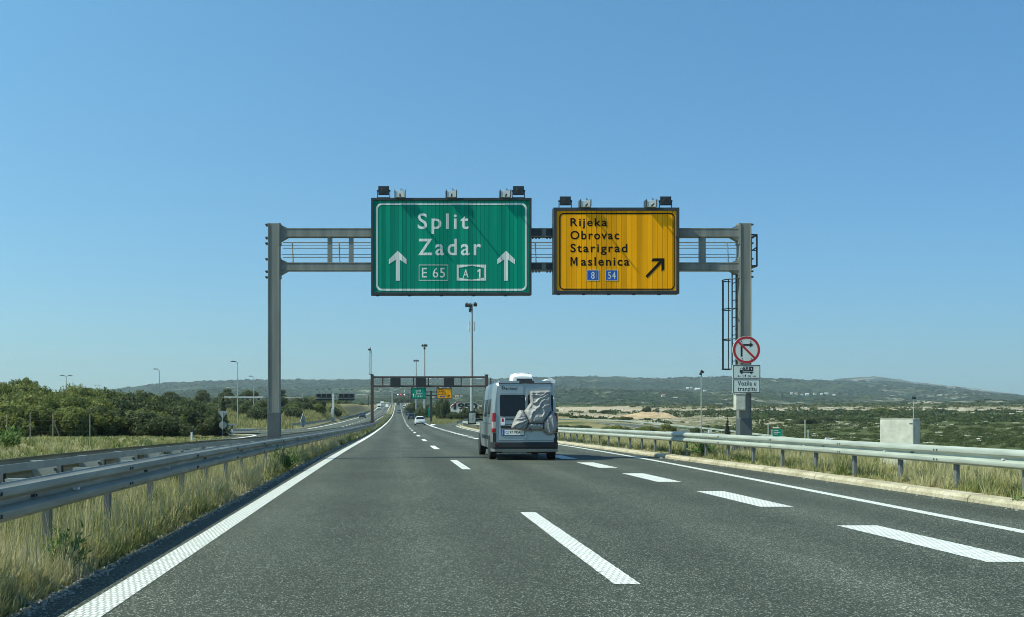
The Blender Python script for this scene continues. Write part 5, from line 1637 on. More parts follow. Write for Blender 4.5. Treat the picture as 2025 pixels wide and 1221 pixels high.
# separate leafy weeds growing at the edges
def weed(x, y, n, r, h, label, lw=.018):
    root = empty("weed", (x, y, float(ground_z(np.array([x]), np.array([y]))[0])), 0, label, "plant")
    V = []; F = []; t = []
    for k in range(n):
        a = rng.uniform(0, 2 * pi); ln = rng.uniform(.5, 1) * h; sp = rng.uniform(.1, 1) * r
        base = np.array([cos(a) * sp * .3, sin(a) * sp * .3, 0.]); tip = np.array([cos(a) * sp, sin(a) * sp, ln])
        q = base + (tip - base) * rng.uniform(.25, 1); d = tip - base; d /= np.linalg.norm(d)
        s = np.cross(d, rng.normal(size=3)); s /= np.linalg.norm(s)
        o = (s * .7 + d * .7); L_ = rng.uniform(2.5, 5) * lw; sd = np.cross(o, d); sd /= np.linalg.norm(sd) + 1e-9
        b = len(V); V += [q, q + o * L_ * .5 + sd * lw * .6, q + o * L_, q + o * L_ * .5 - sd * lw * .6]; F.append((b, b + 1, b + 2, b + 3)); t.append(rng.uniform(0, 1))
    np_obj("foliage", np.array(V), np.array(F), M['weed'], root, attrs={'tint': np.repeat(t, 4)})
    mb = MB()
    for k in range(6):
        a = rng.uniform(0, 2 * pi); mb.tube((0, 0, -.02), (cos(a) * r * .6, sin(a) * r * .6, h * .8), .004, .002, n=5)
    mb.build("stem", M['weed'], root)
weed(-2.92, 9.3, 420, .24, .42, "bright green leafy weed at a guard rail post, nearest on the left", .02)
weed(-2.78, 26.5, 520, .5, .6, "dark green leafy weed at the left edge of the road, farther along", .03)
weed(9.7, 33.5, 420, .55, .5, "green weed under the right guard rail in the shade of the signs", .035)
weed(9.35, 15.9, 200, .16, .22, "small dry tuft growing out of the kerb at the right", .018)
weed(-17.2, 47, 500, .8, 1.1, "green bush growing in the tall grass beyond the median rails", .06)

# ------------------------------------------------------------------ shrubs and trees
def crown_mesh(name, lobes, n, leaf, m, sq=.9, trunk_h=.0):
    """leaf-sized faces scattered through overlapping lobes (x,y,z,rx,rz), denser towards the outside"""
    per = np.array([l[3] * l[3] * l[4] for l in lobes]); per = per / per.sum()
    V = []; T = []
    for l, p in zip(lobes, per):
        k = int(n * p)
        d = rng.normal(size=(k, 3)); d /= np.linalg.norm(d, axis=1)[:, None]
        r = rng.uniform(.25, 1, k) ** .45
        r *= .78 + .5 * fbm(d[:, 0] * 2.3 + l[0] * 5, d[:, 1] * 2.3 + d[:, 2] * 2.7, int(l[0] * 100) % 97)
        c = np.array(l[:3]) + d * r[:, None] * np.array([l[3], l[3], l[4]])
        nrm = d + rng.normal(0, .6, (k, 3)); nrm /= np.linalg.norm(nrm, axis=1)[:, None]
        t1 = np.cross(nrm, rng.normal(size=(k, 3))); t1 /= np.linalg.norm(t1, axis=1)[:, None]; t2 = np.cross(nrm, t1)
        s = leaf * rng.uniform(.55, 1.4, k)[:, None]
        q = np.stack([c - t1 * s, c + t2 * s * .45, c + t1 * s, c - t2 * s * .45], 1)
        V.append(q)
        T.append(np.clip(.42 + .4 * (fbm(c[:, 0] * 2.2, c[:, 1] * 2.2 + c[:, 2] * 2.2, 77) - .5) * 2 + rng.normal(0, .17, k), 0, 1))
    V = np.concatenate(V); T = np.concatenate(T)
    V[:, :, 2] = np.maximum(V[:, :, 2], -.05)
    F = np.arange(len(V) * 4).reshape(-1, 4)
    return V.reshape(-1, 3), F, np.repeat(T, 4)

def shrub_proto(kind, seed):
    r = random.Random(seed)
    root = bpy.data.objects.new("shrub", None); COL.objects.link(root)
    lobes = []
    if kind == 'bush':
        for k in range(9):
            a = r.uniform(0, 2 * pi); d = r.uniform(0, .62); rad = r.uniform(.28, .5)
            lobes.append((cos(a) * d, sin(a) * d, r.uniform(.3, .95) - d * .35, rad, rad * r.uniform(.75, 1.05)))
        V, F, T = crown_mesh("crown", lobes, 5200, .06, None); h = .7
    elif kind == 'tree':
        for k in range(10):
            a = r.uniform(0, 2 * pi); d = r.uniform(.05, .55); rad = r.uniform(.22, .4)
            lobes.append((cos(a) * d, sin(a) * d, r.uniform(.75, 1.7), rad, rad * r.uniform(.7, 1.0)))
        V, F, T = crown_mesh("crown", lobes, 5000, .055, None); h = 1.3
    elif kind == 'cone':
        for k in range(14):
            z = .1 + 1.8 * k / 13; rad = .34 * (1 - k / 14.5) + .02
            lobes.append((r.uniform(-.03, .03), r.uniform(-.03, .03), z, rad, .16))
        V, F, T = crown_mesh("crown", lobes, 3600, .05, None); h = 1.6
    else:      # feathery tall shrub with upright sprays
        for k in range(16):
            a = r.uniform(0, 2 * pi); d = r.uniform(.05, .6)
            lobes.append((cos(a) * d, sin(a) * d, r.uniform(.4, 1.2), r.uniform(.13, .22), r.uniform(.35, .6)))
        V, F, T = crown_mesh("crown", lobes, 5200, .05, None); h = .9
    m = {'cone': 'leaf_conifer'}.get(kind, 'leaf' if seed % 3 else 'leaf_dark')
    np_obj("crown", V, F, M[m], root, attrs={'tint': T})
    mb = MB()
    mb.tube((0, 0, -.2), (0, 0, h * .55), .05, .035, n=8)
    for k in range(6):
        a = 2 * pi * k / 6 + r.random(); q = (cos(a) * .34, sin(a) * .34, h * r.uniform(.75, 1.1))
        z = h * r.uniform(.12, .5)
        mb.tube((0, 0, z), q, .028, .01, n=6)
    mb.build("trunk", M['bark'], root)
    return root
random.seed(21)
_protos = {}
_used = set()
def plant(kind, v, x, y, s, sz, label, cat, group=None, zoff=-.05):
    key = (kind, v)
    if key not in _protos: _protos[key] = shrub_proto(kind, v)
    p = _protos[key]
    if key not in _used: o = p; _used.add(key)
    else: o = copy_tree(p)
    o.name = {'bush': 'shrub', 'feather': 'shrub', 'tree': 'tree', 'cone': 'cypress_tree'}[kind]
    z = float(ground_z(np.array([float(x)]), np.array([float(y)]))[0])
    o.location = (x, y, z + zoff); o.scale = (s, s, sz); o.rotation_euler = (0, 0, random.uniform(0, 6.28))
    return tag(o, label, cat, group)

# thicket behind the wire fence on the left: tall green bushes, then darker ones to the right
TH = "green shrub in the thicket behind the wire fence on the left"
TD = "dark shrub in the lower thicket left of the slip road"
def top_of(kind, v):
    """height of a shrub's crown at scale one"""
    if (kind, v) not in _protos: _protos[(kind, v)] = shrub_proto(kind, v)
    c = [o for o in _protos[(kind, v)].children if o.name.startswith("crown")][0]
    co = np.empty(len(c.data.vertices) * 3); c.data.vertices.foreach_get("co", co)
    return float(np.percentile(co.reshape(-1, 3)[:, 2], 99))
def outline_y(px_): return float(np.interp(px_, [-40, 0, 60, 110, 160, 205, 260, 320, 380, 432], [764, 765, 766, 771, 771, 777, 781, 787, 796, 812]))
def hedge(n, p0, p1, d0, d1, drop, kinds, vs_, label, group):
    for k in range(n):
        px_ = p0 + (p1 - p0) * (k + .5) / n + random.uniform(-4, 4); d = random.uniform(d0, d1)
        kd, v = random.choice(kinds), random.choice(vs_)
        x = at(px_, d); g0 = float(ground_z(np.array([x]), np.array([d]))[0])
        hgt = max(1.0, zt(outline_y(px_) + drop + random.uniform(-4, 7), d) - g0)
        plant(kd, v, x, d, random.uniform(1.9, 2.7), hgt / top_of(kd, v), label, "shrub", group)
hedge(22, -30, 215, 96, 103, 0, ['bush', 'feather', 'feather'], [1, 2, 4, 5], TH, "thicket behind the wire fence")
hedge(22, -30, 215, 88, 94, 16, ['bush', 'feather', 'bush'], [1, 2, 4, 5], TH, "thicket behind the wire fence")
hedge(18, -10, 190, 80, 86, 38, ['feather', 'feather', 'bush'], [1, 4, 5], TH, "thicket behind the wire fence")
hedge(26, 195, 424, 97, 102, 0, ['bush', 'feather', 'bush'], [3, 6, 9, 1], TD, "dark thicket left of the slip road")
hedge(24, 190, 418, 92, 96, 14, ['bush', 'bush', 'feather'], [3, 6, 9], TD, "dark thicket left of the slip road")
hedge(18, 190, 345, 86, 90, 32, ['bush', 'feather'], [3, 6, 4], TD, "dark thicket left of the slip road")
for px_, d, s, yt, lb in ((12, 104, 1.5, 758, "leafy tree at the far left, standing just above the thicket"), (38, 107, 1.7, 750, "tallest tree above the thicket at the far left"), (60, 106, 1.0, 753, "slim tall tree right beside the tallest one above the thicket"), (149, 106, 1.1, 767, "round-topped tree just right of the double street lamp, above the thicket")):
    x = at(px_, d); v = 2 if px_ % 2 else 5
    plant('tree', v, x, d, s, (zt(yt, d) - float(ground_z(np.array([x]), np.array([d]))[0])) / top_of('tree', v), lb, "tree")
plant('cone', 8, at(442, 150), 150, 1.9, 2.3, "slender dark cypress behind the signs at the slip road", "tree")
plant('cone', 8, at(1438, 140), 140, 1.7, 2.2, "small dark cypress beside the ramp, left of the right gantry post", "tree")
# bushes beyond the slip road and along the far left
for k in range(44):
    px_ = random.uniform(425, 668); d = random.uniform(165, 330)
    if px_ > 600: d = random.uniform(235, 330)
    if px_ > 540 and d < 190: d += 30
    plant('bush', random.choice([1, 3, 6, 9]), at(px_, d), d, random.uniform(1.8, 3.2), random.uniform(1.7, 2.9), "dark green bush on the rough ground beyond the slip road", "shrub", "bushes beyond the slip road", -.2)
for k in range(26):
    px_ = random.uniform(150, 560); d = random.uniform(330, 560)
    plant(random.choice(['bush', 'tree']), random.choice([3, 6, 9]), at(px_, d), d, random.uniform(3, 5), random.uniform(2.2, 3.4), "dark tree on the plain in front of the hills on the left", "tree", "trees on the left-hand plain", -.3)
# bushes in the gore and beyond the exit curve
for px_, d, s, h in [(872 + 6.0 * k + random.uniform(-3, 3), random.choice([random.uniform(258, 268), random.uniform(280, 300)]), random.uniform(2.2, 3.4), random.uniform(2.6, 3.8)) for k in range(17)]:
    if px_ > 884: h, s = random.uniform(1.75, 2.2), s * .8
    if px_ > 884 and d > 270: d -= 25
    plant(random.choice(['bush', 'feather']), random.choice([3, 6, 9]), at(px_, d), d, s, h, "dark bush in the clump beyond the exit curve", "shrub", "bushes beyond the exit curve", -.2)
for px_, d, s, h in [(830, 330, 3, 3), (846, 300, 2.4, 2.6), (812, 430, 4, 3.5), (838, 420, 4, 3.4), (858, 350, 3, 3), (820, 520, 4, 4)]:
    plant('bush', 6, at(px_, d), d, s, h, "bush on the right verge of the motorway beyond the exit", "shrub", "bushes on the far right verge", -.2)
# shrubs on the slope inside the ramp loop and beside the scrub
for px_, d, s, h, v in [(1155, 172, 2.4, 1.5, 6), (1185, 180, 2.6, 1.5, 3), (1222, 168, 2.3, 1.35, 3), (1241, 196, 1.7, 2.0, 9), (1262, 150, 2.1, 1.0, 4), (1285, 158, 2.0, 1.15, 1), (1310, 150, 1.6, 1.1, 6), (1335, 140, 1.7, 1.15, 4), (1365, 142, 1.5, .8, 3), (1120, 190, 1.8, 1.4, 9), (1205, 190, 2.2, 1.6, 6), (1137, 165, 1.5, 1.0, 4)] + [(random.uniform(1112, 1385), random.uniform(120, 215), random.uniform(1.6, 2.8), random.uniform(1.0, 1.9), random.choice([1, 3, 4, 6, 9])) for k in range(34)]:
    plant('bush', v, at(px_, d), d, s, h, "rounded shrub on the dry slope inside the ramp curve", "shrub", "shrubs inside the ramp curve", -.15)
for px_, d, s, h in [(1234, 330, 2.6, 2.6), (1286, 470, 4.5, 4.0), (1198, 520, 4, 2.6), (1740, 480, 4.5, 4), (1590, 330, 3.5, 2.8), (1625, 345, 3.6, 2.7)]:
    plant(random.choice(['bush', 'feather', 'bush']), random.choice([6, 3, 4]), at(px_, d), d, s * random.uniform(.8, 1.5), h * random.uniform(.55, .85), "dark bush standing on the pale soil of the plain", "shrub", "bushes on the right-hand plain", -.3)
for o, v in list(_protos.items()):
    if o not in _used: pass

# low scrub covering the plain on the right, too many clumps to count
def scrub(name, n, pxr, dr, size, leaf_n, leaf, m='scrub', seed=0, thr=(.32, .6), cond=None):
    D = dr[0] * (dr[1] / dr[0]) ** rng.uniform(0, 1, n); P_ = rng.uniform(pxr[0], pxr[1], n)
    X = (P_ - 785) * D / 2100
    k = fbm(X / 26, D / 26, seed, 3) > rng.uniform(*thr, n)
    k &= rng.uniform(0, 1, n) > (soil_at(X, D) - .2) * 2.6
    if cond is not None: k &= cond(X, D)
    X, D = X[k], D[k]; n = len(X)
    Z = ground_z(X, D)
    s = size * rng.uniform(.55, 1.35, n) * np.clip(D / 250, .7, 2.2)
    d = rng.normal(size=(n, leaf_n, 3)); d /= np.linalg.norm(d, axis=2)[..., None]; d[..., 2] = np.abs(d[..., 2])
    r = rng.uniform(.3, 1, (n, leaf_n)) ** .5 * (.7 + .5 * rng.uniform(0, 1, (n, leaf_n)))
    c = np.stack([X, D, Z - .05], -1)[:, None] + d * r[..., None] * (s[:, None, None] * np.array([1.15, 1.15, .62]))
    nr = d + rng.normal(0, .55, d.shape); nr /= np.linalg.norm(nr, axis=2)[..., None]
    t1 = np.cross(nr, rng.normal(size=d.shape)); t1 /= np.linalg.norm(t1, axis=2)[..., None]; t2 = np.cross(nr, t1)
    q = (leaf * s[:, None] * rng.uniform(.6, 1.3, (n, leaf_n)))[..., None]
    V = np.stack([c - t1 * q, c + t2 * q * .7, c + t1 * q, c - t2 * q * .7], 2).reshape(-1, 3)
    T = np.repeat(np.clip(rng.uniform(0, 1, n)[:, None] * .7 + rng.normal(.15, .15, (n, leaf_n)), 0, 1).ravel(), 4)
    return tag(np_obj(name, V, np.arange(len(V)).reshape(-1, 4), M[m], attrs={'tint': T}), kind="stuff")
notloop = lambda X, Y: (X > 62) | (Y > 300)
scrub("scrubland", 4400, (1390, 2100), (108, 300), .85, 70, .17, seed=31, cond=notloop, thr=(.34, .62))
scrub("scrubland", 5200, (1090, 2150), (300, 700), 1.0, 26, .29, seed=32, thr=(.36, .66), cond=lambda X, Y: X > 24)
scrub("scrubland", 4200, (1000, 2200), (700, 1030), 1.1, 10, .45, seed=33, thr=(.4, .7), cond=lambda X, Y: X > 30)
scrub("scrubland", 1500, (300, 760), (260, 1000), 1.2, 14, .4, seed=34, thr=(.34, .62), cond=lambda X, Y: X < -22)
scrub("scrubland", 900, (800, 1100), (380, 1000), 1.2, 14, .4, seed=35, thr=(.34, .62), cond=lambda X, Y: X > 14)
# tall pale seed heads standing out of the verges, and grit along the asphalt edges
for nm, n_, x0, x1, y0, y1 in (("seed_stalks", 5200, -3.7, -2.75, 5, 60), ("seed_stalks", 3800, 9.9, 12.5, 10, 80)):
    u = rng.uniform(0, 1, n_); Y = y0 * (y1 / y0) ** u; X = rng.uniform(x0, x1, n_) + (np.interp(Y, _ky, _kx) - 9 if x0 > 0 else 0)
    tag(blades(nm, X, Y, rng.uniform(.35, .72, n_) * (1 if x0 < 0 else .8), np.interp(Y, [y0, y1], [.006, .022]), rng.uniform(.8, 1, n_), M['grass'], .25), kind="stuff")
n_ = 1500
Y = 5 * 16 ** rng.uniform(0, 1, n_); side = rng.uniform(0, 1, n_) < .9
X = np.where(side, -2.62 + rng.normal(0, .05, n_), np.interp(Y, _ky, _kx) - np.abs(rng.normal(0, .1, n_)))
s_ = rng.uniform(.004, .016, n_) * np.clip(Y / 12, 1, 3)
b_ = np.array([[-1, -1, -.4], [1, -1, -.4], [1, 1, -.4], [-1, 1, -.4], [-.6, -.7, .6], [.7, -.5, .5], [.55, .65, .7], [-.7, .6, .5]])
Vg = b_[None] * rng.uniform(.6, 1.4, (n_, 8, 3)) * s_[:, None, None] + np.stack([X, Y, prof(Y) + .004], -1)[:, None]
Fg = (np.array([[4, 5, 6, 7], [0, 1, 5, 4], [1, 2, 6, 5], [2, 3, 7, 6], [3, 0, 4, 7]])[None] + (np.arange(n_) * 8)[:, None, None]).reshape(-1, 4)
tag(np_obj("roadside_grit", Vg.reshape(-1, 3), Fg, mat("pale_grit", (.30, .28, .23), .9, 0, .4, 30)), kind="stuff")
# pale limestone blocks lying among the scrub
n = 1500
D = 120 * (900 / 120) ** rng.uniform(0, 1, n); X = (rng.uniform(1100, 2150, n) - 785) * D / 2100
k = notloop(X, D) & (fbm(X / 30, D / 30, 55) > rng.uniform(.35, .65, n)); X, D = X[k], D[k]; n = len(X)
Z = ground_z(X, D); s = rng.uniform(.25, .7, n) * np.clip(D / 260, .6, 2.4)
base = np.array([[-1, -1, -.3], [1, -1, -.3], [1, 1, -.3], [-1, 1, -.3], [-.6, -.7, .45], [.7, -.5, .35], [.55, .65, .5], [-.7, .6, .3]])
V = base[None] * rng.uniform(.7, 1.3, (n, 8, 3)) * s[:, None, None] * np.array([1.6, 1.1, .5]) + np.stack([X, D, Z], -1)[:, None]
F = (np.array([[4, 5, 6, 7], [0, 1, 5, 4], [1, 2, 6, 5], [2, 3, 7, 6], [3, 0, 4, 7]])[None] + (np.arange(n) * 8)[:, None, None]).reshape(-1, 4)
M['rock'] = mat("pale_limestone", (.50, .45, .37), .9, 0, .2, 1.5)
tag(np_obj("limestone_blocks", V.reshape(-1, 3), F, M['rock']), kind="stuff")
# wooded crest of the hills, an uneven line of small crowns
n = 30000
U = rng.uniform(120, 2060, n); D = np.where(rng.uniform(0, 1, n) < .16, rng.uniform(3500, 4150, n), rng.uniform(1150, 4000, n))
k = fbm(U / 40, D / 160, 81, 4) > rng.uniform(.36, .6, n); U, D = U[k], D[k]; n = len(U)
Xh = (U - 785) / 2100 * D
iu = np.clip(np.searchsorted(us, U), 1, len(us) - 1); idd = np.clip(np.searchsorted(ds, D), 1, len(ds) - 1)
fu = (U - us[iu - 1]) / (us[iu] - us[iu - 1]); fd_ = (D - ds[idd - 1]) / (ds[idd] - ds[idd - 1])
Zh = (HZ[idd - 1, iu - 1] * (1 - fu) + HZ[idd - 1, iu] * fu) * (1 - fd_) + (HZ[idd, iu - 1] * (1 - fu) + HZ[idd, iu] * fu) * fd_
s = rng.uniform(2, 5.5, n) * np.clip(D / 3000, .5, 1.1) * np.where(fbm(U / 25, D / 300, 71) > .5, 1.3, .7)
base = np.array([[-1, -1, -.6], [1, -1, -.6], [1, 1, -.6], [-1, 1, -.6], [-.75, -.75, .5], [.8, -.6, .4], [.6, .75, .6], [-.8, .6, .35]])
V = base[None] * rng.uniform(.6, 1.4, (n, 8, 3)) * s[:, None, None] + np.stack([Xh, D, Zh], -1)[:, None]
F = (np.array([[4, 5, 6, 7], [0, 1, 5, 4], [1, 2, 6, 5], [2, 3, 7, 6], [3, 0, 4, 7]])[None] + (np.arange(n) * 8)[:, None, None]).reshape(-1, 4)
tag(np_obj("hilltop_woods", V.reshape(-1, 3), F, M['scrub'], attrs={'tint': np.repeat(rng.uniform(0, .7, n), 8)}), kind="stuff")
# ------------------------------------------------------------------ wire fence on the left
def gz(x, y): return float(ground_z(np.array([float(x)]), np.array([float(y)]))[0])
fx0, fy0 = at(-10, 76), 76.0
fen = empty("wire_fence", (fx0, fy0, gz(fx0, fy0)), 0, "wire mesh fence on thin posts in front of the thicket at the left", "fence")
fpts = [(-34, 74), (14, 74), (60, 75), (105, 76), (178, 79)]
fp = [Vector((at(a, d) - fx0, d - fy0, gz(at(a, d), d) - gz(fx0, fy0))) for a, d in fpts]
for p in fp:
    MB().tube(p + Vector((0, 0, -.2)), p + Vector((0, 0, 1.75)), .035, n=8).build("post", M['wood'], fen)
MB().tube(fp[3] + Vector((0, 0, 1.4)), fp[3] + Vector((.55, -.2, .1)), .045, n=8).build("brace", M['bark'], fen)
mb = MB()
for a, b in zip(fp[:-1], fp[1:]):
    for z in np.arange(.1, 1.7, .4): mb.tube(a + Vector((0, 0, z)), b + Vector((0, 0, z)), .0025, n=4, caps=False)
    n = int((b - a).length / .6)
    for k in range(1, n):
        p = a.lerp(b, k / n); mb.tube(p + Vector((0, 0, .1)), p + Vector((0, 0, 1.7)), .0015, n=4, caps=False)
mb.build("wire_mesh", M['steel'], fen)

# ------------------------------------------------------------------ street lamps on the left
def street_lamp(px_, ytop, ybase, d, label, arms=((-1, .8),), r=.09, zb=None):
    x = at(px_, d); z0 = gz(x, d) - .1 if zb is None else zb
    root = empty("street_lamp", (x, d, z0), 0, label, "street lamp")
    h = zt(ytop, d) - z0
    mb = MB(); mb.tube((0, 0, 0), (0, 0, h * .5), r, r * .85, n=12); mb.tube((0, 0, h * .5), (0, 0, h - .25), r * .85, r * .6, n=12)
    mb.build("pole", M['steel'], root, smooth=True)
    for s, L_ in arms:
        mb = MB(); mb.path([(0, 0, h - .3), (s * .06, 0, h - .1), (s * .2, 0, h), (s * L_ * .5, 0, h + .05)], r * .5, 8); mb.build("arm", M['steel'], root)
        mb = MB(); e = L_
        mb.loft([[(s * (L_ * .35), y, h + a), (s * (L_ * .35), -y, h + a), (s * (L_ * .35), -y, h + a + .1), (s * (L_ * .35), y, h + a + .1)] for y, a in ((.1, .02),)] + [[(s * (L_ * .9), y, h + a), (s * (L_ * .9), -y, h + a), (s * (L_ * .9), -y, h + a + .14), (s * (L_ * .9), y, h + a + .14)] for y, a in ((.17, .0),)] + [[(s * (L_ * 1.25), y, h + a), (s * (L_ * 1.25), -y, h + a), (s * (L_ * 1.25), -y, h + a + .06), (s * (L_ * 1.25), y, h + a + .06)] for y, a in ((.1, .02),)])
        mb.build("lamp_head", M['steel_dark'], root)
    MB().tube((0, 0, -.1), (0, 0, .35), r * 1.4, n=12).build("base", M['steel'], root)
    return root
street_lamp(470, 716, 840, 150, "tall single-arm street lamp by the slip road, left of the near gantry post")
street_lamp(502, 745, 830, 205, "pale street lamp just left of the near gantry post, the farther of the pair", ((-1, .8),))
street_lamp(315, 731, 800, 170, "single-arm street lamp rising behind the dark thicket, between hill and bushes")
street_lamp(131, 744, 775, 190, "double-headed street lamp rising behind the thicket on the left", ((-1, .9), (1, .9)))
street_lamp(302, 780, 800, 330, "short distant lamp post on the plain behind the dark thicket", ((-1, .7),))

# ------------------------------------------------------------------ tall floodlight masts
def mast(px_, ytop, d, label, r0, r1, heads, extra=None, z0=None, hs=1.0):
    x = at(px_, d); z0 = gz(x, d) if z0 is None else z0
    root = empty("floodlight_mast", (x, d, z0), 0, label, "floodlight mast")
    h = zt(ytop, d) - z0
    mb = MB(); mb.tube((0, 0, -.1), (0, 0, h * .5), r0, (r0 + r1) / 2, n=16); mb.tube((0, 0, h * .5), (0, 0, h), (r0 + r1) / 2, r1, n=16)
    mb.build("pole", M['steel'], root, smooth=True)
    MB().tube((0, 0, -.1), (0, 0, .12), r0 * 2.2, n=16).build("base_flange", M['steel'], root)
    for k, (hx, hy, hz_) in enumerate(heads):
        mb = MB(); mb.tube((0, 0, h + hz_ + .1), (hx * hs, hy * hs, h + hz_ + .1), .05, n=6)
        q = Matrix.Rotation(radians(35), 3, 'X')
        mb.box((hx * hs, hy * hs - .1, h + hz_ + .0), (.62 * hs, .35 * hs, .55 * hs), q)
        mb.tube((hx * hs, hy * hs, h + hz_ + .1), (hx * hs, hy * hs, h + hz_ + .45 * hs), .12 * hs, n=8)
        mb.build("floodlight", M['steel_dark'], root)
    if extra: extra(root, h)
    return root
def antennas(root, h):
    for s in (-1, 1):
        mb = MB(); mb.bb(s * .47 - .1, s * .47 + .1, -.08, .08, h - 4.6, h - 3.0); mb.build("antenna_panel", M['housing'], root, bevel=.03)
        mb = MB(); mb.tube((0, 0, h - 3.3), (s * .4, 0, h - 3.3), .03, n=6); mb.tube((0, 0, h - 4.3), (s * .4, 0, h - 4.3), .03, n=6); mb.tube((s * .4, .0, h - 4.7), (s * .4, 0, h - 2.9), .03, n=6); mb.build("antenna_bracket", M['steel_dark'], root)
    MB().tube((0, 0, h), (0, 0, h + 1.4), .015, n=5).build("lightning_rod", M['steel_dark'], root)
mast(933, 603, 186, "tallest floodlight mast, with antenna panels, left of the van", .33, .17, [(-.85, 0, -.1), (-.3, -.2, -.2), (.6, 0, .0), (-.2, .1, -.95)], antennas)
mast(839.5, 684, 330, "tall floodlight mast left of the yellow distant sign, second tallest", .34, .18, [(-.6, 0, 0), (.6, 0, 0), (0, -.2, -.8), (.1, 0, .1)])
mast(823, 714, 432, "slimmer floodlight mast behind the distant green sign", .3, .16, [(-.75, 0, 0), (.75, 0, 0), (0, 0, .1)])
mast(1387, 735, 152, "white floodlight mast on the slope by the low ramp on the right", .11, .08, [(-.28, 0, -.35), (.3, 0, -.1), (.0, -.1, .0)], z0=gz(at(1387, 152), 152), hs=.5)
mast(1807, 787, 172, "small floodlight mast rising behind the roadside cabinet", .09, .07, [(-.3, 0, 0), (.25, 0, -.05)], hs=.5)

# lamp posts in the far median
lp = None
for k, d in enumerate((610, 640, 676, 720, 770, 830)):
    if lp is None:
        lp = empty("lamp_post", (0, 0, 0))
        mb = MB(); mb.tube((0, 0, -.2), (0, 0, 13.0), .10, .06, n=8); mb.build("pole", M['steel'], lp)
        mb = MB(); mb.tube((0, 0, 12.9), (1.5, 0, 13.3), .06, n=6); mb.tube((0, 0, 12.9), (-1.5, 0, 13.3), .06, n=6); mb.build("arm", M['steel'], lp)
        mb = MB(); mb.box((1.7, 0, 13.35), (.8, .3, .16)); mb.build("lamp_head", M['steel'], lp)
        mb = MB(); mb.box((-1.7, 0, 13.35), (.8, .3, .16)); mb.build("lamp_head", M['steel'], lp)
        o = lp
    else: o = copy_tree(lp)
    o.location = (-3.9 + float(drift(d)), d, rz(d))
    tag(o, "tall lamp post in the row along the far median strip", "lamp post", "lamp posts along the far median")

# ------------------------------------------------------------------ second gantry, brown, with three dark panels
D2 = 164.0
zg = rz(D2)
g2 = empty("signal_gantry", (at(735, D2), D2, zg), 0, "brown rusted gantry over the carriageway with three dark panels, in the distance", "gantry")
def x2(p): return at(p, D2) - at(735, D2)
def z2(p): return zt(p, D2) - zg
for p in (736, 962):
    mb = MB(); mb.bb(x2(p) - .24, x2(p) + .24, -.24, .24, -.3, z2(742)); mb.bb(x2(p) - .28, x2(p) + .28, -.28, .28, z2(742) + .001, z2(741)); mb.build("post", M['corten'], g2, bevel=.02)
for a, b in ((748, 744.5), (766, 762.5)):
    MB().bb(x2(739), x2(959), -.18, .18, z2(a), z2(b)).build("beam", M['corten'], g2, bevel=.015)
for p in (757, 818, 847, 912):
    MB().bb(x2(p) - .09, x2(p) + .09, -.1, .1, z2(762.5), z2(748)).build("strut", M['corten'], g2)
mb = MB()
for z in (752, 756, 746): mb.tube((x2(739), .6, z2(z)), (x2(961), .6, z2(z)), .03, n=5)
mb.build("walkway_railing", M['steel'], g2)
for p in (782, 832, 887.5):
    mb = MB(); mb.bb(x2(p) - .8, x2(p) + .8, -.55, -.2, z2(766.5), z2(746.5)); pn = mb.build("signal_panel", M['steel_dark'], g2, bevel=.03)
    mb = MB(); mb.bb(x2(p) - .7, x2(p) + .7, -.562, -.552, z2(765.2), z2(747.8)); mb.build("screen", M['bumper'], pn)
mb = MB(); mb.path([(x2(964), -.2, z2(764)), (x2(971), -.2, z2(764)), (x2(971), -.2, z2(748)), (x2(964), -.2, z2(748))], .05, 5); mb.path([(x2(971), -.2, z2(764)), (x2(971), .8, z2(764)), (x2(971), .8, z2(748)), (x2(971), -.2, z2(748))], .05, 5); mb.build("landing_cage", M['steel_dark'], g2)
# lattice mast standing on its left post
lm = empty("lattice_mast", (at(733, D2), D2, zg + z2(741)), 0, "slim lattice mast standing on the left post of the brown gantry", "mast")
h = zt(693, D2) - zg - z2(741)
mb = MB()
c4 = [(-.17, -.17), (.17, -.17), (.17, .17), (-.17, .17)]
for a, b in c4: mb.tube((a, b, 0), (a * .9, b * .9, h), .035, n=5)
k = 0; z = 0
while z < h - .2:
    for i in range(4):
        a, b = c4[i], c4[(i + 1) % 4]
        if k % 2: a, b = b, a
        mb.tube((a[0], a[1], z), (b[0], b[1], z + .38), .02, n=4); mb.tube((a[0], a[1], z), (b[0], b[1], z), .02, n=4)
    z += .38; k += 1
mb.build("lattice", M['steel'], lm)
mb = MB(); mb.box((-.2, -.2, h + .1), (.4, .3, .25)); mb.tube((0, 0, h - .1), (0, 0, h + .5), .04, n=6); mb.build("camera_head", M['steel_dark'], lm)
mb = MB(); mb.box((0, 0, .05), (.6, .6, .1)); mb.build("foot_plate", M['steel_dark'], lm)

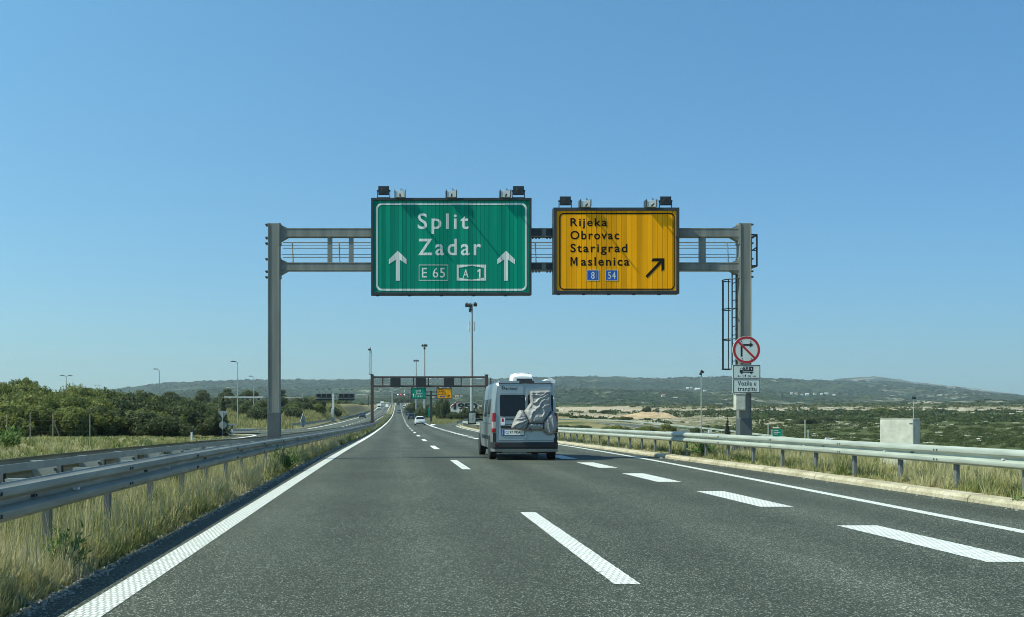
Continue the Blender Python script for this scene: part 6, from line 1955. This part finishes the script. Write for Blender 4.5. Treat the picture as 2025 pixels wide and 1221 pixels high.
# ------------------------------------------------------------------ distant T-post signs at the exit
D3b = 204.0
z3 = gz(at(852, D3b), D3b)
tp = empty("sign_post", (at(852.5, D3b), D3b, z3), 0, "dark T-shaped post between the distant green and yellow signs", "sign post")
def x3(p): return at(p, D3b) - at(852.5, D3b)
def zz3(p): return zt(p, D3b) - z3
mb = MB(); mb.bb(-.2, .2, -.2, .2, -.3, zz3(773)); mb.build("post", M['steel_dark'], tp, bevel=.01)
for z in (775.5, 782.5):
    mb = MB(); mb.bb(x3(828), x3(878), .22, .36, zz3(z + .9), zz3(z - .9)); mb.build("cross_arm", M['steel_dark'], tp)
for p in (844.5,): mb = MB(); mb.bb(x3(p) - .05, x3(p) + .05, .22, .36, zz3(782), zz3(776)); mb.build("bracket", M['steel_dark'], tp)
def far_sign(x0, x1, z0, z1, face, ink, label, texts, arrow):
    cx = (at(x0, D3b) + at(x1, D3b)) / 2; cz = (zt(z0, D3b) + zt(z1, D3b)) / 2
    root = empty("overhead_sign", (cx, D3b - .3, cz), 0, label, "road sign")
    hw = (at(x1, D3b) - at(x0, D3b)) / 2; hh = (zt(z1, D3b) - zt(z0, D3b)) / 2
    mb = MB(); mb.ring_prism([(-hw - .1, -hh - .1), (hw + .1, -hh - .1), (hw + .1, hh + .1), (-hw - .1, hh + .1)], [(-hw, -hh), (hw, -hh), (hw, hh), (-hw, hh)], -.05, .25); mb.bb(-hw, hw, .2, .24, -hh, hh)
    mb.build("frame", M['steel_dark'], root)
    mb = MB(); mb.bb(-hw, hw, 0, .05, -hh, hh); mb.build("panel", face, root)
    mb = MB()
    for t, a, b, c, d in texts: put_text(mb, t, -hw + 2 * hw * a, -hw + 2 * hw * b, -hh + 2 * hh * c, -hh + 2 * hh * d, -.006, 1.2, .045 if len(t) < 7 else .03)
    mb.build("lettering", ink, root, fixn=False)
    mb = MB(); mb.prism([(-hw + 2 * hw * a, -hh + 2 * hh * b) for a, b in arrow], -.008, -.004); mb.build("arrow", ink, root)
    for k in (-.5, .5):
        mb = MB(); mb.bb(hw * k - .15, hw * k + .15, -.5, -.1, hh + .12, hh + .28); mb.tube((hw * k, -.3, hh + .2), (hw * k, .2, hh + .05), .03, n=5); mb.build("lamp_box", M['housing'], root)
        mb = MB(); mb.bb(hw * k * 1.75 - .14, hw * k * 1.75 + .14, -.1, .1, hh + .12, hh + .34); mb.build("floodlight", M['black'], root)
    return root
UP = [(.12, .14), (.165, .14), (.165, .38), (.2, .34), (.2, .4), (.1425, .48), (.085, .4), (.085, .34), (.12, .38)]
far_sign(813.5, 841.5, 788.5, 768, M['s_green'], M['s_white'], "small distant green sign reading Split, Zadar, left of the T-shaped post", [("Split", .3, .66, .62, .84), ("Zadar", .3, .78, .4, .58), ("1 m A1", .3, .78, .15, .33)], UP)
DG = [(.71, .14), (.74, .1), (.86, .26), (.86, .2), (.9, .22), (.9, .36), (.78, .36), (.76, .31), (.82, .31)]
ys2 = far_sign(864, 892.5, 788, 769, M['s_yellow'], M['s_black'], "small distant yellow exit sign right of the T-shaped post", [("Rijeka", .08, .38, .82, .94), ("Obrovac", .08, .5, .65, .77), ("Starigrad", .08, .58, .49, .61), ("Maslenica", .08, .6, .33, .44)], DG)
mb = MB(); hw = (at(892.5, D3b) - at(864, D3b)) / 2; hh = (zt(769, D3b) - zt(788, D3b)) / 2
for a, b in ((.2, .36), (.4, .56)): mb.bb(-hw + 2 * hw * a, -hw + 2 * hw * b, -.012, -.006, -hh + .2, -hh + .48)
mb.build("route_badge", M['blue'], ys2)
# the yellow sign is carried by the cross arms; small cabinet and boards at the post's foot
kb = empty("exit_board", (at(848, 203), 203, gz(at(848, 203), 203)), 0, "narrow green board at the foot of the T-shaped sign post", "road sign")
mb = MB(); mb.bb(-.05, .05, -.04, .04, -.2, 2.0); mb.build("post", M['steel'], kb)
mb = MB(); mb.bb(-.14, .14, -.06, -.041, 1.5, 3.1); mb.build("board", M['s_green'], kb)

# ------------------------------------------------------------------ sign gantry seen from behind, other carriageway
D4 = 240.0
z4 = gz(at(659, D4), D4)
bk = empty("sign_post", (at(659, D4), D4, z4), 0, "pale post carrying two sign boards seen from behind, on the left bank", "sign post")
def x4(p): return at(p, D4) - at(659, D4)
def zz4(p): return zt(p, D4) - z4
mb = MB(); mb.bb(-.22, .22, -.22, .22, -.3, zz4(779)); mb.build("post", M['housing'], bk, bevel=.02)
mb = MB(); mb.bb(-.45, .1, -.6, -.25, .9, 2.9); mb.build("switch_box", M['housing'], bk, bevel=.02)
for z in (779.5, 785.5): MB().bb(x4(628), x4(700), -.14, .14, zz4(z + .6), zz4(z - .6)).build("cross_arm", M['steel_dark'], bk)
for nm, a, b, lb in (("left", 624, 656, "left one of two sign boards seen from behind above the left bank"), ("right", 669, 701, "right one of two sign boards seen from behind above the left bank")):
    root = empty("sign_board", (at((a + b) / 2, D4), D4 + .35, zt(785, D4)), 0, lb, "road sign")
    hw = (at(b, D4) - at(a, D4)) / 2; hh = (zt(778.5, D4) - zt(792.5, D4)) / 2
    mb = MB(); mb.bb(-hw, hw, 0, .06, -hh - .05, hh); mb.build("panel", M['bumper'], root)
    mb = MB()
    for k in range(4):
        x = -hw + .1 + (2 * hw - .2) * k / 3; mb.bb(x - .06, x + .06, -.12, -.002, -hh * .2, hh)
    for z in (-hh * .15, hh * .95): mb.bb(-hw, hw, -.125, -.003, z - .05, z + .05)
    mb.bb(-hw, hw, -.3, -.003, -hh * .55, -hh * .4)
    mb.build("back_frame", M['steel'], root)
    for k in range(3):
        x = -hw * .75 + hw * .75 * k; mb = MB()
        mb.path([(x + .4, -.05, hh), (x + .3, .2, hh + .5), (x, .8, hh + .9)], .045, 5); mb.box((x - .15, 1.0, hh + .9), (.5, .45, .14)); mb.build("lamp_arm", M['steel_dark'], root)

# ------------------------------------------------------------------ small signs on the slip road island and at the fork
def back_sign(px_, pybase, d, label, rot, hgt, sizes):
    x = at(px_, d); z0 = gz(x, d)
    root = empty("road_sign", (x, d, z0), rot, label, "road sign")
    mb = MB(); mb.tube((0, 0, -.1), (0, 0, hgt), .03, n=8); mb.build("pole", M['steel'], root)
    zc, r = sizes[0]
    mb = MB(); mb.prism([(-r, zc + r * .55), (0, zc - r * 1.1), (r, zc + r * .55)] if sizes[2] == 'down' else [(-r, zc - r * .55), (r, zc - r * .55), (0, zc + r * 1.1)], .035, .055); mb.build("triangle", M['signback'], root)
    zc, r = sizes[1]
    mb = MB(); mb.prism([(r * cos(radians(22.5 + 45 * k)), zc + r * sin(radians(22.5 + 45 * k))) for k in range(8)], .035, .055); mb.build("octagon", M['signback'], root)
    mb = MB()
    for zc, r in sizes[:2]: mb.bb(-r * .6, r * .6, .031, .0348, zc - .04, zc + .04)
    mb.build("bracket", M['steel'], root)
    return root
back_sign(440.5, 856, 92, "signs seen from behind, triangle over octagon, on the grass island of the slip road", 0, zt(814, 92) - gz(at(440.5, 92), 92) - .0, [(zt(818.5, 92) - gz(at(440.5, 92), 92), .44), (zt(841, 92) - gz(at(440.5, 92), 92), .34), 'down'])
z_ = gz(at(600, 146), 146)
back_sign(600, 842, 146, "narrow signs seen nearly edge-on where the slip road joins", radians(62), zt(815, 146) - z_, [(zt(829, 146) - z_, .8), (zt(838, 146) - z_, .5), 'up'])
# marker posts
for x, d, lb in ((at(379, 74), 74, "slim white marker post with dark top in the grass beyond the rails"), (at(459, 96), 96, "white marker post with dark top at the tip of the slip road island")):
    root = empty("marker_post", (x, d, gz(x, d)), 0, lb, "marker post")
    MB().bb(-.06, .06, -.05, .05, -.1, .68).build("post", M['white'], root, bevel=.01)
    mb = MB(); mb.loft([[(-.062, -.052, .681), (.062, -.052, .681), (.062, .052, .681), (-.062, .052, .681)], [(-.062, -.052, .95), (.062, -.052, 1.0), (.062, .052, 1.0), (-.062, .052, .95)]]); mb.build("dark_cap", M['black'], root)
# white line round the island nose and its grass bank is part of the roads; a low sign by the right-hand ramp
gsr = empty("direction_sign", (at(1537, 118), 118, gz(at(1537, 118), 118)), 0, "small green direction sign on the low ramp at the right", "road sign")
zz = lambda p: zt(p, 118) - gz(at(1537, 118), 118)
for s in (-.62, .62): MB().tube((s * .9, .06, -.2), (s * .9, .06, zz(849.5)), .035, n=8).build("post", M['housing'], gsr)
mb = MB(); mb.prism(rrect(-.52, .52, zz(863), zz(849), .05), -.03, .02); mb.build("panel", M['s_green'], gsr)
mb = MB()
for k, (a, b) in enumerate(((-.4, .1), (-.4, .3), (-.4, .05))): mb.bb(a, b, -.035, -.031, zz(852.8 + k * 3.3), zz(851.4 + k * 3.3))
mb.build("lettering", M['s_white'], gsr)
for p0, yt, yb, lb in ((1519, 839, 872, "thin white pole left of the small green sign on the ramp"), (1592, 832, 868, "thin white pole beside the ramp, right of the small green sign"), (1598, 852, 868, "short white stake next to the thin pole beside the ramp")):
    d = 121; x = at(p0, d); root = empty("pole", (x, d, gz(x, d)), 0, lb, "pole")
    h = max(1.0, zt(yt, d) - gz(x, d))
    MB().tube((0, 0, -.2), (0, 0, h), .05, .04, n=8).build("shaft", M['housing'], root)
    MB().tube((0, 0, h + .002), (0, 0, h + .08), .055, n=8).build("cap", M['white'], root)
for p0, yb, d, lb in ((1404, 857, 148, "small white box on a stake beside the low ramp, left of the cypress"), (1636, 872, 128, "small white box beside the ramp, right of the thin poles"), (1715, 880, 60, "grey metal box just left of the roadside cabinet")):
    x = at(p0, d); zb = gz(x, d); root = empty("junction_box", (x, d, zb), 0, lb, "box")
    top = max(.5, zt(yb - 6, d) - zb); w = .25 if d > 100 else .22
    MB().bb(-w, w, -.15, .15, top - .4, top).build("housing", M['housing'], root, bevel=.02)
    MB().tube((0, 0, -.1), (0, 0, top - .401), .05, n=8).build("stake", M['steel'], root)

# ------------------------------------------------------------------ buildings
def house(px_, d, w, dep, h, label, group=None, z=None, roofm='roof', rot=0.0, ncol=2, flat=False, zoff=0.0, wall='plaster'):
    x = at(px_, d)
    zb = (gz(x, d) if d < 1030 else hill_z(px_, d) - .5) if z is None else z
    root = empty("house", (x, d, zb + zoff), rot, label, "house", group)
    MB().bb(-w / 2, w / 2, 0, dep, -4, h).build("wall", M[wall], root)
    mb = MB()
    if flat: mb.bb(-w / 2 - .3, w / 2 + .3, -.3, dep + .3, h + .002, h + .35)
    else:
        e = .4
        mb.add([(-w / 2 - e, -e, h - .05), (w / 2 + e, -e, h - .05), (w / 2 + e, dep + e, h - .05), (-w / 2 - e, dep + e, h - .05), (-w / 2 - e, dep / 2, h + w * .2), (w / 2 + e, dep / 2, h + w * .2)], [(0, 1, 5, 4), (2, 3, 4, 5), (0, 4, 3), (1, 2, 5), (0, 3, 2, 1)])
    mb.build("roof", M[roofm], root)
    for k in range(ncol):
        xx = -w / 2 + w * (k + .5) / ncol
        MB().bb(xx - w * .06, xx + w * .06, -.03, .1, h * .4, h * .72).build("window", M['window'], root)
    return root
def hill_spot(px_, py_):
    """distance at which the hillside under a photo column reaches a given height in the view"""
    i = int(np.argmin(abs(us - px_)))
    y = 820 - 2100 * (HZ[:, i] - CAMH) / ds
    k = int(np.argmax(y[1:] <= py_)) + 1
    return float(ds[k]), float(HZ[k, i])
def hill_house(px_, py_, wpx, label, group=None, roofm='roof', hpx=3.2):
    d, z = hill_spot(px_, py_)
    w = wpx * d / 2100
    house(px_, d, w, w * .7, hpx * d / 2100, label, group, z=z - .3, wall='white', roofm=roofm)
hill_house(1312, 785, 6, "white house with an orange roof alone on the lower hillside at the right", hpx=4)
for p, q, w in ((1360, 770.5, 5), (1367, 769.5, 4), (1380, 772.5, 9), (1394, 775, 5)):
    hill_house(p, q, w, "white house in the far group on the hillside left of the gantry sign post", "white houses on the hillside, left group", 'white', 2.2)
for p, q, w in ((1566, 782, 4), (1575, 782.5, 5), (1586, 783.5, 3.5), (1597, 783.5, 6), (1612, 782.5, 5), (1625, 784, 4), (1635, 781.5, 6), (1650, 784, 4.5)):
    hill_house(p, q, w, "white house in the row on the hillside right of the gantry post", "white houses on the hillside, right group", 'roof' if w == 5 else 'white')
for p, q, w, lb in ((857, 790, 4, "small pale house behind the T-shaped sign post"), (904, 788, 7, "white house with an orange roof above the painted hut"), (912.5, 791.5, 4, "small white house just right above the painted hut"), (889, 791.5, 6, "long pale house left above the painted hut"), (815, 792, 5, "low pale house at the far end of the right verge")):
    hill_house(p, q, w, lb, hpx=3)
# painted white hut with large figures
D5 = 320.0
zb = zt(812, D5)
hut = empty("painted_hut", (at(920, D5), D5, zb), 0, "white hut painted with the black figures 1950 and a red stripe, left of the van", "hut")
def x5(p): return at(p, D5) - at(920, D5)
def z5(p): return zt(p, D5) - zb
mb = MB()
mb.prism([(x5(892), -5), (x5(946), -5), (x5(946.5), z5(800)), (x5(940), z5(795.3)), (x5(903), z5(795.3)), (x5(892), z5(803.5))], 0, 5)
mb.build("wall", M['limewash'], hut)
mb = MB(); mb.add([(x5(891.5), -.3, z5(803.8)), (x5(902.8), -.3, z5(795)), (x5(940.3), -.3, z5(795)), (x5(947), -.3, z5(799.8)), (x5(891.5), 5.3, z5(803.8)), (x5(902.8), 5.3, z5(795)), (x5(940.3), 5.3, z5(795)), (x5(947), 5.3, z5(799.8))], [(0, 1, 5, 4), (1, 2, 6, 5), (2, 3, 7, 6)])
rf = mb.build("roof", M['concrete'], hut)
mb = MB()
put_text(mb, "1950", x5(897), x5(944.5), z5(810.8), z5(797.6), -.012, .95, .05)
mb.build("painted_figures", M['ink'], hut, fixn=False)
mb = MB()
mb.prism([(x5(890.8), z5(806)), (x5(893.5), z5(806.5)), (x5(904), z5(796.3)), (x5(919), z5(796.3)), (x5(919), z5(795.2)), (x5(902), z5(795.2))], -.03, -.012); mb.build("red_stripe", M['red'], hut)

# flat-roofed canopy building and low walls on the left
D6 = 300.0
zb = gz(at(485, D6), D6) - .5
fb = empty("flat_roofed_building", (at(487, D6), D6, zb), 0, "long low flat-roofed pale building behind the left lamp posts", "building")
def x6(p): return at(p, D6) - at(487, D6)
def z6(p): return zt(p, D6) - zb
MB().bb(x6(440), x6(521), -.4, 6, z6(786.8), z6(784.6)).build("roof", M['white'], fb)
MB().bb(x6(473), x6(520), .4, 5.5, -1, z6(786.9)).build("wall", M['cabinet'], fb)
for p in (443, 452, 462): MB().bb(x6(p) - .15, x6(p) + .15, .2, .5, -1, z6(786.9)).build("column", M['concrete'], fb)
for p in (480, 489, 499, 511): MB().bb(x6(p) - .35, x6(p) + .35, .36, .5, z6(791.2), z6(788.2)).build("window", M['window'], fb)
D7 = 285.0
zb = gz(at(585, D7), D7)
pk = empty("low_building", (at(585, D7), D7, zb), 0, "low pinkish walled building right of the near gantry post", "building")
def x7(p): return at(p, D7) - at(585, D7)
def z7(p): return zt(p, D7) - zb
MB().bb(x7(572), x7(597), 0, 5, -1, z7(788)).build("wall", mat("pinkish_block_wall", (.5, .4, .34), .85, 0, .15, 2), pk)
MB().bb(x7(560), x7(598), -.4, 5.4, z7(787.9), z7(785.6)).build("roof", M['concrete'], pk)
for p in (577, 585, 592): MB().bb(x7(p) - .25, x7(p) + .25, -.03, .1, z7(796), z7(791)).build("window", M['bumper'], pk)
MB().tube((x7(597.5), 1, 0), (x7(597.5), 1, z7(778)), .09, n=8).build("flue", M['steel'], pk)
# heap of orange soil
mb = MB()
D8 = 262.0; x0, x1 = at(590, D8), at(621, D8); zb = gz(at(600, D8), D8) - .6
rr_ = []
for r_, h_ in ((1, 0), (.85, .55), (.6, .85), (.3, 1.0), (.02, 1.05)):
    rr_.append([((x0 + x1) / 2 + (x1 - x0) * .5 * r_ * cos(a) * (1 + .08 * sin(3 * a)), D8 + 2.2 * r_ * sin(a), zb + (zt(800.5, D8) - zb) * h_) for a in np.linspace(0, 2 * pi, 20, endpoint=False)])
mb.loft(rr_)
tag(mb.build("soil_heap", mat("orange_soil", (.5, .33, .18), .95, 0, .2, .6, .3, 3), smooth=True), "heap of orange soil on the rough ground left of the sign boards", "soil heap")
mb = MB()
D8 = 420.0; x0, x1 = at(1200, D8), at(1338, D8); zb = gz((x0 + x1) / 2, D8) - .5
nu, nv = 60, 26
hu, hv = np.meshgrid(np.linspace(-1, 1, nu), np.linspace(-1, 1, nv))
hx_ = (x0 + x1) / 2 + (x1 - x0) * .5 * hu; hy_ = D8 + 13 * hv
env = np.clip(1 - np.hypot(hu * (1 + .25 * hv), hv) ** 1.6, 0, 1)
hh_ = (zt(811, D8) - zb) * np.clip(env ** .7 * (.35 + 1.15 * fbm(hx_ / 5, hy_ / 4, 91, 4)) * (.75 + .35 * hu), 0, 1.2) - .6 * (env <= 0)
idx = np.arange(nu * nv).reshape(nv, nu)
hp = np_obj("soil_heap", np.stack([hx_, hy_, zb + hh_], -1).reshape(-1, 3), np.stack([idx[:-1, :-1], idx[:-1, 1:], idx[1:, 1:], idx[1:, :-1]], -1).reshape(-1, 4), mat("ochre_soil", (.46, .33, .19), .95, 0, .3, .35, .4, 2), smooth=True)
tag(hp, "long low uneven bank of ochre soil on the plain right of the van", "soil heap")

# ------------------------------------------------------------------ far overhead structures
D9 = 640.0
zb = rz(D9)
og = empty("lattice_gantry", (-4.3 + float(drift(D9)), D9, zb), 0, "grey lattice gantry spanning the other carriageway far away", "gantry")
for x in (-13.5, 0): MB().bb(x - .2, x + .2, -.2, .2, -.5, 7.5).build("post", M['steel_dark'], og)
mb = MB()
for z in (6.0, 7.5): mb.bb(-40, 0, -.12, .12, z - .1, z + .1)
for k in range(40): mb.tube((-40 + k, 0, 6.0 if k % 2 else 7.5), (-39 + k, 0, 7.5 if k % 2 else 6.0), .06, n=4)
mb.build("lattice_beam", M['steel'], og)
MB().bb(-40.2, -39.8, -.2, .2, -3, 7.6).build("post", M['steel_dark'], og)
D10 = 790.0
zb = rz(D10)
lg = empty("lane_signal_gantry", (0 + float(drift(D10)), D10, zb), 0, "far gantry over our carriageway with lit red and white lane signals", "gantry")
for x in (-3.5, 7.5): MB().bb(x - .2, x + .2, -.2, .2, -.5, 8.2).build("post", M['steel_dark'], lg)
MB().bb(-3.3, 7.3, -.15, .15, 7.2, 7.6).build("beam", M['steel_dark'], lg)
for x, m in ((-.3, 'glow_white'), (2.0, 'glow_red'), (4.6, 'glow_white')):
    bx = MB(); bx.bb(x - .75, x + .75, -.4, -.16, 6.6, 8.0); bx_ = bx.build("signal_box", M['black'], lg)
    mb = MB(); mb.lathe([(0, -.43), (.45, -.43), (.45, -.405)], (x, 0, 7.3), 12, 'Y'); mb.build("lamp", M[m], bx_)
mb = MB(); mb.bb(4.2, 5.0, -.4, -.2, 9.6, 10.8); mb.tube((4.6, 0, 7.6), (4.6, 0, 9.6), .06, n=5); mb.build("round_sign", M['white'], lg)
# trees closing the view at the end of the road
for k in range(10):
    x = random.uniform(-4, 12); d = random.uniform(900, 960)
    plant('bush', 6, x, d, random.uniform(4, 6), random.uniform(3, 5), "dark tree closing the view at the crest of the road", "tree", "trees at the crest of the road", -.3)

# ------------------------------------------------------------------ air between here and the hills
m = bpy.data.materials.new("hazy_air"); m.use_nodes = True
N, L = m.node_tree.nodes, m.node_tree.links
N.remove(N["Principled BSDF"])
pv = N.new("ShaderNodeVolumePrincipled")
pv.inputs["Color"].default_value = (.74, .9, 1.0, 1); pv.inputs["Density"].default_value = HAZE; pv.inputs["Anisotropy"].default_value = .1
L.new(pv.outputs[0], N["Material Output"].inputs["Volume"])
m.volume_intersection_method = 'FAST' if hasattr(m, "volume_intersection_method") else 'FAST'
hz = MB().bb(-15000, 12000, -120, 7400, -60, 320).build("haze", m)
tag(hz, kind="stuff")
